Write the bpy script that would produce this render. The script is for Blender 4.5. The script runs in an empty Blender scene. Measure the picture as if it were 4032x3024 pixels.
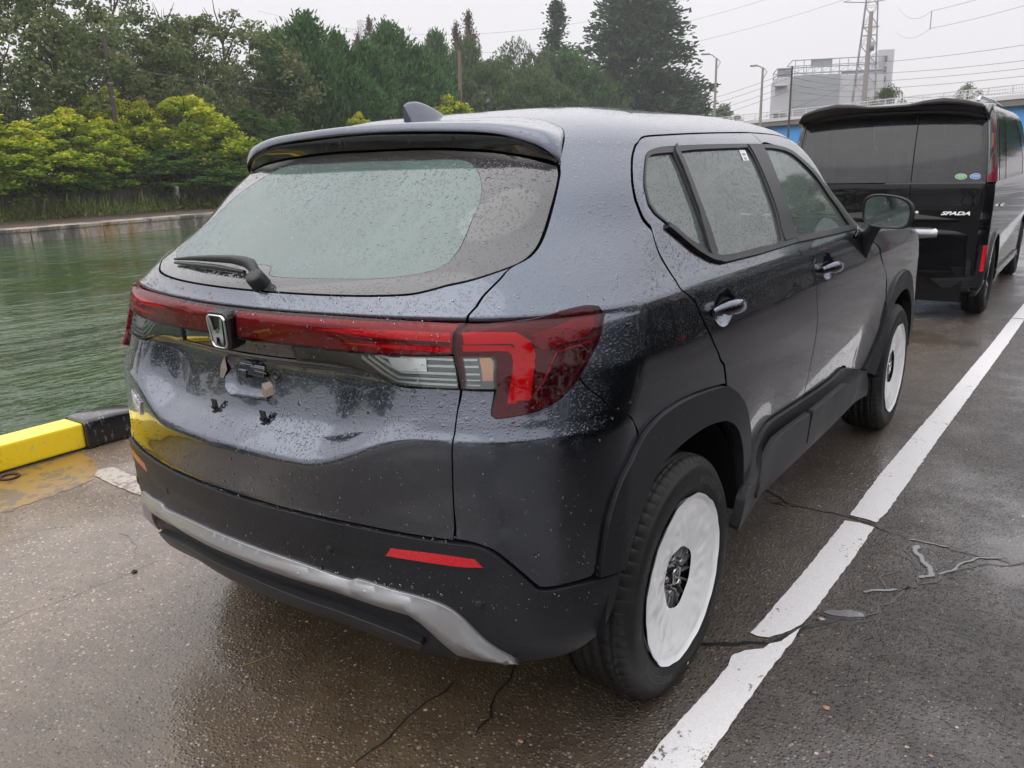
import bpy, bmesh, math, random, json
import numpy as np
from mathutils import Vector, Matrix, geometry, noise
random.seed(7); np.random.seed(7)
R_ = math.radians
scene = bpy.context.scene
COL = scene.collection

# ------------------------------------------------------------------ camera
cam_d = bpy.data.cameras.new('camera'); cam = bpy.data.objects.new('camera', cam_d); COL.objects.link(cam)
CP = (1.6568, -1.8254, 1.4118); YAW, PIT, ROL = -0.6303, -0.2659, -0.0274
f_ = Vector((math.sin(YAW)*math.cos(PIT), math.cos(YAW)*math.cos(PIT), math.sin(PIT)))
r_ = f_.cross(Vector((0, 0, 1))).normalized(); u_ = r_.cross(f_)
r2 = math.cos(ROL)*r_ + math.sin(ROL)*u_; u2 = -math.sin(ROL)*r_ + math.cos(ROL)*u_
cam.matrix_world = Matrix(((r2.x, u2.x, -f_.x, CP[0]), (r2.y, u2.y, -f_.y, CP[1]), (r2.z, u2.z, -f_.z, CP[2]), (0, 0, 0, 1)))
cam_d.sensor_width = 36; cam_d.lens = 3163.8/4032*36; cam_d.clip_start = .05; cam_d.clip_end = 3000
scene.camera = cam

# ------------------------------------------------------------------ world and sun (overcast, raining)
w = bpy.data.worlds.new('World'); scene.world = w; w.use_nodes = True
nt = w.node_tree; nt.nodes.clear()
out = nt.nodes.new('ShaderNodeOutputWorld'); bg = nt.nodes.new('ShaderNodeBackground')
sky = nt.nodes.new('ShaderNodeTexSky'); sky.sky_type = 'NISHITA'; sky.sun_disc = False
sky.sun_elevation = R_(55); sky.sun_rotation = R_(200); sky.air_density = 1.5; sky.dust_density = 6
tc = nt.nodes.new('ShaderNodeTexCoord'); sx = nt.nodes.new('ShaderNodeSeparateXYZ'); nt.links.new(tc.outputs['Generated'], sx.inputs[0])
mr = nt.nodes.new('ShaderNodeMapRange'); mr.inputs[1].default_value = -0.05; mr.inputs[2].default_value = 1.0
nt.links.new(sx.outputs['Z'], mr.inputs[0])
ramp = nt.nodes.new('ShaderNodeValToRGB'); nt.links.new(mr.outputs[0], ramp.inputs[0])
ramp.color_ramp.elements[0].color = (4.2, 4.08, 4.24, 1); ramp.color_ramp.elements[0].position = 0.0
ramp.color_ramp.elements[1].color = (9.2, 9.15, 9.5, 1); ramp.color_ramp.elements[1].position = 1.0
e = ramp.color_ramp.elements.new(.24); e.color = (4.5, 4.38, 4.56, 1)
e = ramp.color_ramp.elements.new(.5); e.color = (6.6, 6.45, 6.65, 1)
nz = nt.nodes.new('ShaderNodeTexNoise'); nz.inputs['Scale'].default_value = 2.2; nz.inputs['Detail'].default_value = 4
nt.links.new(tc.outputs['Generated'], nz.inputs['Vector'])
mrn = nt.nodes.new('ShaderNodeMapRange'); mrn.inputs[3].default_value = .93; mrn.inputs[4].default_value = 1.07
nt.links.new(nz.outputs[0], mrn.inputs[0])
cl = nt.nodes.new('ShaderNodeMixRGB'); cl.blend_type = 'MULTIPLY'; cl.inputs[0].default_value = 1
nt.links.new(ramp.outputs[0], cl.inputs[1]); nt.links.new(mrn.outputs[0], cl.inputs[2])
mx = nt.nodes.new('ShaderNodeMixRGB'); mx.inputs[0].default_value = .93       # thick cloud over the Nishita sky
nt.links.new(sky.outputs[0], mx.inputs[1]); nt.links.new(cl.outputs[0], mx.inputs[2])
nt.links.new(mx.outputs[0], bg.inputs[0]); bg.inputs[1].default_value = .14; nt.links.new(bg.outputs[0], out.inputs[0])
sd = bpy.data.lights.new('sun', 'SUN'); so = bpy.data.objects.new('sun', sd); COL.objects.link(so)
sd.energy = .5; sd.angle = R_(75); sd.color = (1, .98, .95)
so.rotation_euler = (R_(35), 0, R_(-20))
vs = scene.view_settings; vs.view_transform = 'Standard'; vs.look = 'None'; vs.exposure = .64; vs.gamma = 1; vs.use_curve_mapping = False
scene.cycles.max_bounces = 8; scene.cycles.transparent_max_bounces = 24; scene.cycles.caustics_reflective = False; scene.cycles.caustics_refractive = False
# ------------------------------------------------------------------ helpers
def tag(o, label=None, cat=None, group=None, kind=None):
    if label: o['label'] = label
    if cat: o['category'] = cat
    if group: o['group'] = group
    if kind: o['kind'] = kind
    return o
def empty(name, loc=(0, 0, 0), label=None, cat=None, group=None, rz=0):
    o = bpy.data.objects.new(name, None); COL.objects.link(o); o.location = loc; o.rotation_euler[2] = rz; o.empty_display_size = .1
    return tag(o, label, cat, group)
def add_obj(name, me, mat=None, parent=None):
    o = bpy.data.objects.new(name, me); COL.objects.link(o)
    if mat is not None: me.materials.append(mat)
    if parent is not None: o.parent = parent
    return o
def copy_tree(o, parent=None):
    c = o.copy(); COL.objects.link(c); c.parent = parent
    for ch in list(o.children): copy_tree(ch, c)
    return c
class MB:
    """collects simple solids, links them as one mesh"""
    def __init__(s): s.v = []; s.f = []; s.sm = []
    def add(s, vs, fs, smooth=False):
        b = len(s.v); s.v += [tuple(p) for p in vs]; s.f += [tuple(i+b for i in q) for q in fs]; s.sm += [smooth]*len(fs)
    def box(s, c, d, rz=0, M=None, bev=0):
        x, y, z = d[0]/2, d[1]/2, d[2]/2
        if bev:
            bm = bmesh.new(); bmesh.ops.create_cube(bm, size=1)
            for v in bm.verts: v.co = Vector((v.co.x*d[0], v.co.y*d[1], v.co.z*d[2]))
            bmesh.ops.bevel(bm, geom=bm.edges[:], offset=bev, segments=2, affect='EDGES', profile=.6)
            bm.verts.index_update(); P = [v.co.copy() for v in bm.verts]; F = [tuple(v.index for v in f.verts) for f in bm.faces]; bm.free()
        else:
            P = [Vector((a*x, b*y, e*z)) for a in (-1, 1) for b in (-1, 1) for e in (-1, 1)]
            F = [(0, 1, 3, 2), (4, 6, 7, 5), (0, 4, 5, 1), (2, 3, 7, 6), (0, 2, 6, 4), (1, 5, 7, 3)]
        Mt = Matrix.Translation(c) @ (M.to_4x4() if M is not None else Matrix.Rotation(rz, 4, 'Z'))
        s.add([Mt @ p for p in P], F, False); return s
    def tube(s, pts, rad, n=8, cap=True, smooth=True, flat=1.0):
        pts = [Vector(p) for p in pts]; k = len(pts)
        rads = rad if isinstance(rad, (list, tuple)) else [rad]*k
        V = []; up = None
        for i, p in enumerate(pts):
            d = (pts[min(i+1, k-1)] - pts[max(i-1, 0)]).normalized()
            if up is None:
                up = Vector((0, 0, 1)) if abs(d.z) < .9 else Vector((1, 0, 0))
            a = d.cross(up).normalized(); b = a.cross(d).normalized(); up = b
            for j in range(n):
                t = 2*math.pi*j/n; V.append(p + (a*math.cos(t)*flat + b*math.sin(t))*rads[i])
        F = [(i*n+j, i*n+(j+1) % n, (i+1)*n+(j+1) % n, (i+1)*n+j) for i in range(k-1) for j in range(n)]
        s.add(V, F, smooth)
        if cap: s.add(V[:n], [tuple(range(n))[::-1]]); s.add(V[-n:], [tuple(range(n))])
        return s
    def lathe(s, prof, n=48, axis='Z', c=(0, 0, 0), smooth=True, angs=None, cap=False):
        """prof: (radius, height) pairs"""
        A = angs if angs is not None else [2*math.pi*j/n for j in range(n)]; n = len(A); V = []
        for (r, h) in prof:
            for t in A:
                rr = r(t) if callable(r) else r
                p = (rr*math.cos(t), rr*math.sin(t), h)
                if axis == 'X': p = (h, rr*math.cos(t), rr*math.sin(t))
                if axis == 'Y': p = (rr*math.sin(t), h, rr*math.cos(t))
                V.append((p[0]+c[0], p[1]+c[1], p[2]+c[2]))
        F = [(i*n+j, i*n+(j+1) % n, (i+1)*n+(j+1) % n, (i+1)*n+j) for i in range(len(prof)-1) for j in range(n)]
        s.add(V, F, smooth)
        return s
    def prism(s, poly, h0, h1, axis='Z', smooth=False):
        """poly in 2D (counter-clockwise), extruded along axis"""
        n = len(poly)
        def P(a, b, h): return {'Z': (a, b, h), 'X': (h, a, b), 'Y': (b, h, a)}[axis]
        V = [P(a, b, h0) for a, b in poly] + [P(a, b, h1) for a, b in poly]
        s.add(V, [tuple(range(n))[::-1], tuple(range(n, 2*n))] + [(i, (i+1) % n, n+(i+1) % n, n+i) for i in range(n)], smooth); return s
    def build(s, name, mat=None, parent=None, fix=True):
        me = bpy.data.meshes.new(name); me.from_pydata(s.v, [], s.f)
        me.polygons.foreach_set('use_smooth', s.sm); me.update()
        if fix:
            bm = bmesh.new(); bm.from_mesh(me); bmesh.ops.recalc_face_normals(bm, faces=bm.faces); bm.to_mesh(me); bm.free()
        return add_obj(name, me, mat, parent)
def text_mesh(txt, size=1, bold=0.0, extrude=0.0, align='CENTER', shear=0.0):
    cu = bpy.data.curves.new('t', 'FONT'); cu.body = txt; cu.size = size; cu.extrude = extrude; cu.offset = bold; cu.shear = shear
    cu.align_x = align; cu.align_y = 'CENTER'; cu.resolution_u = 3
    o = bpy.data.objects.new('t', cu); COL.objects.link(o); bpy.context.view_layer.update()
    me = bpy.data.meshes.new_from_object(o.evaluated_get(bpy.context.evaluated_depsgraph_get()))
    V = [v.co.copy() for v in me.vertices]; F = [tuple(p.vertices) for p in me.polygons]
    bpy.data.objects.remove(o); bpy.data.curves.remove(cu); bpy.data.meshes.remove(me)
    return V, F
def rrect(w_, h_, r, n=6):
    P = []
    for cx, cy, a0 in ((w_/2-r, h_/2-r, 0), (-w_/2+r, h_/2-r, 90), (-w_/2+r, -h_/2+r, 180), (w_/2-r, -h_/2+r, 270)):
        for k in range(n+1): a = R_(a0+90*k/n); P.append((cx+r*math.cos(a), cy+r*math.sin(a)))
    return P
# ------------------------------------------------------------------ materials
class NT:
    def __init__(s, name):
        s.m = bpy.data.materials.new(name); s.m.use_nodes = True; s.t = s.m.node_tree; s.t.nodes.clear()
        s.out = s.n('ShaderNodeOutputMaterial')
    def n(s, t, **k):
        x = s.t.nodes.new(t)
        for a, b in k.items(): setattr(x, a, b)
        return x
    def l(s, a, b): s.t.links.new(a, b)
    def sv(s, inp, v):
        if hasattr(v, 'is_linked') or hasattr(v, 'links'): s.l(v, inp)
        elif isinstance(v, (tuple, list)) and len(v) == 3 and inp.type == 'RGBA': inp.default_value = (*v, 1)
        else: inp.default_value = v
    def co(s, kind='Object', sc=(1, 1, 1)):
        c = s.n('ShaderNodeTexCoord'); m = s.n('ShaderNodeMapping'); m.inputs['Scale'].default_value = sc
        s.l(c.outputs[kind], m.inputs[0]); return m.outputs[0]
    def noise(s, scale, detail=4, rough=.55, co=None, w=None):
        x = s.n('ShaderNodeTexNoise'); x.inputs['Scale'].default_value = scale; x.inputs['Detail'].default_value = detail; x.inputs['Roughness'].default_value = rough
        if co is not None: s.l(co, x.inputs['Vector'])
        return x.outputs[0]
    def voro(s, scale, co=None, feature='F1', rnd=1.0):
        x = s.n('ShaderNodeTexVoronoi', feature=feature); x.inputs['Scale'].default_value = scale; x.inputs['Randomness'].default_value = rnd
        if co is not None: s.l(co, x.inputs['Vector'])
        return x
    def mr(s, v, a, b, c=0., d=1., smooth=False):
        x = s.n('ShaderNodeMapRange')
        if smooth: x.interpolation_type = 'SMOOTHSTEP'
        s.sv(x.inputs[0], v); x.inputs[1].default_value = a; x.inputs[2].default_value = b; x.inputs[3].default_value = c; x.inputs[4].default_value = d
        return x.outputs[0]
    def math(s, op, a, b=0., c=0.):
        x = s.n('ShaderNodeMath', operation=op); s.sv(x.inputs[0], a); s.sv(x.inputs[1], b)
        if len(x.inputs) > 2: s.sv(x.inputs[2], c)
        return x.outputs[0]
    def mix(s, f, a, b, mode='MIX'):
        x = s.n('ShaderNodeMixRGB', blend_type=mode); s.sv(x.inputs[0], f); s.sv(x.inputs[1], a); s.sv(x.inputs[2], b); return x.outputs[0]
    def ramp(s, v, stops):
        x = s.n('ShaderNodeValToRGB'); s.l(v, x.inputs[0]); el = x.color_ramp.elements
        while len(el) < len(stops): el.new(.5)
        for q, (p, c) in zip(el, stops): q.position = p; q.color = (*c, 1) if len(c) == 3 else c
        return x.outputs[0]
    def bump(s, h, dist=.001, strength=1., normal=None):
        x = s.n('ShaderNodeBump'); s.sv(x.inputs['Height'], h); x.inputs['Distance'].default_value = dist; s.sv(x.inputs['Strength'], strength)
        if normal is not None: s.l(normal, x.inputs['Normal'])
        return x.outputs[0]
    def bsdf(s, color=(.5, .5, .5), rough=.5, metal=0., spec=.5, coat=0., coat_r=.03, normal=None, coat_n=None, ior=None, link=True):
        b = s.n('ShaderNodeBsdfPrincipled'); s.sv(b.inputs['Base Color'], color); s.sv(b.inputs['Roughness'], rough); s.sv(b.inputs['Metallic'], metal)
        s.sv(b.inputs['Specular IOR Level'], spec); s.sv(b.inputs['Coat Weight'], coat); s.sv(b.inputs['Coat Roughness'], coat_r)
        if normal is not None: s.l(normal, b.inputs['Normal'])
        if coat_n is not None: s.l(coat_n, b.inputs['Coat Normal'])
        if ior: b.inputs['IOR'].default_value = ior
        if link: s.l(b.outputs[0], s.out.inputs[0])
        return b
def plain(name, color, rough=.5, metal=0., spec=.5, coat=0., nscale=0, namp=.15):
    t = NT(name)
    if nscale:
        q = t.noise(nscale, 5, .6, t.co('Object')); m = t.mr(q, .25, .75, 1-namp, 1+namp); color = t.mix(1., color, m, 'MULTIPLY')
        t.bsdf(color, t.mr(q, .2, .8, max(0, rough-.08), min(1, rough+.08)), metal, spec, coat)
    else: t.bsdf(color, rough, metal, spec, coat)
    return t.m
def drops(t, co, big=95., fine=230., dist=.0016, dens_b=.45, dens_f=.8, runs=True, fine_d=.0008, gate=None):
    """rain beads standing on a surface: two sizes of domes"""
    v = t.voro(big, co); c = t.n('ShaderNodeSeparateColor'); t.l(v.outputs['Color'], c.inputs[0])
    rad = t.mr(c.outputs[0], 0, 1, .12, .40)
    q = t.math('DIVIDE', v.outputs['Distance'], rad); q = t.math('MULTIPLY', q, q)
    dome = t.math('SQRT', t.math('MAXIMUM', t.math('SUBTRACT', 1., q), 0.)); dome = t.math('MULTIPLY', dome, rad)
    on = t.math('LESS_THAN', c.outputs[1], dens_b); dome = t.math('MULTIPLY', dome, on)
    v2 = t.voro(fine, co); c2 = t.n('ShaderNodeSeparateColor'); t.l(v2.outputs['Color'], c2.inputs[0])
    q2 = t.math('DIVIDE', v2.outputs['Distance'], .36); q2 = t.math('MULTIPLY', q2, q2)
    d2 = t.math('SQRT', t.math('MAXIMUM', t.math('SUBTRACT', 1., q2), 0.)); d2 = t.math('MULTIPLY', d2, t.math('LESS_THAN', c2.outputs[1], dens_f))
    h = t.math('ADD', t.math('MULTIPLY', dome, 2.6), t.math('MULTIPLY', d2, fine_d/dist))
    if gate is not None: h = t.math('MULTIPLY', h, gate)
    return h
def runs(t, co_stretched, scale, thr=.62):
    """thin trickles that leave clear tracks between the beads"""
    n = t.noise(scale, 2, .5, co_stretched); return t.mr(n, thr-.03, thr+.03, 1., .12)
M = {}
def car_paint(name, col, met=.75, rough=.32, ior=1.7):
    t = NT(name); co = t.co('Object')
    geo = t.n('ShaderNodeNewGeometry'); sp = t.n('ShaderNodeSeparateXYZ'); t.l(geo.outputs['Normal'], sp.inputs[0])
    up = t.mr(sp.outputs['Z'], .12, .60, .10, 1.)                              # steep panels shed most of their beads
    st = t.co('Object', (26, 26, 1.6)); tr = runs(t, st, 1., .60)
    h = drops(t, co, 74, 170, .0018, .50, .85, fine_d=.0012, gate=t.math('MULTIPLY', up, tr))
    bn = t.bump(h, .0018, .75)
    fl = t.voro(2600, co); fc = t.n('ShaderNodeSeparateColor'); t.l(fl.outputs['Color'], fc.inputs[0])
    base = t.mix(t.mr(fc.outputs[0], 0, 1, 0., .35), col, tuple(min(1, c*1.5) for c in col))
    b = t.bsdf(base, rough, met, .5 if met > .5 else 0., 1.0, .03, normal=bn, coat_n=bn); b.inputs['Coat IOR'].default_value = ior
    M[name] = t.m
car_paint('slate_paint', (.078, .090, .118), 1.0, .22)
def mk_trim():
    t = NT('black_trim'); co = t.co('Object'); h = drops(t, co, 110, 260, .0014, .30, .5, fine_d=.0006)
    g = t.noise(900, 2, .5, co); bn = t.bump(h, .0014, .5); bn = t.bump(g, .0002, .6, bn)
    t.bsdf((.012, .013, .015), .40, 0, .55, normal=bn); M['trim'] = t.m
mk_trim()
def mk_clad():
    t = NT('cladding_plastic'); co = t.co('Object')
    geo = t.n('ShaderNodeNewGeometry'); sp = t.n('ShaderNodeSeparateXYZ'); t.l(geo.outputs['Normal'], sp.inputs[0])
    h = drops(t, co, 80, 200, .0016, .30, .45, fine_d=.0007); g = t.noise(1400, 2, .5, co)
    bn = t.bump(h, .0016, .6); bn = t.bump(g, .00015, .6, bn)
    n = t.noise(5, 4, .6, co); c = t.mix(t.mr(n, .3, .7), (.011, .012, .015), (.018, .019, .023))
    t.bsdf(c, t.mr(n, .3, .7, .36, .46), 0, .38, normal=bn); M['clad'] = t.m
mk_clad()
M['gloss_black'] = plain('gloss_black', (.008, .008, .009), .08, 0, .6, 1.)
M['liner'] = plain('shut_line_black', (.004, .004, .004), .8, 0, .1)
M['well'] = plain('wheel_well_felt', (.010, .010, .011), .95, 0, .1)
M['chrome_bar'] = plain('brushed_chrome_bar', (.36, .37, .39), .22, .9)
M['badge'] = plain('badge_silver', (.75, .75, .77), .35, .1)
M['chrome'] = plain('chrome', (.75, .76, .78), .07, 1.)
M['steel'] = plain('dull_steel', (.35, .34, .33), .35, 1., nscale=30)
def mk_silver():
    t = NT('silver_skid_paint'); co = t.co('Object'); h = drops(t, co, 85, 210, .0016, .12, .15, fine_d=.0004)
    t.bsdf((.42, .43, .45), .34, .7, .5, .25, .25, normal=t.bump(h, .0016, .55)); M['silver'] = t.m
mk_silver()
def mk_glass(name, tint, body, opac, rough=.04, dens=.5):
    """wet misted glass: part mist, part clear, sky in the surface"""
    t = NT(name); co = t.co('Object')
    st = t.co('Object', (42, 6, 2.2)); tr = runs(t, st, 1., .60)
    h = drops(t, co, 66, 150, .0020, dens, .75, fine_d=.0013, gate=tr); bn = t.bump(h, .0022, .8)
    tb = t.n('ShaderNodeBsdfTransparent'); tb.inputs[0].default_value = (*tint, 1)
    mist = t.n('ShaderNodeBsdfDiffuse'); t.sv(mist.inputs[0], t.mix(t.mr(t.noise(3.5, 3, .5, co), .3, .7), body, tuple(c*.82 for c in body))); t.l(bn, mist.inputs['Normal'])
    m1 = t.n('ShaderNodeMixShader'); t.sv(m1.inputs[0], t.mr(t.noise(2.1, 2, .5, co), .3, .7, opac-.06, opac+.06)); t.l(tb.outputs[0], m1.inputs[1]); t.l(mist.outputs[0], m1.inputs[2])
    gl = t.n('ShaderNodeBsdfGlossy'); gl.inputs['Roughness'].default_value = rough; t.l(bn, gl.inputs['Normal'])
    fr = t.n('ShaderNodeFresnel'); fr.inputs[0].default_value = 2.0; t.l(bn, fr.inputs['Normal'])
    m2 = t.n('ShaderNodeMixShader'); t.l(fr.outputs[0], m2.inputs[0]); t.l(m1.outputs[0], m2.inputs[1]); t.l(gl.outputs[0], m2.inputs[2])
    t.l(m2.outputs[0], t.out.inputs[0]); M[name] = t.m
mk_glass('rear_glass', (.62, .80, .72), (.24, .34, .31), .50, dens=.4)
mk_glass('side_glass', (.62, .80, .72), (.36, .46, .42), .24, dens=.12)
mk_glass('privacy_glass', (.10, .10, .12), (.05, .05, .06), .55, dens=.3)
def mk_frit():
    t = NT('glass_border_black'); co = t.co('Object'); st = t.co('Object', (30, 30, 2.2)); tr = runs(t, st, 1., .63)
    h = drops(t, co, 60, 140, .0022, .5, .75, fine_d=.0013, gate=tr); bn = t.bump(h, .0022, .8)
    b = t.bsdf((.045, .043, .042), .12, 0, .6, 1., .05, normal=bn, coat_n=bn); b.inputs['Coat IOR'].default_value = 1.5; M['frit'] = t.m
mk_frit()
def mk_lens(name, tint, ior=1.5, wet=True):
    t = NT(name); co = t.co('Object'); h = drops(t, co, 85, 220, .0014, .4, .5, fine_d=.0007); bn = t.bump(h, .0014, .55)
    tb = t.n('ShaderNodeBsdfTransparent'); tb.inputs[0].default_value = (*tint, 1)
    gl = t.n('ShaderNodeBsdfGlossy'); gl.inputs['Roughness'].default_value = .03; t.l(bn, gl.inputs['Normal'])
    fr = t.n('ShaderNodeFresnel'); fr.inputs[0].default_value = ior; t.l(bn, fr.inputs['Normal'])
    m2 = t.n('ShaderNodeMixShader'); t.l(fr.outputs[0], m2.inputs[0]); t.l(tb.outputs[0], m2.inputs[1]); t.l(gl.outputs[0], m2.inputs[2])
    t.l(m2.outputs[0], t.out.inputs[0]); M[name] = t.m
mk_lens('red_lens', (.97, .08, .27), 1.5)
mk_lens('clear_lens', (.93, .95, .95), 1.6)
M['lamp_dark'] = plain('lamp_interior_wine', (.055, .001, .012), .3, .2)
M['lamp_wine'] = plain('lamp_interior_red', (.24, .002, .035), .35, .0)
M['lamp_red'] = plain('lamp_light_guide', (.90, .002, .060), .3, 0, .3)
M['lamp_black'] = plain('lamp_interior_black', (.010, .010, .011), .25)
M['lamp_grey'] = plain('lamp_reflector_grey', (.60, .64, .64), .3, .5)
M['lamp_mid'] = plain('lamp_housing_grey', (.13, .15, .15), .25, .6)
M['lamp_white'] = plain('lamp_reflector_bright', (.85, .88, .90), .25, .5)
M['lamp_amber'] = plain('lamp_bulb_amber', (.75, .42, .26), .3, .3)
def mk_reflector():
    t = NT('red_reflector'); co = t.co('Object'); v = t.voro(420, co); h = drops(t, co, 90, 220, .0014, .35, .3, fine_d=.0006)
    bn = t.bump(h, .0014, .5); bn = t.bump(v.outputs['Distance'], .0006, .7, bn)
    t.bsdf(t.mix(v.outputs['Distance'], (.38, .002, .010), (.80, .006, .022)), .18, 0, .6, 1., .05, normal=bn); M['reflector'] = t.m
mk_reflector()
def mk_tyre():
    t = NT('tyre_rubber'); co = t.co('Object'); n = t.noise(14, 5, .6, co); n2 = t.noise(300, 3, .6, co)
    c = t.mix(t.mr(n, .35, .7), (.011, .011, .012), (.022, .022, .021))
    t.bsdf(c, t.mr(n, .3, .7, .42, .62), 0, .35, normal=t.bump(n2, .0004, .5)); M['tyre'] = t.m
mk_tyre()
M['tyre_mark'] = plain('tyre_lettering', (.085, .088, .092), .6)
def mk_film():
    t = NT('white_protective_film'); co = t.co('Object')
    v = t.voro(13, co); v2 = t.noise(9, 3, .6, co); h = t.math('ADD', t.mr(v.outputs['Distance'], 0, .1, 0, 1), v2)
    w1 = t.noise(16, 2, .5, co)
    bn = t.bump(h, .006, .35); bn = t.bump(w1, .0015, .25, bn)
    b = t.bsdf((.93, .94, .95), .25, 0, .5, .5, .1, normal=bn)
    b.inputs['Subsurface Weight'].default_value = 0; M['film'] = t.m
mk_film()
def mk_asphalt():
    t = NT('wet_asphalt'); co = t.co('Object')
    sx = t.n('ShaderNodeSeparateXYZ'); t.l(co, sx.inputs[0])
    big = t.noise(.55, 4, .6, co); mid = t.noise(6, 5, .65, co)
    v = t.voro(95, co); vc = t.n('ShaderNodeSeparateColor'); t.l(v.outputs['Color'], vc.inputs[0])
    v3 = t.voro(34, co); v3c = t.n('ShaderNodeSeparateColor'); t.l(v3.outputs['Color'], v3c.inputs[0])
    # bond: brown on the quay side, grey-purple to the right of the painted line
    side = t.mr(t.math('ADD', sx.outputs[0], t.math('MULTIPLY', t.math('SUBTRACT', big, .5), .5)), .3, 1.5, 0, 1, True)
    left = t.mix(t.mr(mid, .3, .7), (.060, .040, .022), (.115, .082, .050))
    right = t.mix(t.mr(mid, .3, .7), (.040, .034, .032), (.074, .064, .060))
    base = t.mix(side, left, right)
    # the paler slab nearest the water, with sky sheen put into its colour
    pale = t.mr(t.math('ADD', sx.outputs[0], t.math('MULTIPLY', t.math('SUBTRACT', big, .5), 1.2)), -1.2, -.3, 1, 0, True)
    base = t.mix(t.math('MULTIPLY', pale, .75), base, t.mix(t.mr(mid, .35, .65), (.130, .090, .056), (.22, .160, .108)))
    stone = t.ramp(vc.outputs[0], [(0, (.03, .028, .03)), (.35, (.075, .06, .05)), (.7, (.14, .11, .085)), (.94, (.25, .205, .165)), (1, (.40, .36, .32))])
    sm = t.math('MULTIPLY', t.mr(v.outputs['Distance'], .35, .50, 1, 0), t.math('GREATER_THAN', vc.outputs[1], .30))
    base = t.mix(t.math('MULTIPLY', sm, .85), base, t.mix(1., stone, t.mix(pale, (.85, .85, .85), (1.9, 1.85, 1.8)), 'MULTIPLY'))
    gr = t.noise(420, 3, .7, co); base = t.mix(1., base, t.mr(gr, .3, .7, .45, 1.6), 'MULTIPLY')
    pick = t.math('MULTIPLY', t.mr(v3.outputs['Distance'], .16, .22, 1, 0), t.math('GREATER_THAN', v3c.outputs[1], .90))
    base = t.mix(pick, base, t.ramp(v3c.outputs[0], [(0, (.03, .03, .034)), (.4, (.13, .10, .08)), (.7, (.36, .20, .13)), (1, (.5, .44, .38))]))
    base = t.mix(1., base, t.mr(big, .3, .7, .78, 1.2), 'MULTIPLY')
    h = t.math('ADD', t.mr(v.outputs['Distance'], 0, .5, 1, 0), t.math('MULTIPLY', mid, .6)); h = t.math('ADD', h, t.math('MULTIPLY', t.mr(v3.outputs['Distance'], .0, .3, 1, 0), .8))
    h2 = t.noise(260, 3, .6, co); h = t.math('ADD', h, t.math('MULTIPLY', h2, .5))
    # standing film of water where the surface dips
    wet = t.mr(t.math('ADD', big, t.math('MULTIPLY', mid, .15)), .50, .66, 0, 1, True)
    pud = t.math('SUBTRACT', 1., t.mr(t.math('ADD', t.math('POWER', t.math('ABSOLUTE', t.math('ADD', sx.outputs[0], .62)), 1.), t.math('POWER', t.math('ABSOLUTE', t.math('ADD', sx.outputs[1], .5)), 1.)), 1.0, 1.9, 0, 1, True))
    wet = t.math('MAXIMUM', wet, pud)
    bn = t.bump(h, .008, t.mr(wet, 0, 1, 1., .45))
    cn = t.bump(t.noise(22, 2, .5, co), .002, .5, t.bump(h, .006, t.mr(wet, 0, 1, .9, .10)))
    b = t.bsdf(base, t.mr(wet, 0, 1, .5, .35), 0, .5, t.mr(wet, 0, 1, .55, 1.), t.mr(wet, 0, 1, .28, .05), normal=bn, coat_n=cn); b.inputs['Coat IOR'].default_value = 1.42
    M['asphalt'] = t.m
mk_asphalt()
def mk_line(name, col, worn, lo, scale=60):
    t = NT(name); co = t.co('Object'); n = t.noise(scale, 5, .7, co); n2 = t.noise(5, 3, .6, co); v = t.voro(95, co)
    sy = t.n('ShaderNodeSeparateXYZ'); t.l(co, sy.inputs[0]); near = t.mr(sy.outputs[1], -.55, .0, .14, 0.)
    m = t.mr(t.math('ADD', t.math('ADD', n, t.math('MULTIPLY', n2, .5)), near), lo, lo+.05, 0, 1)
    c = t.mix(m, col, worn); c = t.mix(1., c, t.mr(t.noise(150, 4, .7, co), .3, .7, .86, 1.06), 'MULTIPLY')
    h = t.math('ADD', t.mr(v.outputs['Distance'], 0, .5, 1, 0), t.noise(260, 3, .6, co))
    t.bsdf(c, .45, 0, .5, .5, .25, normal=t.bump(h, .0016, .6)); return t.m
M['line'] = mk_line('white_road_paint', (.76, .75, .75), (.12, .10, .085), .90)
M['old_line'] = mk_line('worn_road_paint', (.42, .37, .31), (.20, .155, .115), .78, 30)
M['crack'] = plain('crack_dark', (.012, .011, .010), .5, 0, .4, .6)
def mk_water():
    t = NT('harbour_water'); co = t.co('Object'); c1 = t.co('Object', (1, .55, 1))
    n1 = t.noise(1.3, 3, .55, c1); n2 = t.noise(5.0, 3, .6, c1); n3 = t.noise(.35, 2, .5, co)
    gz = t.mr(t.noise(.11, 3, .6, co), .38, .62, .35, 1.5); h = t.math('ADD', t.math('MULTIPLY', n1, gz), t.math('MULTIPLY', t.math('MULTIPLY', n2, .26), gz)); h = t.math('ADD', h, n3)
    b = t.bsdf(t.mix(t.mr(n3, .3, .7), (.026, .052, .018), (.042, .078, .026)), .06, 0, .5, normal=t.bump(h, .16, 1.)); b.inputs['IOR'].default_value = 1.33
    M['water'] = t.m
mk_water()
def mk_kerb(name, c1, c2, rough):
    t = NT(name); co = t.co('Object'); n = t.noise(7, 5, .7, co); n2 = t.noise(45, 3, .7, t.co('Object', (1, 1, .3)))
    c = t.mix(t.mr(n, .60, .66), c1, c2); c = t.mix(t.math('MULTIPLY', t.mr(n2, .60, .66), .8), c, tuple(min(.6, q*.5+.22) for q in c1))
    t.bsdf(c, rough, 0, .5, .6, .15, normal=t.bump(n, .002, .4)); M[name] = t.m
mk_kerb('yellow_kerb', (1.0, .74, .02), (.85, .50, .02), .3); mk_kerb('black_kerb', (.010, .011, .014), (.03, .03, .034), .22)
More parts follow.
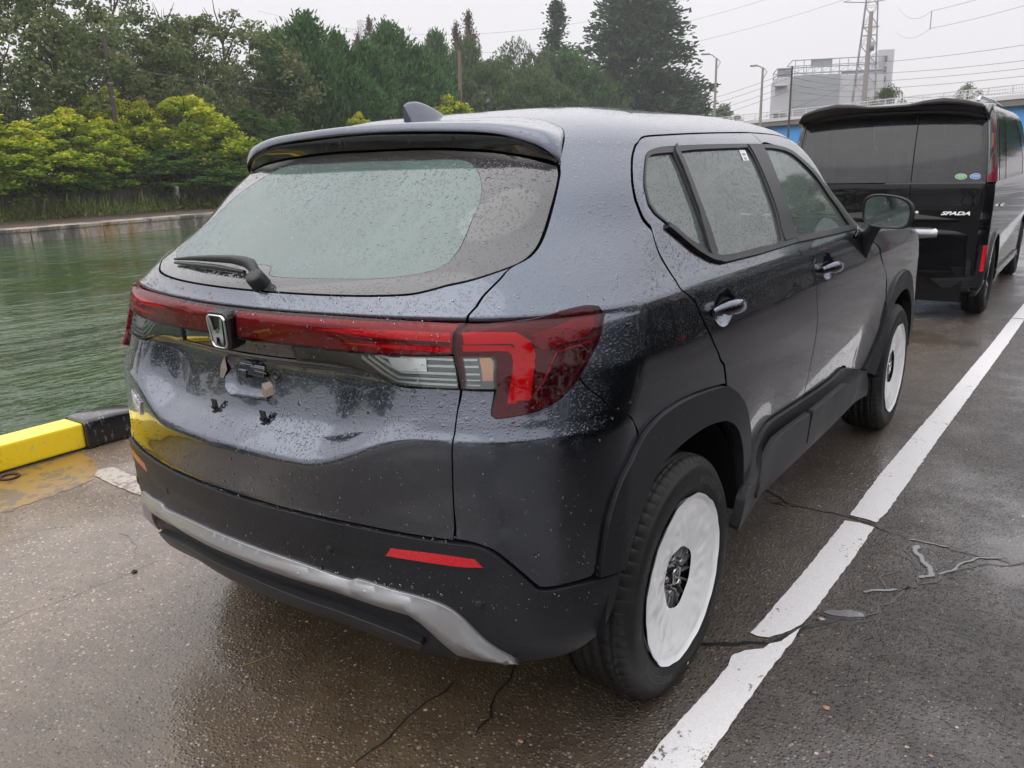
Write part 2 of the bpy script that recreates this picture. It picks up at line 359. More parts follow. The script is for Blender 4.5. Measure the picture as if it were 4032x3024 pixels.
def mk_quay():
    t = NT('stained_quay_concrete'); co = t.co('Object'); n = t.noise(.9, 5, .7, t.co('Object', (1, 1, .25))); n2 = t.noise(5, 5, .7, co)
    c = t.ramp(n, [(.30, (.055, .05, .045)), (.47, (.17, .155, .135)), (.55, (.42, .38, .33)), (.66, (.36, .21, .10)), (.75, (.10, .09, .08))])
    c = t.mix(1., c, t.mr(n2, .3, .7, .6, 1.2), 'MULTIPLY'); t.bsdf(c, .7, normal=t.bump(n2, .05, .5)); M['quay'] = t.m
mk_quay()
M['concrete'] = plain('pale_concrete', (.34, .32, .29), .8, nscale=3, namp=.25)
M['rust'] = plain('rusty_iron', (.075, .028, .018), .5, .3, nscale=40, namp=.4)
M['wood'] = plain('dark_pole', (.070, .058, .050), .8, nscale=8, namp=.3)
M['pole_concrete'] = plain('concrete_pole', (.30, .27, .25), .8, nscale=5, namp=.15)
M['galv'] = plain('galvanised_steel', (.28, .29, .30), .5, .3, nscale=6)
M['wire'] = plain('cable', (.10, .10, .11), .6)
M['soil'] = plain('damp_soil', (.060, .040, .026), .9, nscale=2, namp=.5)
M['farwall'] = plain('dark_block_wall', (.050, .040, .034), .85, nscale=1.2, namp=.5)
# ------------------------------------------------------------------ body surface of the grey car
# chart coordinates: s runs round the body from the tail centre line, t runs up the body; both are close to metres
# t, zc, yc, zs, ys, w, R, yf, c2, k(taper)
ROWS=np.array([
(0.00, .15,-.55, .15,-.55, .78,.20,3.25,.25,.05),
(0.15, .30,-.645,.28,-.67, .855,.20,3.40,.265,.03),
(0.26, .42,-.725,.40,-.735,.882,.20,3.48,.278,.02),
(0.34, .50,-.745,.50,-.752,.888,.20,3.50,.281,.02),
(0.50, .655,-.757,.655,-.755,.886,.202,3.50,.285,.02),
(0.515,.668,-.755,.67,-.752,.885,.203,3.50,.286,.02),
(0.57, .72,-.756,.75,-.756,.884,.210,3.50,.294,.02),
(0.615,.768,-.757,.84,-.758,.885,.217,3.50,.302,.02),
(0.635,.786,-.752,.862,-.757,.886,.220,3.50,.305,.02),
(0.65, .797,-.741,.876,-.7505,.886,.222,3.50,.307,.02),
(0.672,.818,-.716,.888,-.7465,.886,.225,3.495,.309,.02),
(0.69, .834,-.696,.899,-.7430,.886,.227,3.49,.310,.02),
(0.72, .856,-.682,.914,-.7385,.886,.230,3.49,.313,.02),
(0.84, .968,-.655,.960,-.7265,.885,.238,3.47,.320,.02),
(0.86, .975,-.660,.972,-.7236,.8845,.240,3.46,.321,.02),
(0.88, .978,-.671,.983,-.7210,.884,.241,3.45,.322,.02),
(0.895,.986,-.682,.992,-.7190,.883,.242,3.44,.323,.02),
(0.94, 1.03,-.693,1.03,-.7110,.877,.246,3.30,.328,.022),
(0.995,1.083,-.695,1.083,-.7000,.868,.251,2.50,.334,.025),
(1.01, 1.097,-.680,1.097,-.6880,.865,.253,2.25,.336,.025),
(1.03, 1.109,-.688,1.109,-.6925,.861,.256,2.18,.339,.026),
(1.06, 1.128,-.670,1.128,-.6740,.851,.262,2.13,.343,.03),
(1.085,1.144,-.660,1.146,-.6580,.840,.267,2.10,.345,.032),
(1.25, 1.248,-.500,1.25,-.500,.790,.28,1.98,.32,.045),
(1.45, 1.372,-.305,1.37,-.305,.728,.23,1.84,.19,.05),
(1.57, 1.445,-.185,1.44,-.190,.685,.22,1.76,.14,.05),
(1.62, 1.475,-.130,1.475,-.130,.660,.22,1.69,.12,.04),
(1.68, 1.508,-.060,1.508,-.060,.625,.23,1.60,.10,.04),
(1.75, 1.540, .030,1.538, .030,.560,.24,1.48,.08,.03),
(1.85, 1.566, .17,1.562, .17,.46,.24,1.34,.05,.02),
(1.98, 1.583, .40,1.580, .40,.31,.20,1.17,.03,.0),
(2.10, 1.590, .60,1.589, .60,.15,.12,1.0,.02,.0),
(2.20, 1.592, .74,1.592, .74,.02,.018,.88,.0,.0),
])
TUCK=[.056]
SB=np.array([0,.70,1.0,4.2,4.5,5.2])
def pchip_prep(x,Y):
    h=np.diff(x)[:,None]; d=np.diff(Y,axis=0)/h
    m=np.zeros_like(Y)
    for i in range(1,len(x)-1):
        a,b=d[i-1],d[i]; w1=2*h[i]+h[i-1]; w2=h[i]+2*h[i-1]
        ok=a*b>0
        m[i]=np.where(ok,(w1+w2)/(w1/np.where(ok,a,1)+w2/np.where(ok,b,1)),0)
    m[0]=d[0];m[-1]=d[-1]
    return m
_x=ROWS[:,0];_Y=ROWS[:,1:];_m=pchip_prep(_x,_Y)
def rowpar(t):
    t=np.clip(t,_x[0],_x[-1]); i=np.clip(np.searchsorted(_x,t,side='right')-1,0,len(_x)-2)
    h=_x[i+1]-_x[i]; s=((t-_x[i])/h)[...,None]; h=h[...,None]
    return (2*s**3-3*s**2+1)*_Y[i]+(s**3-2*s**2+s)*h*_m[i]+(-2*s**3+3*s**2)*_Y[i+1]+(s**3-s**2)*h*_m[i+1]
def sst(a,b,x):
    q=np.clip((x-a)/(b-a),0,1); return q*q*(3-2*q)
def S(s,t):
    s=np.asarray(s,float);t=np.asarray(t,float); s,t=np.broadcast_arrays(s,t)
    sg=np.where(s<0,-1.,1.); s=np.abs(s)
    zc,yc,zs,ys,w,R,yf,c2,k=np.moveaxis(rowpar(t),-1,0)
    a=np.clip(s/SB[1],0,1); th=np.clip((s-SB[1])/(SB[2]-SB[1]),0,1)*np.pi/2
    g=np.clip((s-SB[2])/(SB[3]-SB[2]),0,1); ph=np.clip((s-SB[3])/(SB[4]-SB[3]),0,1)*np.pi/2
    b=np.clip((s-SB[4])/(SB[5]-SB[4]),0,1)
    x0=w-R
    xr=x0*a+R*np.sin(th)
    B=sst(.27,.58,xr)
    z=zc+(zs-zc)*B; y0=yc+(ys-yc)*B
    yr=y0+c2*xr**2+R*(1-np.cos(th))
    yr0=ys+c2*w**2+R         # side start
    Rf=np.minimum(R*1.3,w*.6); yf0=yf-Rf-.12*w**2
    ys_=np.minimum(1.30,yr0+.62*(yf0-yr0)); gk=.625
    y=np.where(s<=SB[2],yr,np.where(g<gk,yr0+(ys_-yr0)*g/gk,ys_+(yf0-ys_)*(g-gk)/(1-gk)))
    xf=np.where(s<=SB[2],xr,w)
    y=np.where(s>SB[3],yf-.12*((w-Rf)*(1-b)+Rf*np.cos(ph))**2-Rf*(1-np.sin(ph)),y)
    xf=np.where(s>SB[3],(w-Rf)*(1-b)+Rf*np.cos(ph),xf)
    z=np.where(s>SB[2],zs,z)
    x=xf*(1-k*((y-1.1)/1.6)**2)
    x=x-TUCK[0]*sst(.86,.42,z)*sst(.22,.75,y)*(1-sst(1.95,2.35,y))*(x>.5)
    return np.stack([sg*x,y,z],-1)
def N(s,t,e=2e-3):
    a=S(s+e,t)-S(s-e,t); b=S(s,t+e)-S(s,t-e)
    n=np.cross(a,b); n/=np.linalg.norm(n,axis=-1,keepdims=True)+1e-12
    return n
TR = json.loads('''{"gate_seam": [[0.781, 1.169], [0.771, 1.13], [0.741, 1.061], [0.732, 1.044], [0.723, 1.012]], "gate_seam_lamp": [[0.707, 0.99], [0.703, 0.95], [0.702, 0.855]], "gate_seam_low": [[0.7, 0.854], [0.691, 0.765], [0.679, 0.655], [0.675, 0.612], [0.663, 0.543], [0.659, 0.49]], "glass_bot": [[0.179, 1.089], [0.405, 1.091], [0.544, 1.096], [0.63, 1.107], [0.727, 1.138], [0.783, 1.175]], "glass_side": [[0.783, 1.175], [0.802, 1.198], [0.812, 1.247], [0.816, 1.352], [0.817, 1.478], [0.81, 1.519]], "glass_top": [[0.044, 1.591], [0.288, 1.591], [0.513, 1.582], [0.678, 1.57], [0.751, 1.551], [0.808, 1.52]], "mint": [[-0.172, 1.527], [0.305, 1.533], [0.533, 1.53], [0.607, 1.497], [0.652, 1.444], [0.692, 1.369], [0.707, 1.298], [0.709, 1.231], [0.699, 1.194], [0.661, 1.171], [0.543, 1.146], [0.348, 1.141], [0.142, 1.135], [0.085, 1.163], [-0.001, 1.165], [-0.125, 1.159]], "door": [[1.684, 0.598], [1.639, 0.643], [1.585, 0.689], [1.476, 0.85], [1.344, 0.964], [1.254, 1.085], [1.07, 1.19], [0.977, 1.284], [0.97, 1.352], [0.978, 1.415], [0.979, 1.506], [0.98, 1.577], [0.991, 1.603], [1.097, 1.622], [1.407, 1.631], [2.015, 1.643], [2.775, 1.655], [3.354, 1.66], [4.006, 1.653], [4.216, 1.635], [4.27, 1.595], [4.275, 1.494], [4.275, 1.341], [4.275, 1.209], [4.485, 0.959]], "bseam": [[3.324, 1.656], [3.136, 1.598], [2.869, 1.096], [2.842, 1.075], [2.861, 1.017], [2.595, 0.971], [2.634, 0.894], [2.689, 0.732], [2.751, 0.606], [2.915, 0.484], [2.887, 0.522], [2.949, 0.418], [2.983, 0.331], [3.011, 0.29], [3.117, 0.195], [3.186, 0.127]], "dlo": [[1.109, 1.545], [1.143, 1.562], [1.232, 1.574], [1.42, 1.582], [1.895, 1.589], [2.355, 1.593], [2.938, 1.596], [3.305, 1.596], [3.645, 1.589], [3.896, 1.569], [3.997, 1.524], [4.119, 1.444], [4.214, 1.348], [4.28, 1.232], [4.228, 1.132], [4.191, 1.054], [3.476, 1.078], [2.861, 1.093], [2.571, 1.091], [2.19, 1.089], [1.863, 1.09], [1.768, 1.094], [1.649, 1.116], [1.511, 1.153], [1.248, 1.237], [1.054, 1.305], [1.016, 1.348], [1.05, 1.411], [1.076, 1.483]], "wglass1": [[1.114, 1.521], [1.149, 1.538], [1.462, 1.552], [1.536, 1.383], [1.641, 1.138], [1.322, 1.223], [1.074, 1.307], [1.038, 1.36], [1.074, 1.437]], "wglass2": [[1.56, 1.557], [1.863, 1.567], [2.845, 1.577], [2.832, 1.5], [2.767, 1.344], [2.693, 1.165], [2.64, 1.105], [2.331, 1.102], [1.986, 1.105], [1.825, 1.112], [1.713, 1.126], [1.687, 1.159], [1.608, 1.338]], "wglass3": [[3.232, 1.573], [3.545, 1.569], [3.825, 1.54], [3.972, 1.456], [4.129, 1.341], [4.201, 1.202], [4.069, 1.083], [3.514, 1.088], [2.959, 1.102], [3.021, 1.231], [3.142, 1.431]], "fseam": [[4.28, 1.068], [3.701, 0.991], [3.532, 0.957], [3.511, 0.888], [3.564, 0.764], [3.609, 0.636], [3.649, 0.567], [3.639, 0.532], [3.628, 0.483]], "arch_out": [[0.912, 0.38], [0.943, 0.519], [0.963, 0.557], [0.989, 0.577], [1.05, 0.598], [1.115, 0.609], [1.199, 0.617], [1.321, 0.619], [1.468, 0.613], [1.632, 0.604], [1.685, 0.597], [1.77, 0.583], [1.846, 0.559], [1.903, 0.525], [1.952, 0.472], [1.988, 0.415], [2.029, 0.335], [2.034, 0.303], [2.032, 0.273]], "arch_in": [[1.911, 0.279], [1.91, 0.308], [1.877, 0.399], [1.843, 0.455], [1.785, 0.512], [1.697, 0.543], [1.609, 0.555], [1.494, 0.562], [1.389, 0.562], [1.291, 0.558], [1.2, 0.55], [1.142, 0.533], [1.089, 0.496], [1.009, 0.407], [0.982, 0.356], [0.959, 0.292], [0.931, 0.248], [0.897, 0.222]], "bump_bot": [[-0.435, 0.24], [-0.321, 0.184], [-0.011, 0.217], [0.111, 0.193], [0.283, 0.187], [0.499, 0.193], [0.624, 0.19], [0.71, 0.193], [0.764, 0.202], [0.809, 0.202], [0.86, 0.205], [0.904, 0.205]], "gate_bot": [[0.043, 0.513], [0.18, 0.511], [0.239, 0.504], [0.428, 0.495], [0.55, 0.489], [0.652, 0.483]], "bump_top": [[0.659, 0.488], [0.696, 0.486], [0.727, 0.474], [0.751, 0.451], [0.783, 0.406], [0.811, 0.367], [0.821, 0.365], [0.868, 0.366], [0.919, 0.364]], "qseam": [[0.861, 0.886], [0.934, 0.691], [1.083, 0.595]], "reflector": [[0.509, 0.449], [0.607, 0.45], [0.702, 0.445], [0.715, 0.43], [0.675, 0.428], [0.57, 0.429], [0.495, 0.431]], "lamp": [[0.723, 1.012], [0.763, 1.015], [0.8, 1.021], [0.837, 1.03], [0.875, 1.036], [0.892, 1.032], [0.895, 1.018], [0.897, 0.999], [0.891, 0.966], [0.879, 0.936], [0.861, 0.888], [0.845, 0.828], [0.827, 0.77], [0.805, 0.734], [0.775, 0.716], [0.75, 0.711], [0.743, 0.726], [0.744, 0.777], [0.749, 0.851], [0.702, 0.855], [0.702, 0.95], [0.707, 0.99]], "bar_top": [[0.076, 1.002], [0.399, 1.003], [0.571, 1.005], [0.722, 1.012]], "bar_bot": [[0.072, 0.949], [0.292, 0.945], [0.391, 0.942], [0.567, 0.943], [0.704, 0.949]], "lens": [[0.275, 0.943], [0.265, 0.913], [0.38, 0.913], [0.47, 0.895], [0.53, 0.849], [0.627, 0.855], [0.697, 0.855]], "ledge_lo": [[-0.177, 0.636], [0.001, 0.64], [0.172, 0.636], [0.248, 0.634], [0.446, 0.606]], "ledge_up": [[-0.388, 0.636], [-0.298, 0.661], [-0.102, 0.667], [0.089, 0.667], [0.222, 0.667], [0.181, 0.637], [0.273, 0.65], [0.378, 0.644], [0.446, 0.611]], "crease": [[0.452, 0.677], [0.676, 0.642], [0.727, 0.643], [0.796, 0.642], [0.84, 0.648]], "sill_up": [[2.114, 0.255], [2.205, 0.261], [2.317, 0.297], [2.398, 0.348], [2.495, 0.36], [2.915, 0.341], [3.293, 0.317], [3.419, 0.322], [3.468, 0.311], [3.56, 0.262], [3.582, 0.264]], "sill_lo": [[1.871, 0.188], [2.398, -0.008], [2.711, -0.013], [3.086, -0.006], [3.403, -0.01], [3.608, 0.05], [3.686, 0.139], [3.751, 0.159], [3.658, 0.23]], "mold": [[2.349, 0.198], [2.383, 0.246], [2.44, 0.294], [2.539, 0.307], [2.934, 0.301], [3.049, 0.227], [3.116, 0.161], [2.955, 0.17], [2.734, 0.158]], "mold2": [[2.947, 0.31], [3.092, 0.299], [3.417, 0.286], [3.468, 0.272], [3.547, 0.224], [3.565, 0.19], [3.438, 0.156], [3.106, 0.177], [3.052, 0.231]], "farch_out": [[3.568, 0.272], [3.572, 0.307], [3.591, 0.394], [3.611, 0.489], [3.647, 0.558], [3.697, 0.592], [3.781, 0.609], [3.901, 0.617], [3.992, 0.614], [4.091, 0.595]], "farch_in": [[3.61, 0.259], [3.625, 0.304], [3.671, 0.376], [3.726, 0.444], [3.767, 0.526], [3.838, 0.551], [3.94, 0.562], [4.059, 0.554]], "skid_top": [[-0.101, 0.371], [0.22, 0.362], [0.404, 0.342], [0.421, 0.351], [0.501, 0.342], [0.618, 0.331], [0.654, 0.315], [0.721, 0.252], [0.764, 0.216]], "skid_bot": [[-0.281, 0.3], [0.095, 0.331], [0.308, 0.307], [0.449, 0.3], [0.535, 0.298], [0.571, 0.273], [0.639, 0.208], [0.712, 0.209]], "sensor": [[0.7, 0.336], [0.339, 0.419]], "handle": [[1.404, 0.951], [1.731, 0.939], [1.572, 0.986], [1.603, 0.885]], "fhandle": [[2.601, 0.934], [2.965, 0.924], [2.76, 0.978], [2.799, 0.867]], "holes": [[-0.104, 0.8], [0.122, 0.803], [-0.112, 0.784], [-0.036, 0.802], [0.083, 0.805], [0.118, 0.764], [0.094, 0.744], [-0.081, 0.737]], "clips": [[-0.064, 0.682], [0.141, 0.686]], "wiper": [[0.134, 1.121], [-0.514, 1.143], [-0.315, 1.165], [0.005, 1.159]], "gasket": [[-0.483, 1.075], [-0.107, 1.083]], "band1": [[0.711, 0.98], [0.745, 0.98], [0.78, 0.978], [0.789, 0.967], [0.792, 0.943], [0.786, 0.888], [0.783, 0.798]], "band2": [[0.708, 0.96], [0.742, 0.96], [0.771, 0.958], [0.779, 0.947], [0.78, 0.93], [0.774, 0.875], [0.77, 0.785]], "line": [[0.879, 0.959], [0.853, 0.951], [0.831, 0.943], [0.826, 0.93], [0.819, 0.909], [0.808, 0.859], [0.797, 0.809]], "dark": [[0.831, 0.94], [0.853, 0.948], [0.879, 0.956], [0.869, 0.922], [0.856, 0.889], [0.838, 0.837], [0.82, 0.812], [0.801, 0.808], [0.81, 0.858], [0.821, 0.909]], "clearR": [[0.712, 0.944], [0.755, 0.942], [0.759, 0.933], [0.755, 0.899], [0.752, 0.858], [0.73, 0.855], [0.705, 0.857]], "amber": [[0.737, 0.943], [0.755, 0.942], [0.759, 0.933], [0.755, 0.899], [0.753, 0.889], [0.73, 0.89]], "cband1": [[0.354, 0.986], [0.437, 0.986], [0.551, 0.983], [0.705, 0.98]], "cband2": [[0.43, 0.959], [0.57, 0.958], [0.701, 0.956]], "stripes1": [[0.461, 0.936], [0.5, 0.911], [0.546, 0.878], [0.695, 0.878]], "stripes2": [[0.484, 0.937], [0.522, 0.912], [0.557, 0.893], [0.696, 0.898]], "stripes3": [[0.501, 0.938], [0.536, 0.92], [0.571, 0.909], [0.698, 0.914]], "stripes4": [[0.641, 0.928], [0.7, 0.928]], "bright": [[0.539, 0.937], [0.639, 0.94], [0.634, 0.908], [0.562, 0.906], [0.541, 0.923]], "badge": [[-0.519, 0.596], [-0.477, 0.594]], "clearL": [[-0.615, 0.918], [-0.459, 0.931], [-0.276, 0.936], [-0.295, 0.909], [-0.461, 0.868], [-0.499, 0.833], [-0.524, 0.817], [-0.567, 0.829]], "lampL": [[-0.631, 0.999], [-0.631, 0.976], [-0.655, 0.898]], "emb": [[-0.047, 0.995], [0.063, 0.997], [0.05, 0.929], [-0.064, 0.922]], "embc": [[0.003, 0.962]], "bcam": [[0.012, 0.832]], "antenna": [[-0.085, 1.773], [0.149, 1.784]], "plate1": [[-0.098, 0.8]], "plate2": [[0.122, 0.803]], "sens": [[0.342, 0.421], [0.701, 0.338]], "tankgap": [[2.108, 0.251]], "flap": [[0.854, 0.466]], "sticker": [[2.676, 1.571], [2.807, 1.571], [2.762, 1.516], [2.645, 1.515]], "green": [[3.207, 1.558], [3.553, 1.548], [3.4, 1.405], [3.102, 1.421]], "lip_up": [[-0.403, 0.256], [-0.179, 0.265], [0.06, 0.275], [0.33, 0.248], [0.545, 0.263], [0.564, 0.236]], "lip_lo": [[-0.258, 0.212], [0.028, 0.235], [0.292, 0.195], [0.505, 0.202]], "skid_edge": [[-0.376, 0.327], [-0.124, 0.346], [0.207, 0.339], [0.403, 0.317], [0.492, 0.314], [0.593, 0.303], [0.628, 0.281], [0.686, 0.231]]}''')
GR = json.loads('''{"oldline": [[-2.166, -0.061], [-2.223, -0.007], [-2.218, 0.046], [-1.903, 0.029], [-1.724, -0.076], [-1.966, -0.073]], "seg1": [[0.936, -0.117], [0.944, -0.036], [0.95, 0.047], [0.952, 0.133], [0.946, 0.219], [0.966, 0.255], [1.007, 0.297], [1.014, 0.33], [1.04, 0.366], [1.067, 0.475], [1.068, 0.365], [1.062, 0.268], [1.057, 0.102], [1.055, -0.045], [1.053, -0.145], [1.05, -0.257]], "seg2": [[0.948, 0.356], [0.953, 0.41], [0.956, 0.565], [0.969, 0.716], [0.972, 0.847], [0.979, 1.139], [0.981, 1.336], [1.09, 1.338], [1.088, 1.06], [1.076, 0.811], [1.075, 0.597], [1.06, 0.481], [1.045, 0.439], [1.021, 0.394], [1.003, 0.362], [0.97, 0.35]], "seg3": [[0.983, 1.389], [1.097, 1.497], [1.082, 1.375], [1.034, 1.387], [0.985, 1.443], [0.969, 1.957], [1.004, 2.565], [1.05, 3.496], [1.111, 5.033], [1.128, 6.219], [1.231, 6.234], [1.219, 5.277], [1.176, 3.609], [1.126, 2.473], [1.116, 1.833], [1.113, 1.596]], "seg4": [[1.129, 6.341], [1.223, 6.35], [1.23, 7.052], [1.159, 7.209]], "crackA": [[0.95, 0.298], [1.012, 0.338], [1.05, 0.423], [1.064, 0.483], [1.095, 0.524], [1.146, 0.579], [1.204, 0.628], [1.24, 0.694]], "pudA": [[1.08, 0.579], [1.099, 0.613], [1.169, 0.676], [1.211, 0.676], [1.222, 0.65], [1.178, 0.6], [1.128, 0.578]], "pudB": [[1.16, 0.84], [1.196, 0.852], [1.237, 0.866], [1.277, 0.91], [1.25, 0.85], [1.213, 0.796], [1.209, 0.73], [1.185, 0.749]], "pudC": [[1.216, 1.291], [1.271, 1.311], [1.343, 1.319], [1.376, 1.303], [1.343, 1.282], [1.275, 1.29], [1.248, 1.258], [1.275, 1.195], [1.317, 1.124], [1.33, 1.078], [1.353, 1.054], [1.351, 1.002], [1.308, 0.974], [1.307, 1.037], [1.284, 1.116], [1.243, 1.203]], "pudD": [[1.353, 1.054], [1.372, 1.119], [1.41, 1.197], [1.447, 1.291], [1.518, 1.309], [1.546, 1.32], [1.489, 1.262], [1.443, 1.246], [1.404, 1.167], [1.373, 1.08]], "crackB": [[0.516, 1.541], [0.632, 1.468], [0.751, 1.386], [0.67, 1.355], [0.818, 1.375], [0.936, 1.395], [1.032, 1.368], [1.084, 1.368], [1.121, 1.325], [1.211, 1.319], [1.271, 1.311], [1.376, 1.303], [1.449, 1.278]], "crackC": [[0.442, -0.165], [0.464, -0.234], [0.468, -0.306], [0.493, -0.36], [0.52, -0.396], [0.518, -0.447], [0.527, -0.477]], "crackD": [[0.343, -0.322], [0.339, -0.424], [0.337, -0.472], [0.332, -0.528], [0.339, -0.582], [0.345, -0.634], [0.342, -0.727]], "crackE": [[-1.095, -0.934], [-1.11, -0.831], [-1.085, -0.719], [-1.088, -0.62], [-1.077, -0.547], [-1.075, -0.477], [-1.077, -0.363]], "crackF": [[-1.754, -0.659], [-1.728, -0.577], [-1.744, -0.485], [-1.674, -0.405]], "crackG": [[-1.457, -0.337], [-1.352, -0.337], [-1.257, -0.372], [-1.224, -0.397], [-1.183, -0.402]], "crackH": [[1.058, 6.346], [1.223, 6.35]], "straw": [[-0.236, -0.627], [-0.216, -0.581], [-0.202, -0.53]], "washer": [[-1.067, -0.486]], "ring": [[-2.519, -0.298], [-2.547, -0.328], [-2.479, -0.273]], "yel": [[-2.601, 0.151], [-2.599, -0.306]], "blkbot": [[-2.531, 0.121], [-2.494, 0.351]], "moss": [[-2.095, -0.518], [-2.089, -0.326], [-2.103, -0.096], [-2.247, -0.009], [-2.413, 0.066], [-2.505, -0.17], [-2.56, -0.324]]}''')
# ------------------------------------------------------------------ setting
def sheet(name, poly, z, mat, kind='structure'):
    m = MB(); vv, _, ff, _, _, _ = geometry.delaunay_2d_cdt([Vector(p) for p in poly], [(i, (i+1) % len(poly)) for i in range(len(poly))], [], 1, 1e-7)
    m.add([(v.x, v.y, z) for v in vv], [tuple(f) for f in ff]); o = m.build(name, mat, fix=False); o['kind'] = kind
    if o.data.polygons and o.data.polygons[0].normal.z < 0: o.data.flip_normals()
    return o
QX = -2.84
m = MB(); m.add([(QX, -120, 0), (90, -120, 0), (90, 420, 0), (QX, 420, 0)], [(0, 1, 2, 3)]); m.add([(QX, -120, -3), (QX, 420, -3), (QX, 420, 0), (QX, -120, 0)], [(0, 1, 2, 3)])
g = m.build('ground', M['asphalt'], fix=False); g['kind'] = 'structure'
m = MB(); m.add([(-37, -90, -1.1), (QX, -90, -1.1), (QX, 82, -1.1), (-46, 82, -1.1), (-22-6, -90, -1.1)][:4], [(0, 1, 2, 3)]); g = m.build('water', M['water'], fix=False); g['kind'] = 'structure'
def bank(y, off=0.): return -33.4-.118*(y-12.3)-off
# far quay: capped concrete blocks one by one, then the soil behind
def far_quay():
    root = empty('far_quay', (bank(0), 0, -1.1)); root['kind'] = 'structure'
    y = -60.; i = 0
    while y < 82:
        y2 = y+3.2; m = MB(); j = .03*math.sin(i*2.1)
        for (o0, o1, z0, z1) in ((0+j, 1.3, -2.0, -.66), (-.05+j, 1.35, -.66, -.54)):
            a, b = (bank(y+.02, o0), y+.02), (bank(y2-.02, o0), y2-.02); c, d = (bank(y2-.02, o1), y2-.02), (bank(y+.02, o1), y+.02)
            m.prism([a, d, c, b], z0, z1)
        o = m.build('quay_block', M['quay'], root); o.matrix_parent_inverse = root.matrix_basis.inverted() if False else Matrix.Translation((-bank(0), 0, 1.1))
        y = y2; i += 1
far_quay()
m = MB()
rows_ = [(1.3, -.56), (3.2, -.50), (6, -.42), (10, -.36), (60, -.1), (260, .5)]
ys_ = np.arange(-90, 421, 6.); V = []
for off_, z_ in rows_:
    for y in ys_: V.append((bank(y, off_), y, z_+.08*noise.noise(Vector((y*.3, off_, 0)))))
n_ = len(ys_); m.add(V, [(i*n_+j, i*n_+j+1, (i+1)*n_+j+1, (i+1)*n_+j) for i in range(len(rows_)-1) for j in range(n_-1)], True)
m.add([(-80, 82, -.45), (QX-.01, 82, -.45), (QX-.01, 420, -.3), (-260, 420, .3)], [(0, 1, 2, 3)])
g = m.build('far_bank', M['soil'], fix=False); g['kind'] = 'structure'
# painted lines and cracks
def ragged(poly, amp, step=.02, seed=0):
    out = []; n = len(poly)
    for i in range(n):
        a, b = Vector(poly[i]), Vector(poly[(i+1) % n]); k = max(1, int((b-a).length/step)); d = (b-a).normalized(); nn = Vector((-d.y, d.x))
        st = max(1, int(math.ceil(k/220)))
        for j in range(0, k, st):
            p = a.lerp(b, j/k); w_ = noise.noise(Vector((p.x*22, p.y*22, seed)))+.6*noise.noise(Vector((p.x*70, p.y*70, seed)))
            out.append(tuple(p+nn*w_*amp))
    return out
line_polys = [
  [(.937, -.15), (.944, -.036), (.95, .047), (.952, .133), (.946, .219), (.966, .258), (1.007, .297), (1.016, .33), (1.040, .366), (1.066, .470), (1.068, .365), (1.062, .268), (1.056, .102), (1.054, -.045), (1.048, -.25), (1.035, -.50), (1.02, -.8), (1.0, -1.6), (.885, -1.6), (.915, -.7)],
  [(.948, .356), (.955, .45), (.958, .565), (.966, .716), (.971, .847), (.978, 1.139), (.981, 1.336), (1.04, 1.345), (1.092, 1.332), (1.090, 1.06), (1.080, .811), (1.075, .597), (1.062, .485), (1.045, .439), (1.021, .394), (1.003, .362), (.97, .35)],
  [(.984, 1.40), (.986, 1.62), (.990, 1.957), (1.010, 2.565), (1.046, 3.496), (1.098, 5.033), (1.130, 6.33), (1.228, 6.33), (1.205, 5.277), (1.158, 3.609), (1.124, 2.473), (1.112, 1.833), (1.102, 1.50), (1.090, 1.385), (1.04, 1.395)],
  [(1.132, 6.355), (1.2, 8.5), (1.9, 30), (2.03, 30), (1.32, 8.5), (1.232, 6.355)]]
for i, p in enumerate(line_polys):
    o = sheet('painted_line', ragged(p, .0035, .012, i), .004, M['line'])
sheet('painted_line', ragged([(-2.235, -.01), (-2.205, .055), (-2.05, .045), (-1.70, .050), (-1.0, .02), (-.4, .0), (-.4, -.115), (-1.0, -.10), (-1.70, -.075), (-1.966, -.073), (-2.166, -.061)], .006, .02, 9), .004, M['old_line'])
M['ochre'] = mk_line('ochre_algae_stain', (.25, .145, .022), (.12, .085, .045), .82, 14)
sheet('algae_stain', ragged([(-2.58, -3.2), (-2.16, -3.2), (-2.10, -1.2), (-2.085, -.52), (-2.09, -.33), (-2.12, -.10), (-2.25, .0), (-2.42, .07), (-2.58, .08)], .020, .02, 14), .0015, M['ochre'])
def ribbon(name, path, wd, z, mat, jit=.006, seed=0, sub=.02):
    P = []
    for i in range(len(path)-1):
        a, b = Vector(path[i]), Vector(path[i+1]); k = max(1, int((b-a).length/sub)); P += [a.lerp(b, j/k) for j in range(k)]
    P.append(Vector(path[-1])); V = []
    for i, p in enumerate(P):
        d = (P[min(i+1, len(P)-1)]-P[max(i-1, 0)]).normalized(); nn = Vector((-d.y, d.x)); c = p+nn*jit*noise.noise(Vector((p.x*17, p.y*17, seed)))*2
        w_ = wd*(.55+.9*abs(noise.noise(Vector((p.x*40, p.y*40, seed+5)))))*(1 if 0 < i < len(P)-1 else .2)
        V += [tuple((c+nn*w_/2))+(z,), tuple((c-nn*w_/2))+(z,)]
    m = MB(); m.add(V, [(2*i, 2*i+1, 2*i+3, 2*i+2) for i in range(len(P)-1)]); o = m.build(name, mat, fix=False)
    for p_ in o.data.polygons[:1]:
        if p_.normal.z < 0: o.data.flip_normals()
    o['kind'] = 'structure'; return o
for i, (k_, wd) in enumerate((('crackB', .010), ('crackC', .008), ('crackD', .006), ('crackE', .0022), ('crackF', .0022), ('crackG', .0022), ('crackH', .014))):
    ribbon('ground_crack', [tuple(p) for p in GR[k_]], wd, .0015, M['crack'], seed=i, jit=.006)
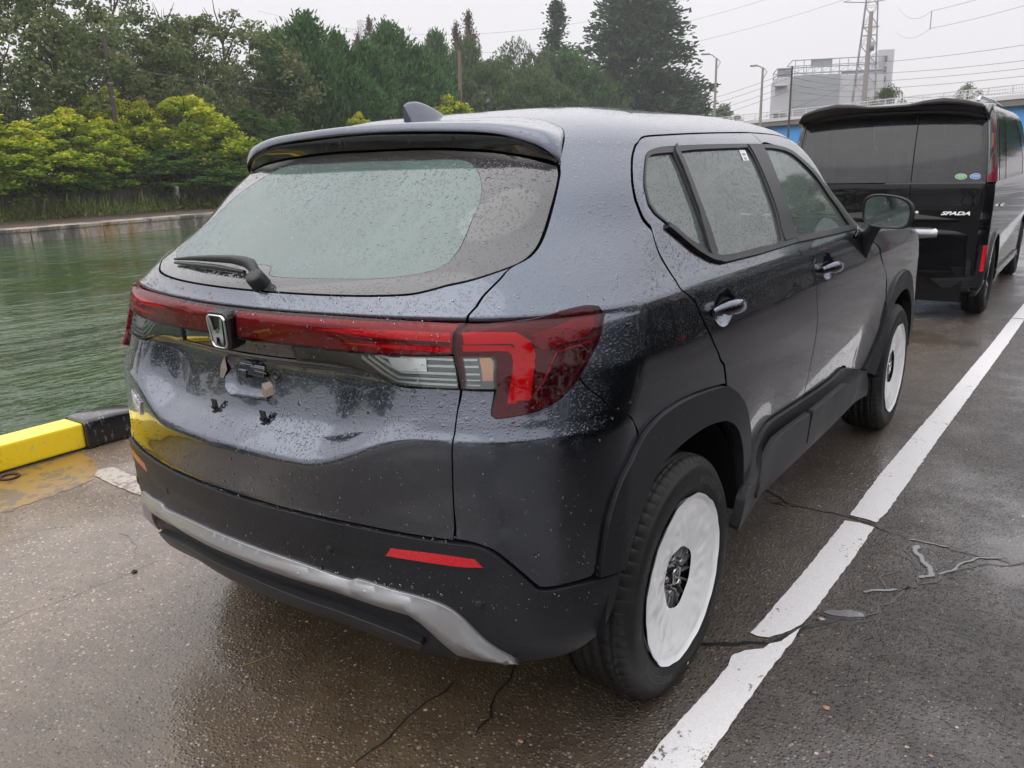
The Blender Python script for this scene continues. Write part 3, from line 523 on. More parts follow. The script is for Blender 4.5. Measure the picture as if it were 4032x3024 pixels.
ribbon('ground_crack', [(.70, .16), (.80, .20), (.90, .26), (.97, .305), (1.02, .345), (1.06, .43), (1.08, .50), (1.15, .57)], .022, .0015, M['crack'], seed=21, jit=.008)
t = NT('puddle_film'); co = t.co('Object'); b_ = t.bsdf((.075, .07, .07), .05, 0, .5, 1., .01, normal=t.bump(t.noise(14, 2, .5, co), .002, .3)); M['puddle'] = t.m
sheet('crack_edge', ragged([tuple(p) for p in GR['pudA']], .008, .006, 5), .0015, M['crack']); sheet('crack_water', ragged([(1.165+(p[0]-1.165)*.8, .63+(p[1]-.63)*.62) for p in GR['pudA']], .008, .006, 3), .003, M['puddle'])
for i, (pth, wd) in enumerate((([(1.17, .80), (1.21, .83), (1.26, .88)], .018), ([(1.31, 1.0), (1.335, 1.04), (1.315, 1.10), (1.285, 1.18), (1.26, 1.26)], .022), ([(1.22, 1.30), (1.29, 1.305), (1.36, 1.305)], .010), ([(1.36, 1.06), (1.41, 1.18), (1.46, 1.27), (1.53, 1.31)], .012))):
    ribbon('crack_edge', pth, wd*1.5, .0024, M['crack'], seed=60+i, jit=.010, sub=.008); ribbon('crack_water', pth, wd, .0034, M['puddle'], seed=60+i, jit=.010, sub=.008)
for i, pth in enumerate(([(1.10, .52), (1.17, .60), (1.24, .69), (1.26, .80), (1.30, .93), (1.36, 1.0), (1.40, 1.12), (1.5, 1.24), (1.62, 1.33)], [(1.12, 1.335), (1.22, 1.315), (1.32, 1.31), (1.45, 1.28), (1.56, 1.30)], [(1.16, .80), (1.24, .85), (1.31, .93), (1.30, 1.05), (1.24, 1.2), (1.21, 1.30)], [(1.30, 1.05), (1.27, 1.13), (1.20, 1.16)], [(1.24, .86), (1.20, .92), (1.22, 1.0)])): ribbon('ground_crack', pth, .010, .0022, M['crack'], seed=40+i, jit=.012)
# kerb beams along the quay: yellow steel beam with black rubber end caps
def kerb_beam(y0, y1, label):
    root = empty('quay_kerb', (-2.70, (y0+y1)/2, 0), label, 'kerb', 'yellow kerb beams along the quay edge')
    cy = (y0+y1)/2; L_ = y1-y0
    m = MB(); m.box((0, 0, .077), (.185, L_-.84, .134), bev=.012); m.build('yellow_beam', M['yellow_kerb'], root)
    for sg_ in (-1, 1):
        sec = []; n = 12
        yy = [L_/2-.42, L_/2-.405, L_/2-.25, L_/2-.14, L_/2-.06, L_/2-.01, L_/2]; hh = [.150, .158, .158, .150, .128, .085, .03]
        V = []
        for y, h in zip(yy, hh):
            w_ = .104 if h > .04 else .08
            for (a, b) in rrect(1, 1, .12, 3): V.append((a*w_*2*(1 if b > 0 else 1.12), sg_*y, max(.001, .5*h+b*h)))
        k = 16; m = MB(); m.add(V, [(i*k+j, i*k+(j+1) % k, (i+1)*k+(j+1) % k, (i+1)*k+j) for i in range(len(yy)-1) for j in range(k)]+[tuple(range(k)), tuple(range((len(yy)-1)*k, len(yy)*k))], True)
        for i_ in (-1, -2): m.sm[i_] = False
        m.build('rubber_end_cap', M['black_kerb'], root)
    for y in (-L_/2+.9, 0, L_/2-.9):
        m = MB(); m.box((0, y, .006), (.12, .14, .010)); m.build('beam_foot', M['rust'], root)
    return root
k0 = kerb_beam(-2.62, .55, 'yellow kerb beam on the quay edge beside the grey car, its black end cap showing')
yk = .95
for i in range(4):
    k_ = copy_tree(k0); k_.location.y = yk+1.585; k_['label'] = ['yellow kerb beam on the quay edge hidden behind the grey car', 'third kerb beam along the quay, beyond the grey car', 'fourth kerb beam along the quay, beside the black van', 'farthest kerb beam along the quay, past the van'][i]; yk += 3.57
for i in range(3):
    k_ = copy_tree(k0); k_.location.y = -2.62-.4-1.585-3.57*i; k_['label'] = ['yellow kerb beam nearest the camera, mirrored in the tailgate', 'yellow kerb beam on the quay behind the camera', 'last kerb beam on the quay behind the camera'][i]
# rusty ring, washer, straw, pebbles
m = MB(); m.tube([(.040*math.cos(a), .040*math.sin(a), .007) for a in [2*math.pi*k/24 for k in range(25)]], .0065, 8, cap=False); r0 = m.build('mooring_ring', M['rust']); r0.location = (-2.515, -.298, 0); tag(r0, 'rusty iron ring lying on the ground under the yellow kerb beam', 'ring')
m = MB(); m.lathe([(.004, .0), (.004, .005), (.0055, .006), (.009, .006), (.0105, .004), (.0105, 0)], 20); w0_ = m.build('rubber_washer', M['lamp_black']); w0_.location = (-1.067, -.486, .001); tag(w0_, 'small black rubber washer lying on the pale wet concrete', 'washer')
m = MB(); m.tube([tuple(p)+(.002,) for p in GR['straw']], .0012, 5); o = m.build('straw', plain('dry_straw', (.30, .22, .12), .7)); tag(o, 'thin dry stalk lying on the dark wet ground behind the car', 'straw')
stone_m = [plain('pebble_%d' % i, c, .35, 0, .5, .5) for i, c in enumerate([(.30, .16, .10), (.05, .05, .055), (.33, .29, .24), (.14, .10, .08)])]
peb = [(1.236, .125, .010, 0, 'orange brown'), (1.19, .172, .009, 1, 'dark grey'), (.636, -.43, .008, 0, 'reddish'), (.640, -.395, .006, 3, 'brown'), (1.105, .555, .010, 2, 'tan'), (.90, .233, .008, 1, 'round dark'), (-2.42, .30, .012, 0, 'orange'), (1.02, -.02, .006, 2, 'pale')]
rnd = random.Random(4)
for i, (x, y, r, k_, wd) in enumerate(peb):
    bm = bmesh.new(); bmesh.ops.create_icosphere(bm, subdivisions=2, radius=1)
    for v in bm.verts:
        q = 1+.25*noise.noise(v.co*1.5+Vector((i*7, 0, 0))); v.co = Vector((v.co.x*r*q*1.2, v.co.y*r*q*.85, v.co.z*r*.45*q+r*.25))
    me = bpy.data.meshes.new('pebble'); bm.to_mesh(me); bm.free(); me.polygons.foreach_set('use_smooth', [True]*len(me.polygons)); o = add_obj('pebble', me, stone_m[k_]); o.location = (x, y, 0)
    tag(o, wd+' pebble '+['on the asphalt right of the painted line', 'beside the orange pebble, right of the line', 'on the wet asphalt behind the rear wheel', 'next to the reddish one behind the wheel', 'lying in the water-filled crack', 'by the gap in the white line', 'at the foot of the black kerb cap', 'just right of the white line near the camera'][i], 'pebble')
# loose grit: real stone chips standing out of the asphalt
def grit():
    rs_ = np.random.RandomState(3); V = []; F = []; n = 20000
    # denser close to the camera
    r = 6.5*rs_.rand(n)**1.6+.35; a = YAW+(rs_.rand(n)-.5)*1.5; X = CP[0]+r*np.sin(a); Y = CP[1]+r*np.cos(a)
    k = (X > -2.45); X, Y = X[k], Y[k]; n = len(X); sz = .0012+.0032*rs_.rand(n)**2.5
    base = np.array([(1, 0, 0), (-.5, .87, 0), (-.5, -.87, 0), (0, 0, .7)])
    ang = rs_.rand(n)*6.28; c, s = np.cos(ang), np.sin(ang)
    P = base[None]*np.stack([sz*1.3, sz*.9, sz*.8], 1)[:, None]
    Q = np.stack([P[..., 0]*c[:, None]-P[..., 1]*s[:, None]+X[:, None], P[..., 0]*s[:, None]+P[..., 1]*c[:, None]+Y[:, None], P[..., 2]+.0003], -1)
    V = Q.reshape(-1, 3); i = np.arange(n)*4; F = np.concatenate([np.stack([i, i+1, i+3], 1), np.stack([i+1, i+2, i+3], 1), np.stack([i+2, i, i+3], 1)])
    me = bpy.data.meshes.new('grit'); me.from_pydata(V.tolist(), [], F.tolist()); t = NT('grit_stone'); co = t.co('Object')
    v = t.noise(320, 1, .5, co); t.bsdf(t.ramp(v, [(.3, (.03, .028, .028)), (.45, (.12, .09, .065)), (.6, (.18, .14, .105)), (.74, (.32, .28, .24))]), .3, 0, .5, .6)
    o = add_obj('grit', me, t.m); o['kind'] = 'stuff'
grit()
# ------------------------------------------------------------------ grey car: panels cut from the body surface
def smooth_outline(L, step=.014, corner=40, closed=True):
    L = [np.array(p, float) for p in L]; n = len(L); out = []
    def ang(i):
        a = L[i]-L[i-1]; b = L[(i+1) % n]-L[i]
        na, nb = np.linalg.norm(a), np.linalg.norm(b)
        if na < 1e-6 or nb < 1e-6: return 180
        return math.degrees(math.acos(max(-1, min(1, float(a@b)/na/nb))))
    C = [ang(i) > corner for i in range(n)]
    for i in range(n):
        p1, p2 = L[i], L[(i+1) % n]
        p0 = L[i-1] if not C[i] else 2*p1-p2
        p3 = L[(i+2) % n] if not C[(i+1) % n] else 2*p2-p1
        d = np.linalg.norm(p2-p1)
        if d < 1e-6: continue
        # limit neighbours so that uneven spacing does not overshoot
        m1 = (p2-p0); m2 = (p3-p1)
        l1, l2 = np.linalg.norm(m1), np.linalg.norm(m2)
        m1 = m1/max(l1, 1e-9)*d; m2 = m2/max(l2, 1e-9)*d
        k = max(1, int(math.ceil(d/step)))
        for j in range(k):
            u = j/k; out.append((2*u**3-3*u*u+1)*p1+(u**3-2*u*u+u)*m1+(-2*u**3+3*u*u)*p2+(u**3-u*u)*m2)
    return np.array(out)
def inside(P, poly):
    x, y = P[:, 0], P[:, 1]; r = np.zeros(len(P), bool); n = len(poly)
    for i in range(n):
        x1, y1 = poly[i]; x2, y2 = poly[(i+1) % n]
        if y1 == y2: continue
        c = ((y1 > y) != (y2 > y)) & (x < (x2-x1)*(y-y1)/(y2-y1)+x1); r ^= c
    return r
def area2(p): x, y = p[:, 0], p[:, 1]; return float((x*np.roll(y, -1)-y*np.roll(x, -1)).sum())
def shrink(p, g):
    if area2(p) < 0: p = p[::-1]
    a = np.roll(p, 1, 0); b = np.roll(p, -1, 0); d = b-a; n = np.stack([-d[:, 1], d[:, 0]], 1); n /= np.linalg.norm(n, axis=1)[:, None]+1e-9
    return p+n*g
TG = sorted(set([round(x, 3) for x in ROWS[:, 0]] + [round(.02*i, 3) for i in range(0, 55)] + [round(1.08+.03*i, 3) for i in range(0, 38)]))
TG = np.array([t for i, t in enumerate(TG) if i == 0 or t-TG[i-1] > .004])
SG = np.concatenate([np.arange(0, .66, .025), np.arange(.66, 1.05, .018), np.arange(1.06, 4.2, .045), np.arange(4.2, 4.52, .03), np.arange(4.54, 5.21, .06)])
def off_fn(off):
    return off if callable(off) else (lambda s, t: np.full(np.shape(s), off))
def panel(name, outline, mat, parent, off=0.0, thick=.010, gap=.0018, holes=(), mirror=False, sym=False, smooth=True, corner=40, step=.014, fine=1.0):
    """a sheet of the body surface inside `outline`, with folded edges"""
    o = np.array(outline, float)
    if sym: o = np.concatenate([o, (o*[-1, 1])[::-1]])            # outline given from centre to centre on the right side
    if mirror: o = o*[-1, 1]
    o = smooth_outline(o, step, corner) if smooth else o
    o = shrink(o, gap)
    H = []
    for h in holes:
        h = np.array(h, float)
        if mirror: h = h*[-1, 1]
        h = smooth_outline(h, step, corner); h = shrink(h, -gap); H.append(h)
    lo, hi = o.min(0), o.max(0)
    sg = np.concatenate([-SG[1:][::-1], SG])
    sg = sg[(sg > lo[0]) & (sg < hi[0])]; tg = TG[(TG > lo[1]) & (TG < hi[1])]
    if fine != 1.0:
        sg = np.arange(lo[0], hi[0], .02*fine); tg = np.arange(lo[1], hi[1], .02*fine)
    g = np.stack(np.meshgrid(sg, tg, indexing='ij'), -1).reshape(-1, 2) if len(sg) and len(tg) else np.zeros((0, 2))
    if len(g):
        k = inside(g, o)
        for h in H: k &= ~inside(g, h)
        g = g[k]
        allb = np.concatenate([o]+H)
        if len(g):
            dmin = np.full(len(g), 9.)
            for q in range(0, len(allb), 64):
                dmin = np.minimum(dmin, np.linalg.norm(g[:, None]-allb[None, q:q+64], axis=2).min(1))
            g = g[dmin > .006]
    pts = [Vector(p) for p in o]; edges = [(i, (i+1) % len(o)) for i in range(len(o))]; base = len(o)
    for h in H:
        pts += [Vector(p) for p in h]; edges += [(base+i, base+(i+1) % len(h)) for i in range(len(h))]; base += len(h)
    pts += [Vector(p) for p in g]
    V, _, F, _, _, _ = geometry.delaunay_2d_cdt(pts, edges, [], 0, 1e-6)
    V = np.array([tuple(v) for v in V]); F = np.array([tuple(f) for f in F])
    cen = V[F].mean(1); k = inside(cen, o)
    for h in H: k &= ~inside(cen, h)
    F = F[k]
    of = off_fn(off)
    Nn = N(V[:, 0], V[:, 1]); X = S(V[:, 0], V[:, 1]) + Nn*of(V[:, 0], V[:, 1])[:, None]
    a, b, c = V[F[:, 0]], V[F[:, 1]], V[F[:, 2]]
    cr = (b-a)[:, 0]*(c-a)[:, 1]-(b-a)[:, 1]*(c-a)[:, 0]
    F = np.where(cr[:, None] < 0, F[:, ::-1], F)
    if callable(off):                                               # true normals of the offset sheet
        e = 2e-3
        def X_(s, t): return S(s, t)+N(s, t)*of(s, t)[:, None]
        A = X_(V[:, 0]+e, V[:, 1])-X_(V[:, 0]-e, V[:, 1]); B = X_(V[:, 0], V[:, 1]+e)-X_(V[:, 0], V[:, 1]-e)
        Nv = np.cross(A, B); Nv /= np.linalg.norm(Nv, axis=1)[:, None]+1e-12
    else: Nv = Nn
    verts = [tuple(p) for p in X]; faces = [tuple(int(q) for q in f) for f in F]; norms = [tuple(p) for p in Nv]
    if thick:
        for ring, sgn in [(o, 1)]+[(h, -1) for h in H]:
            ring = ring if area2(ring) > 0 else ring[::-1]
            n0 = N(ring[:, 0], ring[:, 1]); P0 = S(ring[:, 0], ring[:, 1])+n0*of(ring[:, 0], ring[:, 1])[:, None]; P1 = P0-n0*thick
            tan = np.roll(P0, -1, 0)-np.roll(P0, 1, 0); tan /= np.linalg.norm(tan, axis=1)[:, None]+1e-9
            on = np.cross(tan, n0)*sgn
            b = len(verts); m = len(ring)
            bl = n0*.72+on*.72; bl /= np.linalg.norm(bl, axis=1)[:, None]
            verts += [tuple(p) for p in P0]+[tuple(p) for p in (P0-n0*.0015+on*.0008)]+[tuple(p) for p in P1]
            norms += [tuple(p) for p in bl]+[tuple(p) for p in on]*1+[tuple(p) for p in on]
            for r in (0, m):
                for i in range(m):
                    j = (i+1) % m; q = (b+r+i, b+r+m+i, b+r+m+j, b+r+j)
                    faces.append(q if sgn > 0 else q[::-1])
    me = bpy.data.meshes.new(name); me.from_pydata(verts, [], faces); me.polygons.foreach_set('use_smooth', [True]*len(faces)); me.update()
    me.normals_split_custom_set_from_vertices([Vector(n_) for n_ in norms])
    return add_obj(name, me, mat, parent)
def pair(name, outline, mat, parent, **k):
    a = panel(name, outline, mat, parent, **k); b = panel(name, outline, mat, parent, mirror=True, **k); return a, b
def band(path, wd):
    p = smooth_outline(list(path)+list(path)[::-1], .02, 40)[:None]
    p = np.array(path, float); q = []
    for i in range(len(p)-1):
        k = max(1, int(np.linalg.norm(p[i+1]-p[i])/.02)); q += [p[i]+(p[i+1]-p[i])*j/k for j in range(k)]
    q.append(p[-1]); p = np.array(q); d = np.gradient(p, axis=0); n = np.stack([-d[:, 1], d[:, 0]], 1); n /= np.linalg.norm(n, axis=1)[:, None]+1e-9
    wd = np.interp(np.linspace(0, 1, len(p)), np.linspace(0, 1, len(wd)), wd) if isinstance(wd, (list, tuple)) else np.full(len(p), wd)
    return np.concatenate([p+n*wd[:, None]/2, (p-n*wd[:, None]/2)[::-1]])
def SP(s, t, off=0.):
    n = N(np.array([s*1.]), np.array([t*1.]))[0]; return Vector(S(np.array([s*1.]), np.array([t*1.]))[0]+n*off), Vector(n)
def frame_at(s, t, off=0.):
    """matrix with x along the body, y up the body, z outward"""
    p, n = SP(s, t, off); a = (SP(s+.01, t, off)[0]-SP(s-.01, t, off)[0]).normalized(); b = n.cross(a).normalized(); a = b.cross(n).normalized()
    return Matrix(((a.x, b.x, n.x, p.x), (a.y, b.y, n.y, p.y), (a.z, b.z, n.z, p.z), (0, 0, 0, 1)))
def inv(y, z, s0=2., t0=.5):
    p = np.array([s0, t0])
    for _ in range(40):
        f = lambda q: S(np.array([q[0]]), np.array([q[1]]))[0][1:]-np.array([y, z])
        r = f(p); J = np.stack([(f(p+[1e-4, 0])-r)/1e-4, (f(p+[0, 1e-4])-r)/1e-4], 1)
        st = np.linalg.lstsq(J, -r, rcond=None)[0]; m = abs(st).max(); p = p+st*min(1, .3/max(m, 1e-9))
        if m < 1e-6: break
    return [float(p[0]), float(p[1])]

car = empty('grey_car', (0, 0, 0), 'new dark slate grey SUV parked in front, film on its wheels, no number plate', 'car')
PT = M['slate_paint']
A_out = TR['arch_out']; A_in = TR['arch_in']
lampR = TR['lamp'][:19]                                           # outer lamp edge, from its top inner corner round to the lens foot
# --- tailgate
seam_low = [[.697, .849], [.686, .747], [.679, .654], [.672, .600], [.663, .543], [.660, .491]]
gate = [[0, .507], [.25, .503], [.43, .497], [.55, .491], [.655, .487]] + [p for p in seam_low[::-1]][1:-1] + [[.694, .850], [.623, .850], [.530, .847], [.455, .890], [.375, .905], [.27, .908], [.0, .908]]
plate_hole = [[-.075, .850], [-.02, .853], [.055, .85], [.075, .835], [.078, .820], [.112, .800], [.118, .765], [.102, .748], [-.06, .742], [-.092, .755], [-.098, .80], [-.085, .838]]
panel('tailgate', gate, PT, car, sym=True, holes=[plate_hole], corner=35)
seamU = [[.719, 1.016], [.7275, 1.040], [.740, 1.062], [.7565, 1.096], [.772, 1.130], [.783, 1.164]]
upper = [[0, 1.012], [.40, 1.012], [.57, 1.012]] + seamU + [[.727, 1.126], [.63, 1.095], [.55, 1.087], [.41, 1.084], [0, 1.083]]
panel('tailgate_upper', upper, PT, car, sym=True)
glass = [[0, 1.087], [.41, 1.088], [.55, 1.091], [.63, 1.099], [.727, 1.130], [.783, 1.168], [.8025, 1.195], [.813, 1.246], [.817, 1.352], [.8165, 1.478], [.810, 1.515], [.751, 1.548], [.678, 1.567], [.513, 1.578], [.288, 1.590], [0, 1.592]]
mint = [[0, 1.548], [.305, 1.545], [.52, 1.54], [.60, 1.50], [.650, 1.444], [.690, 1.37], [.705, 1.299], [.706, 1.23], [.697, 1.190], [.661, 1.165], [.541, 1.143], [.342, 1.137], [.133, 1.134], [.094, 1.140], [.076, 1.160], [.05, 1.166], [-.05, 1.166], [-.076, 1.160], [-.094, 1.140], [-.133, 1.134]]
mint_l = [(-a, b) for a, b in mint[:13]][::-1]
mint_full = mint + mint_l[:-1]
panel('glass_border', glass, M['frit'], car, sym=True, holes=[mint_full], off=-.001, thick=.006)
panel('rear_window', mint_full, M['rear_glass'], car, off=-.0015, thick=0, gap=-.0005)
# --- number plate recess and its fixings
def bowl(name, outline, depth, mat, parent, rings=7, lip=.0, mirror=False, power=3):
    o = np.array(outline, float)*([-1, 1] if mirror else [1, 1]); o = smooth_outline(o, .012, 60); o = shrink(o, 0)
    c = o.mean(0); V = []; F = []; n = len(o)
    for k in range(rings+1):
        r = 1-k/rings; p = c+(o-c)*r; d = depth*(1-r**power); X = S(p[:, 0], p[:, 1])-N(p[:, 0], p[:, 1])*d; V += [tuple(x) for x in X]
    for k in range(rings):
        for i in range(n): j = (i+1) % n; F.append((k*n+i, k*n+j, (k+1)*n+j, (k+1)*n+i))
    m = MB(); m.add(V, F, True); return m.build(name, mat, parent)
rec = bowl('plate_recess', plate_hole, .014, PT, car, power=6)
def on_body_up(mb, s, t, off, fn):
    m2 = MB(); fn(m2); p = SP(s, t, off)[0]; Mx = Matrix(((1, 0, 0, p.x), (0, -.15, -.99, p.y), (0, .99, -.15, p.z), (0, 0, 0, 1)))
    mb.add([Mx @ Vector(q_) for q_ in m2.v], m2.f); mb.sm[-len(m2.f):] = m2.sm
def on_body(mb, s, t, off, fn):
    """run fn in a local frame standing on the body"""
    m2 = MB(); fn(m2); Mx = frame_at(s, t, off); mb.add([Mx @ Vector(p) for p in m2.v], m2.f); mb.sm[-len(m2.f):] = m2.sm
q = MB()
on_body(q, .01, .795, -.010, lambda m: (m.box((0, .012, .002), (.10, .028, .006), bev=.003), m.box((-.03, .0, .004), (.03, .02, .010), bev=.003), m.box((.03, .018, .006), (.05, .008, .006), bev=.002), m.tube([(-.045, .03, .004), (0, .03, .004), (.02, .012, .006), (.06, .01, .004)], .003, 6)))
q.build('latch_pressing', PT, rec)
q = MB(); on_body(q, .085, .768, -.006, lambda m: m.add([(-.022, -.012, 0), (0, -.018, .006), (.02, -.008, .002), (.022, .014, .006), (.004, .022, .001), (-.02, .014, .005), (0, 0, .010)], [(0, 1, 6), (1, 2, 6), (2, 3, 6), (3, 4, 6), (4, 5, 6), (5, 0, 6)]))
q.build('tape_scrap', plain('brown_tape', (.26, .20, .17), .45), rec)
q = MB(); on_body(q, -.105, .80, .001, lambda m: m.add([(-.014, -.026, 0), (.006, -.028, .004), (.018, -.004, .002), (.006, .030, .004), (-.012, .006, .001), (.002, 0, .011)], [(0, 1, 5), (1, 2, 5), (2, 3, 5), (3, 4, 5), (4, 0, 5)]))
q.build('tape_scrap', plain('brown_tape2', (.30, .24, .21), .45), car)
q = MB(); on_body(q, .119, .805, .0, lambda m: (m.lathe([(.0, .001), (.006, .001), (.007, .003), (.012, .003), (.013, .0)], 20), m.lathe([(.017, .0), (.019, .002), (.021, .0)], 24)))
q.build('plate_screw_hole', M['lamp_black'], car)
for s_ in (-.105, .105):
    q = MB(); on_body_up(q, s_, .694, .001, lambda m: (m.box((0, .006, .002), (.020, .042, .004), bev=.001), m.box((-.002, .006, .006), (.015, .009, .006), bev=.0015), m.box((-.003, -.010, .006), (.016, .011, .007), bev=.0015)))
    q.build('plate_clip', M['trim'], car)
# --- light bar
barc = [[0, .950], [.29, .946], [.385, .943], [.555, .942], [.690, .948], [.701, .990], [.715, 1.009], [.57, 1.007], [.40, 1.006], [0, 1.006]]
lb = panel('light_bar', barc, M['lamp_wine'], car, sym=True, off=.008, thick=.012)
panel('light_bar_lens', barc, M['red_lens'], lb, sym=True, off=.016, thick=.008, gap=-.001)
for sg_ in (1, -1):
    mir = sg_ < 0
    panel('light_guide', band([[.335, .988], [.45, .986], [.55, .984], [.692, .981]], [.004, .016, .021, .021]), M['lamp_red'], lb, off=.0105, thick=.003, mirror=mir, smooth=False)
    panel('light_guide', band([[.40, .960], [.55, .959], [.686, .956]], [.003, .010, .012]), M['lamp_red'], lb, off=.0105, thick=.003, mirror=mir, smooth=False)
    panel('light_guide', band([[.30, .973], [.45, .972], [.686, .969]], [.002, .006, .008]), M['lamp_dark'], lb, off=.0108, thick=.003, mirror=mir, smooth=False)
strip = [[0, .912], [.245, .912], [.245, .944], [0, .948]]
panel('lamp_strip', strip, M['gloss_black'], car, sym=True, off=.004, thick=.014)
lens = [[.245, .943], [.248, .912], [.375, .909], [.457, .893], [.530, .850], [.623, .853], [.692, .853], [.688, .944], [.55, .939], [.385, .940]]
for mir in (False, True):
    b = panel('reversing_lamp', lens, M['lamp_mid'], car, off=.001, thick=.012, mirror=mir, corner=30)
    for L_, wd in (([[.452, .932], [.489, .908], [.542, .866], [.689, .866]], .011), ([[.472, .934], [.509, .911], [.548, .884], [.687, .884]], .010), ([[.492, .936], [.528, .917], [.559, .902], [.687, .902]], .010), ([[.50, .938], [.60, .920], [.687, .920]], .009), ([[.56, .936], [.687, .935]], .008)):
        panel('reflector_fin', band(L_, wd), M['lamp_grey'], b, off=.0035, thick=.002, mirror=mir, smooth=False)
    panel('reversing_bulb', [[.528, .936], [.627, .938], [.624, .904], [.551, .902], [.529, .923]], M['lamp_white'], b, off=.006, thick=.003, mirror=mir)
    panel('clear_lens', lens, M['clear_lens'], b, off=.010, thick=.010, mirror=mir, gap=0, corner=30)
# --- emblem on the light bar
def emblem(parent, Mx, W_, H_, back=None, backd=.03):
    def taper(P): return [(x*(1+.10*(y/(H_/2))), y) for x, y in P]
    if back:
        m = MB(); P = taper(rrect(W_*1.24, H_*1.14, W_*.30, 6)); P2 = [(x*.94, y*.95) for x, y in P]
        n = len(P); V = [(x, y, -backd) for x, y in P]+[(x, y, -.004) for x, y in P]+[(x, y, 0) for x, y in P2]
        m.add(V, [(i, (i+1) % n, n+(i+1) % n, n+i) for i in range(n)]+[(n+i, n+(i+1) % n, 2*n+(i+1) % n, 2*n+i) for i in range(n)]+[tuple(range(2*n, 3*n))])
        b = m.build('emblem_base', M['lamp_black'], parent); b.data.transform(Mx); parent = b
    P = taper(rrect(W_, H_, W_*.24, 8)); n = len(P); m = MB(); k = 6; V = []
    for j in range(k+1):
        a = math.pi*j/k; fo = 1-.065+.065*math.cos(a); V += [(x*fo, y*fo*(1+.012*(1-math.cos(a))), .0012+.005*math.sin(a)) for x, y in P]
    m.add(V, [(j*n+i, j*n+(i+1) % n, (j+1)*n+(i+1) % n, (j+1)*n+i) for j in range(k) for i in range(n)], True)
    o1 = m.build('emblem_frame', M['chrome'], parent); o1.data.transform(Mx)
    # the letter: two flared uprights joined by a bar
    hw, hh = W_*.41, H_*.40
    Lp = [(-hw*1.02, hh), (-hw*.66, hh), (-hw*.44, hh*.10), (-hw*.22, -.10*hh), (hw*.22, -.10*hh), (hw*.44, hh*.10), (hw*.66, hh), (hw*1.02, hh), (hw*.86, .2*hh), (hw*.66, -hh*.98), (hw*.36, -hh*.98), (hw*.24, -hh*.42), (-hw*.24, -hh*.42), (-hw*.36, -hh*.98), (-hw*.66, -hh*.98), (-hw*.86, .2*hh)]
    m = MB(); V = [(x, y, .0012) for x, y in Lp]+[(x, y, .0055) for x, y in Lp]; n = len(Lp)
    vv, _, ff, _, _, _ = geometry.delaunay_2d_cdt([Vector(p) for p in Lp], [(i, (i+1) % n) for i in range(n)], [], 1, 1e-7)
    m.add([(a.x, a.y, .0055) for a in vv], [tuple(f) for f in ff]); m.add(V, [(i, (i+1) % n, n+(i+1) % n, n+i) for i in range(n)])
    o2 = m.build('emblem_letter', M['chrome'], parent, fix=False); o2.data.transform(Mx)
Mx = frame_at(0, .964, .028); Mx = Mx @ Matrix.Rotation(R_(2), 4, 'X')
emblem(car, Mx, .066, .082, back=True, backd=.035)
# --- tail lamps on the corners
def strip_neg(L_): return [list(p) for p in L_]
lamp = [p for p in TR['lamp'][:21]]
lamp_full = [[.717, 1.010]]+[list(p) for p in TR['lamp'][1:19]]+[[.700, .852], [.694, .949], [.703, .990]]
for mir in (False, True):
    b = panel('tail_lamp', lamp_full, M['lamp_dark'], car, off=.004, thick=.02, mirror=mir, corner=42)
    panel('light_guide', band(TR['band1'], .026), M['lamp_red'], b, off=.0075, thick=.004, mirror=mir, smooth=False)
    panel('light_guide', band(TR['band2'], .015), M['lamp_red'], b, off=.0075, thick=.004, mirror=mir, smooth=False)
    panel('lamp_pocket', TR['dark'], M['lamp_black'], b, off=.0065, thick=.003, mirror=mir)
    panel('light_guide', band(TR['line'], .0042), M['lamp_red'], b, off=.0085, thick=.002, mirror=mir, smooth=False)
    panel('lamp_shoulder', [[.80, .985], [.83, .995], [.868, 1.012], [.884, 1.012], [.888, .990], [.872, .968], [.835, .956], [.812, .948], [.802, .962]], M['lamp_wine'], b, off=.0065, thick=.002, mirror=mir)
    cr = panel('clear_window', [[.706, .943], [.748, .942], [.752, .933], [.7485, .90], [.748, .853], [.728, .852], [.704, .853]], M['lamp_mid'], b, off=.0085, thick=.003, mirror=mir)
    for tt_ in (.866, .884, .902, .920, .935): panel('reflector_fin', band([[.707, tt_], [.728, tt_]], .008), M['lamp_grey'], cr, off=.0100, thick=.002, mirror=mir, smooth=False)
    panel('indicator_lens', [[.729, .941], [.746, .941], [.750, .932], [.747, .90], [.746, .880], [.729, .880]], M['lamp_amber'], cr, off=.0110, thick=.004, mirror=mir)
    panel('lamp_lens', lamp_full, M['red_lens'], b, off=.016, thick=.014, mirror=mir, gap=0, corner=42, holes=[[[.703, .944], [.749, .943], [.753, .934], [.750, .90], [.7495, .853], [.728, .8525], [.703, .854]]])
    panel('clear_lens', [[.703, .944], [.749, .943], [.753, .934], [.750, .90], [.7495, .855], [.728, .8545], [.703, .856]], M['clear_lens'], b, off=.016, thick=.01, mirror=mir, gap=0)
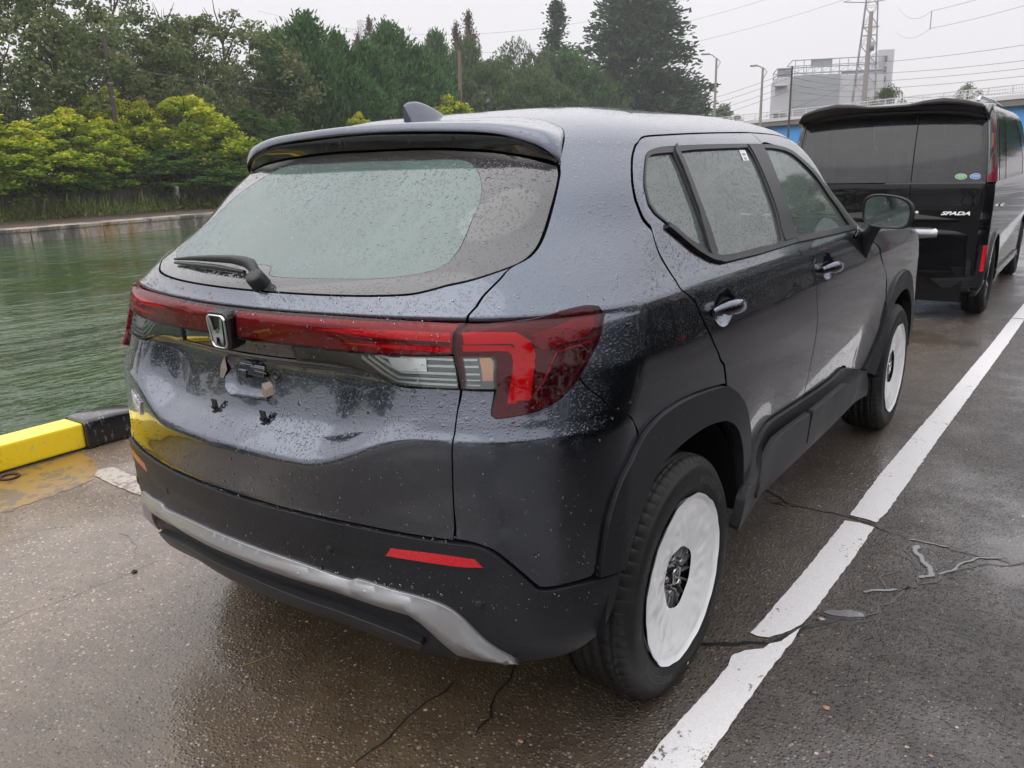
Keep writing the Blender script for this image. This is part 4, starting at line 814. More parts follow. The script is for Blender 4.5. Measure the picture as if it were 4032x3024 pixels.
# --- quarter panels and roof in one pressing, one half at a time
spseam = [[.818, 1.478], [.813, 1.520], [.811, 1.547], [.811, 1.59], [.808, 1.63], [.803, 1.661], [.792, 1.676], [.774, 1.704], [.74, 1.724], [.692, 1.740], [.55, 1.750], [.3, 1.752], [0, 1.752]]
door_top = [[4.27, 1.601], [4.216, 1.635], [4.006, 1.653], [3.354, 1.661], [2.775, 1.656], [2.015, 1.645], [1.407, 1.632], [1.097, 1.623], [1.02, 1.612], [.987, 1.590], [.978, 1.55], [.975, 1.506], [.973, 1.415], [.970, 1.352], [.982, 1.275], [1.070, 1.187], [1.225, 1.082], [1.352, .964], [1.469, .845], [1.575, .690], [1.630, .645], [1.672, .602]]
quarter = seamU + [[.804, 1.194], [.8145, 1.246], [.8185, 1.352]] + spseam + [[0, 2.19], [5.2, 2.19], [5.2, 1.63], [4.5, 1.63], [4.33, 1.615], [4.30, 1.49], [4.30, 1.30], [4.30, 1.075], [4.272, 1.075], [4.277, 1.30], [4.277, 1.49]] + door_top + [list(p) for p in A_out[4:10]][::-1] + [[1.050, .602], [1.020, .619], [.988, .641], [.933, .683], [.898, .767], [.862, .868]] + [list(p) for p in TR['lamp'][1:11]][::-1]
pair('side_and_roof_panel', quarter, PT, car, corner=38)
# --- painted bumper corners
corner_p = [[.697, .849], [.747, .846]] + [list(p) for p in TR['lamp'][16:10:-1]] + [[.862, .868], [.898, .767], [.933, .683], [.988, .641], [1.020, .619], [1.044, .600]] + [list(p) for p in A_out[3::-1]] + [[.905, .370], [.868, .369], [.822, .369], [.808, .374], [.784, .408], [.751, .454], [.730, .474], [.700, .486], [.660, .491], [.663, .543], [.672, .600], [.679, .654], [.686, .747]]
pair('bumper_corner', corner_p, PT, car, corner=38)
# --- rear bumper
bump = [[0, .500], [.25, .498], [.43, .492], [.55, .486], [.655, .482], [.700, .481], [.727, .471], [.748, .450], [.781, .404], [.806, .366], [.822, .361], [.868, .361], [.913, .358], [.980, .352], [.958, .292], [.93, .248], [.897, .222], [.86, .205], [.80, .200], [.70, .193], [.60, .190], [.3, .188], [0, .188]]
def bump_off(s, t):
    s = np.abs(s); lo_ = .31-.10*sst(.50, .72, s)
    rec_ = sst(lo_+.01, lo_-.02, t)*sst(.222, .25, t)*(1-sst(.54, .60, s))
    return .003-.016*rec_ + .006*sst(.235, .20, t)*(1-sst(.54, .62, s)) + .004*sst(.40, .44, t)
rb = panel('rear_bumper', bump, M['clad'], car, sym=True, off=bump_off, thick=.02, gap=.001, corner=38)
skid_top = [[0, .371], [.22, .365], [.392, .349], [.408, .356], [.501, .346], [.60, .334], [.654, .313], [.721, .251], [.766, .212]]
skid_bot = [[.700, .207], [.639, .214], [.590, .262], [.565, .283], [.535, .297], [.449, .301], [.307, .309], [0, .317]]
def skid_off(s, t):
    s = np.abs(s); top = np.interp(s, [p[0] for p in skid_top], [p[1] for p in skid_top]); bot = np.interp(s, [0, .307, .449, .535, .565, .59, .639, .70], [.317, .309, .301, .297, .283, .262, .214, .207])
    wd = np.maximum(top-bot, .02); u = np.clip((t-bot)/wd, 0, 1)
    return .010+.014*np.where(u < .5, u/.5, (1-u)/.5)**.8
panel('skid_trim', skid_top+skid_bot, M['silver'], car, sym=True, off=skid_off, thick=.016, gap=0, corner=30, fine=.5)
lip = [[0, .252], [.30, .245], [.50, .243], [.560, .236], [.545, .208], [.4, .205], [0, .214]]
panel('bumper_step', lip, M['trim'], car, sym=True, off=lambda s, t: .003+.013*sst(.256, .235, t), thick=.02, gap=0, fine=.4)
refl = [[.492, .4285], [.508, .454], [.607, .455], [.700, .451], [.716, .429], [.675, .4245], [.57, .4265]]
for mir in (False, True):
    panel('reflector', refl, M['reflector'], car, off=.007, thick=.01, mirror=mir, corner=30)
for s_, t_ in ((.700, .337), (.341, .419), (-.341, .419), (-.700, .337)):
    q = MB(); on_body(q, s_, t_, .0045, lambda m: (m.lathe([(.0, .0022), (.0095, .0018), (.0105, .0)], 20), m.lathe([(.0115, 0), (.0125, .0012), (.0135, 0)], 20))); q.build('parking_sensor', M['clad'], car)
# --- wheel arch cladding
arch = A_out + A_in
def to_front(L_):
    P = S(np.array([p[0] for p in L_]), np.array([p[1] for p in L_])); return [inv(p[1]+2.65, p[2], 3.6, .45) for p in P]
def arc_pts(r, a0, a1, n, cy=0., cz=.345, ry=1.0):
    return [(cy+r*ry*math.cos(R_(a0+(a1-a0)*k/n)), cz+r*math.sin(R_(a0+(a1-a0)*k/n))) for k in range(n+1)]
rear_in = [list(p) for p in A_in]
def arch_off(s, t): return np.full(np.shape(s), .012)
rear_arch = [[.917, .367], [.928, .45]]+[list(p) for p in A_out[1:]]+rear_in[:15]+[[.981, .359]]
pair('wheel_arch_trim', rear_arch, M['clad'], car, off=.013, thick=.045, gap=.001, corner=45)
fo = [inv(y+2.65, z, 3.6, .5) for y, z in [(.435, .425), (.425, .53), (.375, .66), (.30, .75), (.19, .81), (.07, .838), (-.05, .842), (-.17, .827), (-.27, .785), (-.35, .715), (-.41, .61), (-.50, .50), (-.555, .435)]]
fi = [inv(y+2.65, z, 3.6, .5) for y, z in [(-.43, .39), (-.385, .50), (-.345, .60), (-.28, .67), (-.19, .712), (-.06, .735), (.06, .737), (.18, .72), (.27, .665), (.325, .58), (.36, .47), (.365, .40)]]
pair('wheel_arch_trim', fo+fi, M['clad'], car, off=.013, thick=.045, gap=.001, corner=45)
# --- doors
dlo = [[1.098, 1.530], [1.118, 1.555], [1.17, 1.568], [1.26, 1.577], [1.42, 1.583], [1.895, 1.589], [2.355, 1.593], [2.938, 1.596], [3.305, 1.596], [3.645, 1.590], [3.896, 1.569], [3.997, 1.530], [4.119, 1.452], [4.200, 1.348], [4.245, 1.230], [4.262, 1.090], [4.204, 1.062], [3.85, 1.066], [3.496, 1.077], [2.871, 1.088], [2.575, 1.088], [2.184, 1.087], [1.849, 1.089], [1.753, 1.094], [1.637, 1.115], [1.504, 1.153], [1.246, 1.236], [1.057, 1.305], [1.022, 1.345], [1.045, 1.411], [1.072, 1.483]]
hand = lambda s0, t0: [[s0-.115, t0-.004], [s0-.09, t0+.022], [s0-.045, t0+.048], [s0+.0, t0+.054], [s0+.06, t0+.030], [s0+.11, t0+.008], [s0+.07, t0-.02], [s0+.01, t0-.062], [s0-.03, t0-.060], [s0-.08, t0-.036]]
hr = hand(1.585, .942); hf = hand(2.875, .936)
bs_top = [[3.356, 1.657], [3.31, 1.61]]; B1 = [[2.851, 1.0795], [2.80, 1.03], [2.640, .973], [2.655, .897], [2.692, .718], [2.735, .606], [2.770, .512], [2.782, .425], [2.780, .392]]
rear_door = [[1.690, .597]]+[[1.635, .652], [1.580, .697], [1.474, .851], [1.357, .968], [1.230, 1.087], [1.076, 1.191], [.988, 1.279], [.976, 1.352], [.979, 1.415], [.981, 1.506], [.984, 1.55], [.993, 1.587], [1.024, 1.607], [1.097, 1.618], [1.407, 1.627], [2.015, 1.640], [2.775, 1.651]]+bs_top+[[3.14, 1.50], [3.0, 1.28]]+B1+[[2.664, .400], [2.287, .416], [2.190, .405], [2.088, .355], [1.992, .318], [1.945, .310], [1.915, .33]]+[list(p) for p in A_out[10:17]][::-1]
dlo_r = [p for p in dlo if p[0] < 2.95]
cut_r = dlo[0:8]+[[3.30, 1.596], [3.14, 1.50], [3.0, 1.28], [2.855, 1.088]]+dlo[20:]
rear_door = [p for p in rear_door]
# the door skins stop at the window line; above it runs a frame
skin_r = rear_door
pair('rear_door', skin_r, PT, car, holes=[cut_r, hr], corner=38)
front_door = [[3.362, 1.657], [4.006, 1.649], [4.210, 1.630], [4.262, 1.595], [4.270, 1.494], [4.270, 1.30], [4.270, 1.078], [4.05, 1.035], [3.689, .992], [3.540, .960], [3.516, .887], [3.560, .752], [3.610, .635], [3.640, .566], [3.612, .52]]+[list(p) for p in fo[-2:]]+[[3.33, .345], [3.291, .372], [3.239, .387], [3.122, .381], [2.785, .398]]+[[p[0]+.006, p[1]] for p in B1][::-1]+[[3.006, 1.28], [3.146, 1.50], [3.318, 1.61]]
cut_f = [[3.31, 1.5965], [3.645, 1.590], [3.896, 1.569], [3.997, 1.530], [4.119, 1.452], [4.200, 1.348], [4.245, 1.230], [4.262, 1.090], [4.204, 1.062], [3.85, 1.066], [3.496, 1.077], [2.871, 1.0885], [3.006, 1.28], [3.146, 1.50]]
def hole_ok(h): return h
pair('front_door', front_door, PT, car, holes=[cut_f, hf], corner=38)
for mir in (False, True):
    for nm, hh, s0, t0 in (('rear', hr, 1.585, .942), ('front', hf, 2.875, .936)):
        bowl('handle_recess', hh, .030, PT, car, mirror=mir, power=2.2)
        sg_ = -1 if mir else 1
        pts = [(s0-.112, .004), (s0-.095, .018), (s0-.06, .030), (s0, .034), (s0+.06, .030), (s0+.095, .018), (s0+.112, .006)]
        m = MB(); m.tube([SP(sg_*a, t0-.004+.004*math.sin(i), b)[0] for i, (a, b) in enumerate(pts)], [.011, .015, .019, .020, .018, .015, .009], 12, flat=.62); h_ = m.build('door_handle', PT, car)
        m = MB(); m.tube([SP(sg_*(s0-.10), t0-.015, .022)[0], SP(sg_*(s0), t0-.017, .038)[0], SP(sg_*(s0+.10), t0-.013, .022)[0]], .0022, 6); m.build('handle_trim', M['chrome'], h_)
# --- window frames and glass
def yzline(a, b, n=6):
    P = S(np.array([a[0], b[0]]), np.array([a[1], b[1]])); s0 = a
    out = []
    for k in range(n+1):
        q = P[0]+(P[1]-P[0])*k/n; s0 = inv(q[1], q[2], s0[0], s0[1]); out.append(list(s0))
    return out
g1 = [[1.108, 1.515], [1.138, 1.538], [1.20, 1.549], [1.470, 1.556]]+yzline((1.475, 1.553), (1.655, 1.136))+[ [1.33, 1.220], [1.085, 1.308], [1.042, 1.350], [1.062, 1.41], [1.082, 1.46]]
g2 = [[1.575, 1.560], [1.878, 1.568], [2.86, 1.577], [2.860, 1.500], [2.80, 1.345], [2.71, 1.160], [2.645, 1.102], [2.3, 1.099], [1.951, 1.100], [1.79, 1.106]]+yzline((1.715, 1.120), (1.575, 1.552))
g3 = [[3.238, 1.575], [3.545, 1.570], [3.825, 1.543], [3.972, 1.472], [4.110, 1.345], [4.150, 1.202], [4.106, 1.085], [3.538, 1.090], [2.960, 1.100], [3.021, 1.231], [3.142, 1.431]]
for mir in (False, True):
    panel('window_frame', dlo, M['trim'], car, off=.0035, thick=.012, gap=.002, holes=[g1, g2, g3], mirror=mir, corner=45)
    for nm, g_ in (('quarter_window', g1), ('rear_door_window', g2), ('front_door_window', g3)):
        panel(nm, g_, M['side_glass'], car, off=-.004, thick=0, gap=-.002, mirror=mir, corner=45)
    panel('window_divider', band(yzline((1.515, 1.577), (1.695, 1.105)), [.048, .058, .070]), M['trim'], car, off=.010, thick=.008, mirror=mir, smooth=False)
    panel('pillar_trim', [[2.905, 1.593], [3.195, 1.593], [3.09, 1.42], [2.985, 1.25], [2.90, 1.095], [2.70, 1.093], [2.79, 1.25], [2.86, 1.42]], M['trim'], car, off=.007, thick=.006, mirror=mir)
    panel('belt_moulding', band([[1.16, 1.258], [1.26, 1.226], [1.51, 1.143], [1.65, 1.103], [1.77, 1.083], [2.2, 1.079], [2.86, 1.081]], .020), M['trim'], car, off=.011, thick=.012, mirror=mir, smooth=False)
    panel('belt_moulding', band([[2.868, 1.081], [3.5, 1.070], [4.10, 1.060]], .020), M['trim'], car, off=.011, thick=.012, mirror=mir, smooth=False)
# stickers in the side windows
q = MB(); 
for k_, (mt, nm, pl) in enumerate((('sticker_white', 'window_sticker', TR['sticker']), ('paper_green', 'green_sheet', TR['green']))):
    mm = plain(mt, (.80, .80, .80) if k_ == 0 else (.42, .74, .42), .5)
    o_ = panel(nm, [[p[0]*1.0, p[1]] for p in pl], mm, car, off=-.0025 if k_ == 0 else -.012, thick=0, gap=0, corner=20)
pr = panel('sticker_print', band([[2.69, 1.549], [2.76, 1.549]], .012), plain('sticker_ink', (.25, .27, .33), .5), car, off=-.0022, thick=0, gap=0, smooth=False)
for tt_ in (1.532, 1.527, 1.522): panel('sticker_print', band([[2.68, tt_], [2.74, tt_]], .0022), M['lamp_black'], car, off=-.0022, thick=0, gap=0, smooth=False)
# --- sills and door mouldings
sill = [[1.849, .292], [1.905, .305], [1.939, .304], [1.992, .313], [2.088, .350], [2.190, .400], [2.287, .411], [2.664, .395], [3.122, .374], [3.239, .380], [3.291, .365], [3.40, .322], [3.49, .300], [3.53, .24], [3.56, .19], [3.40, .185], [2.9, .19], [2.4, .195], [1.95, .195], [1.80, .215]]
def sill_off(s, t): return .014+.022*sst(.36, .30, t)+.0*s
pair('side_sill', sill, M['clad'], car, off=sill_off, thick=.03, gap=.001, corner=35, fine=.7)
pair('door_moulding', [[2.045, .240], [2.085, .285], [2.14, .322], [2.21, .352], [2.295, .362], [2.65, .352], [2.745, .347], [2.770, .30], [2.775, .245], [2.4, .235]], M['clad'], car, off=.044, thick=.020, gap=0, corner=35)
pair('door_moulding', [[2.800, .345], [2.869, .343], [3.18, .336], [3.235, .325], [3.30, .285], [3.31, .245], [3.1, .24], [2.795, .24]], M['clad'], car, off=.044, thick=.020, gap=0, corner=35)
pair('sill_end_cap', [[1.852, .290], [1.900, .308], [1.935, .302], [1.965, .25], [1.95, .21], [1.81, .218]], M['clad'], car, off=.034, thick=.020, gap=0, corner=35)
# --- wings, bonnet, windscreen, front bumper
wing = [[4.285, 1.062], [4.05, 1.030], [3.700, .987], [3.556, .958], [3.526, .887], [3.568, .752], [3.617, .635], [3.640, .60]]+[list(p) for p in fo[:10]][::-1]+[[4.16, .40], [4.25, .40], [4.32, .62], [4.36, .80], [4.40, .94], [4.36, 1.03]]
pair('front_wing', wing, PT, car, corner=38)
bon = [[4.32, 1.066], [4.368, 1.033], [4.408, .943], [4.50, .92], [5.2, .90], [5.2, 1.066]]
pair('bonnet', bon, PT, car, corner=38)
fb = [[4.12, .39], [4.24, .39], [4.31, .62], [4.35, .80], [4.40, .93], [4.50, .91], [5.2, .89], [5.2, .16], [4.3, .18], [4.05, .25]]
pair('front_bumper', fb, M['clad'], car, corner=38)
ws = [[4.325, 1.10], [5.2, 1.10], [5.2, 1.61], [4.5, 1.61], [4.345, 1.60], [4.32, 1.49]]
pair('windscreen', ws, M['side_glass'], car, off=-.002, thick=0, corner=38)
pair('scuttle', [[4.31, 1.070], [5.2, 1.070], [5.2, 1.095], [4.31, 1.095]], M['trim'], car, off=-.003, thick=0)
# --- black inner skin behind the shut lines
def strip_mesh(name, s0, s1, t0, t1, off, parent, mat, n1, n2, mask=None):
    ss = np.linspace(s0, s1, n1); tt = np.linspace(t0, t1, n2); A, B = np.meshgrid(ss, tt, indexing='ij'); X = S(A, B)+N(A, B)*off
    V = [tuple(p) for p in X.reshape(-1, 3)]
    k = mask((A[:-1, :-1]+A[1:, 1:])/2, (B[:-1, :-1]+B[1:, 1:])/2) if mask else np.ones((n1-1, n2-1), bool)
    F = [(i*n2+j, (i+1)*n2+j, (i+1)*n2+j+1, i*n2+j+1) for i, j in np.argwhere(k).tolist()]
    m = MB(); m.add(V, F, True); return m.build(name, mat, parent, fix=False)
def shell_mask(A, B):
    a = np.abs(A); X = S(a, B); k = np.ones(A.shape, bool)
    for cy in (0, 2.65): k &= ~((X[..., 0] > .5) & ((X[..., 1]-cy)**2+(X[..., 2]-.345)**2 < .44**2))
    k &= ~((B < .31) & (a > .9) & (a < 2.0))
    pts = np.stack([a.ravel(), B.ravel()], 1)
    for g_ in (g1, g2, g3, ws, [(-.1, 1.13), (.54, 1.14), (.70, 1.19), (.71, 1.3), (.66, 1.45), (.55, 1.545), (-.1, 1.55)]):
        k &= ~inside(pts, np.array(g_)).reshape(A.shape)
    k &= ~((A > -.13) & (A < .15) & (B > .73) & (B < .87))
    for s0, t0 in ((1.585, .942), (2.875, .936)): k &= ~((np.abs(a-s0) < .14) & (np.abs(B-t0) < .08))
    return k
strip_mesh('inner_shell', -5.2, 5.2, .205, 2.19, -.014, car, M['liner'], 480, 130, shell_mask)
m = MB(); m.box((0, 1.35, .30), (1.40, 2.0, .10)); m.box((0, .35, .48), (1.0, 1.3, .24))
m.tube([(-.35, -.42, .36), (.35, -.40, .36)], .07, 14); m.build('underbody', M['well'], car)
for cy in (0, 2.65):
    for sg_ in (1, -1):
        AW = [R_(3+174*k/30) for k in range(31)]; rows_w = [(.425, sg_*.47), (.425, sg_*.60), (.412, sg_*.866)]
        Vw = [(h_, cy+r_q*math.cos(a), .35+r_q*math.sin(a)) for r_q, h_ in rows_w for a in AW]; m = MB(); m.add(Vw, [(i*31+j, i*31+j+1, (i+1)*31+j+1, (i+1)*31+j) for i in range(2) for j in range(30)], True); m.add([(sg_*.47, cy+.425*math.cos(a), .35+.425*math.sin(a)) for a in AW], [tuple(range(31))]); w_ = m.build('wheel_well', M['well'], car, fix=False)
# --- roof spoiler
sq = [[0, 1.752], [.3, 1.752], [.55, 1.750], [.692, 1.740], [.74, 1.724], [.774, 1.704], [.792, 1.676], [.803, 1.661], [.808, 1.63], [.811, 1.58], [.810, 1.522]]
uq = [[0, 1.596], [.20, 1.596], [.37, 1.592], [.50, 1.585], [.60, 1.578], [.68, 1.570], [.73, 1.560], [.765, 1.549], [.785, 1.54], [.798, 1.532], [.806, 1.524]]
lq = [(0, -.197, 1.508), (.13, -.196, 1.506), (.26, -.193, 1.501), (.374, -.188, 1.494), (.453, -.182, 1.483), (.510, -.176, 1.468), (.545, -.170, 1.455), (.568, -.165, 1.442), (.580, -.160, 1.431), (.587, -.155, 1.421), (.590, -.150, 1.412)]
th = [.020, .020, .020, .021, .024, .028, .032, .030, .024, .014, .004]
def rs(L_, n=44):
    L_ = np.array(L_, float).reshape(len(L_), -1); u = np.linspace(0, 1, len(L_)); q_ = np.linspace(0, 1, n); r = np.zeros((n, L_.shape[1]))
    # smooth interpolation through the stations
    for c_ in range(L_.shape[1]):
        y = L_[:, c_]; h = u[1]-u[0]; mm = np.gradient(y, h)
        i = np.clip((q_/h).astype(int), 0, len(u)-2); s_ = (q_-u[i])/h
        r[:, c_] = (2*s_**3-3*s_**2+1)*y[i]+(s_**3-2*s_**2+s_)*h*mm[i]+(-2*s_**3+3*s_**2)*y[i+1]+(s_**3-s_**2)*h*mm[i+1]
    return r
SQ, UQ, LQ, TH = rs(sq), rs(uq), rs(lq), rs(th)
def spoiler_half(sg_):
    rows = []
    for k in range(len(SQ)):
        s_, t_ = SQ[k]; P0, n0 = SP(s_, t_, 0); P0 = P0; dn = (SP(s_, t_-.01)[0]-P0).normalized()
        L_ = Vector(LQ[k]); T_ = float(TH[k][0]); top = L_+Vector((0, .012, T_)); U, nu = SP(UQ[k][0], UQ[k][1], .003)
        d = (top-P0).length; P1 = P0+dn*d*.45+Vector((0, 0, .004))*min(1, d/.1)
        P2 = top+Vector((0, .3*d, .012*min(1, d/.15)))
        pts = [P0]
        for j in range(1, 9):
            u = j/8; pts.append((1-u)**3*P0+3*(1-u)**2*u*P1+3*(1-u)*u*u*P2+u**3*top)
        for a in (30, 60, 90): pts.append(L_+Vector((0, .012-.012*math.sin(R_(a)), T_*math.cos(R_(a))*.92+.0015)))
        pts.append(L_); pts.append(L_+Vector((0, .006, -.004)))
        for u in (.15, .5, .85, 1): pts.append(L_.lerp(U, u)+Vector((0, .006*(1-u), -.004*(1-u)+.010*math.sin(math.pi*u))))
        rows.append([Vector((p.x*sg_, p.y, p.z)) for p in pts])
    return rows
rr = [r_k for r_k in spoiler_half(-1)[::-1]][:-1]+spoiler_half(1)
n_ = len(rr[0]); V = [tuple(p) for r_k in rr for p in r_k]
def strip_faces(a, b): return [(i*n_+j, (i+1)*n_+j, (i+1)*n_+j+1, i*n_+j+1) for i in range(len(rr)-1) for j in range(a, b)]
m = MB(); m.add(V, strip_faces(0, 12), True); sp_o = m.build('roof_spoiler', PT, car, fix=False)
sp_o.data.flip_normals() if False else None
m = MB(); m.add(V, strip_faces(12, n_-1), True); m.build('spoiler_underside', M['gloss_black'], sp_o, fix=False)
# --- shark fin aerial
m = MB(); rows_ = []
for k in range(15):
    u = k/14; y = -.020+.165*u; hgt = .070*(1-u**1.7)*(1-.06*math.exp(-u*30))
    lean = -.022
    base_z = float(np.interp(y, [-.06, .03, .17, .40], [1.508, 1.540, 1.566, 1.583]))-.004
    wd = .019*(1-u)**.55+.002
    sec = []
    for j in range(9):
        a = math.pi*j/8; hx = math.cos(a); hz = math.sin(a)
        sec.append((wd*hx*(1-.72*hz), y+lean*hz*(1-u), base_z+hgt*hz))
    rows_.append(sec)
V = [p for r_k in rows_ for p in r_k]; m.add(V, [(i*9+j, (i+1)*9+j, (i+1)*9+j+1, i*9+j+1) for i in range(14) for j in range(8)], True); m.add(rows_[0], [tuple(range(9))])
m.build('roof_aerial', PT, car)
# --- rear wiper
def wip(a, b, o): return SP(a, b, o)[0]
m = MB(); m.tube([wip(.092, 1.108, .010), wip(.072, 1.124, .020), wip(.045, 1.136, .027), wip(.0, 1.144, .028), wip(-.08, 1.149, .027), wip(-.22, 1.150, .022), wip(-.38, 1.146, .017), wip(-.52, 1.136, .012)], [.014, .016, .017, .014, .011, .009, .006, .003], 10, flat=.75)
wp = m.build('rear_wiper', M['trim'], car)
m = MB(); m.lathe([(.0, .034), (.018, .034), (.022, .028), (.023, .0)], 20); m.v = [tuple(frame_at(.097, 1.106, 0) @ Vector(p)) for p in m.v]; m.build('wiper_pivot', M['trim'], wp)
m = MB(); m.tube([wip(.0, 1.130, .010), wip(-.15, 1.136, .010), wip(-.30, 1.136, .009), wip(-.51, 1.130, .006)], [.005, .007, .007, .004], 8); m.build('wiper_blade', M['lamp_black'], wp)
# --- wing mirrors
def mirror_half(sg_):
    root = MB(); c = Vector((sg_*.962, 1.700, 1.194))
    # housing: squashed superellipsoid, flat towards the rear
    V = []; nu, nv = 22, 26
    for i in range(nu+1):
        u = i/nu; d = u                                             # 0 at the rear rim, 1 at the front
        rx = .096*math.sqrt(max(0, 1-(d*.98)**2.4)); rz = .066*math.sqrt(max(0, 1-(d*.98)**2.4))
        for j in range(nv):
            a = 2*math.pi*j/nv; ca, sa = math.cos(a), math.sin(a); e = .60
            px = math.copysign(abs(ca)**e, ca)*rx; pz = math.copysign(abs(sa)**e, sa)*rz
            pz += -.006*(px/.096)-(.012*max(0, px/.096) if pz > 0 else 0)
            V.append((c.x+sg_*px, c.y+.085*d, c.z+pz))
    root.add(V, [(i*nv+j, i*nv+(j+1) % nv, (i+1)*nv+(j+1) % nv, (i+1)*nv+j) for i in range(nu) for j in range(nv)], True)
    hs = root.build('wing_mirror', PT, car)
    rim = [Vector(p) for p in V[:nv]]
    m = MB(); W1 = [p+(p-c)*.02 for p in rim]; W2 = [p+Vector((0, -.012, 0))-(p-c)*.02 for p in rim]; W3 = [p+Vector((0, -.008, 0))-(p-c)*.10-Vector((sg_*.006, 0, 0)) for p in rim]; W4 = [p+Vector((0, .004, 0))-(p-c)*.12-Vector((sg_*.006, 0, 0)) for p in rim]
    P = W1+W2+W3+W4; m.add([tuple(p) for p in P], [(k*nv+j, k*nv+(j+1) % nv, (k+1)*nv+(j+1) % nv, (k+1)*nv+j) for k in range(3) for j in range(nv)], True); m.build('mirror_rim', M['trim'], hs)
    m = MB(); m.add([tuple(p+Vector((0, .001, 0))) for p in W4], [tuple(range(nv))]); m.build('mirror_glass', M['mirror'], hs)
    m = MB(); m.tube([(sg_*1.045, 1.715, 1.190), (sg_*1.060, 1.73, 1.185), (sg_*1.055, 1.765, 1.187)], .007, 6); m.build('turn_signal', M['lamp_grey'], hs)
    m = MB(); m.tube([(sg_*.850, 1.80, 1.020), (sg_*.875, 1.765, 1.075), (sg_*.905, 1.745, 1.130), (sg_*.925, 1.74, 1.15)], [.050, .044, .036, .03], 12, flat=.5); m.build('mirror_stalk', M['trim'], hs)
t_ = NT('mirror_glass_wet'); co_ = t_.co('Object'); h_ = drops(t_, co_, 60, 200, .0014, .10, .05)
t_.bsdf((.34, .40, .39), .06, 1., normal=t_.bump(h_, .0014, .5)); M['mirror'] = t_.m
mirror_half(1); mirror_half(-1)
# --- wheels
def tyre_mesh():
    m = MB(); np_ = 66; A = []
    for k in range(np_):
        for f_q in (0., .80, .84, .96): A.append(2*math.pi*(k+f_q)/np_)
    def sipe(r0, depth):
        def f(t):
            fr = (t/(2*math.pi)*np_) % 1.0
            return r0-(depth if .82 < fr < .95 or fr > .999 else 0) if .82 < fr < .95 else r0
        return f
    h = .1075
    prof = [(.222, h-.014), (.236, h-.004), (.262, h+.001), (.290, h+.0015), (.303, h-.001), (.306, h-.004), (.316, h-.011)]
    sh = [(sipe(.3255, .004), h-.0185), (sipe(.3305, .0055), h-.028), (sipe(.3320, .0055), h-.040)]
    tread = []
    for a, b in ((.0625, .0345), (.0285, .0035)):
        tread += [(sipe(.3325, .0015), a+.0), (.3330, b), (.3260, b-.0005), (.3260, b-.0065)]
    right = prof+sh+[(.3325, .0645), (.3260, .0640)]
    right = prof+sh+[(.3324, .0680), (.3235, .0665), (.3235, .0600), (.3330, .0585), (sipe(.3332, .003), .046), (.3335, .0340), (.3235, .0325), (.3235, .0255), (.3336, .0240), (sipe(.3337, .002), .015), (.3338, .0045), (.3240, .0030)]
    left = [(r, -z) for r, z in right[::-1]]
    m.lathe(right+left, axis='X', angs=A)
    return m
def text_arc(m, txt, r, size, a_mid, x, span=None, h=.0009):
    V, F = text_mesh(txt, size, .0, 0)
    V = [Vector(v) for v in V]
    out = []
    for v in V:
        a = a_mid - v.x/r; rr_ = r+v.y; out.append((x, rr_*math.cos(a), rr_*math.sin(a)))
    m.add(out, F)
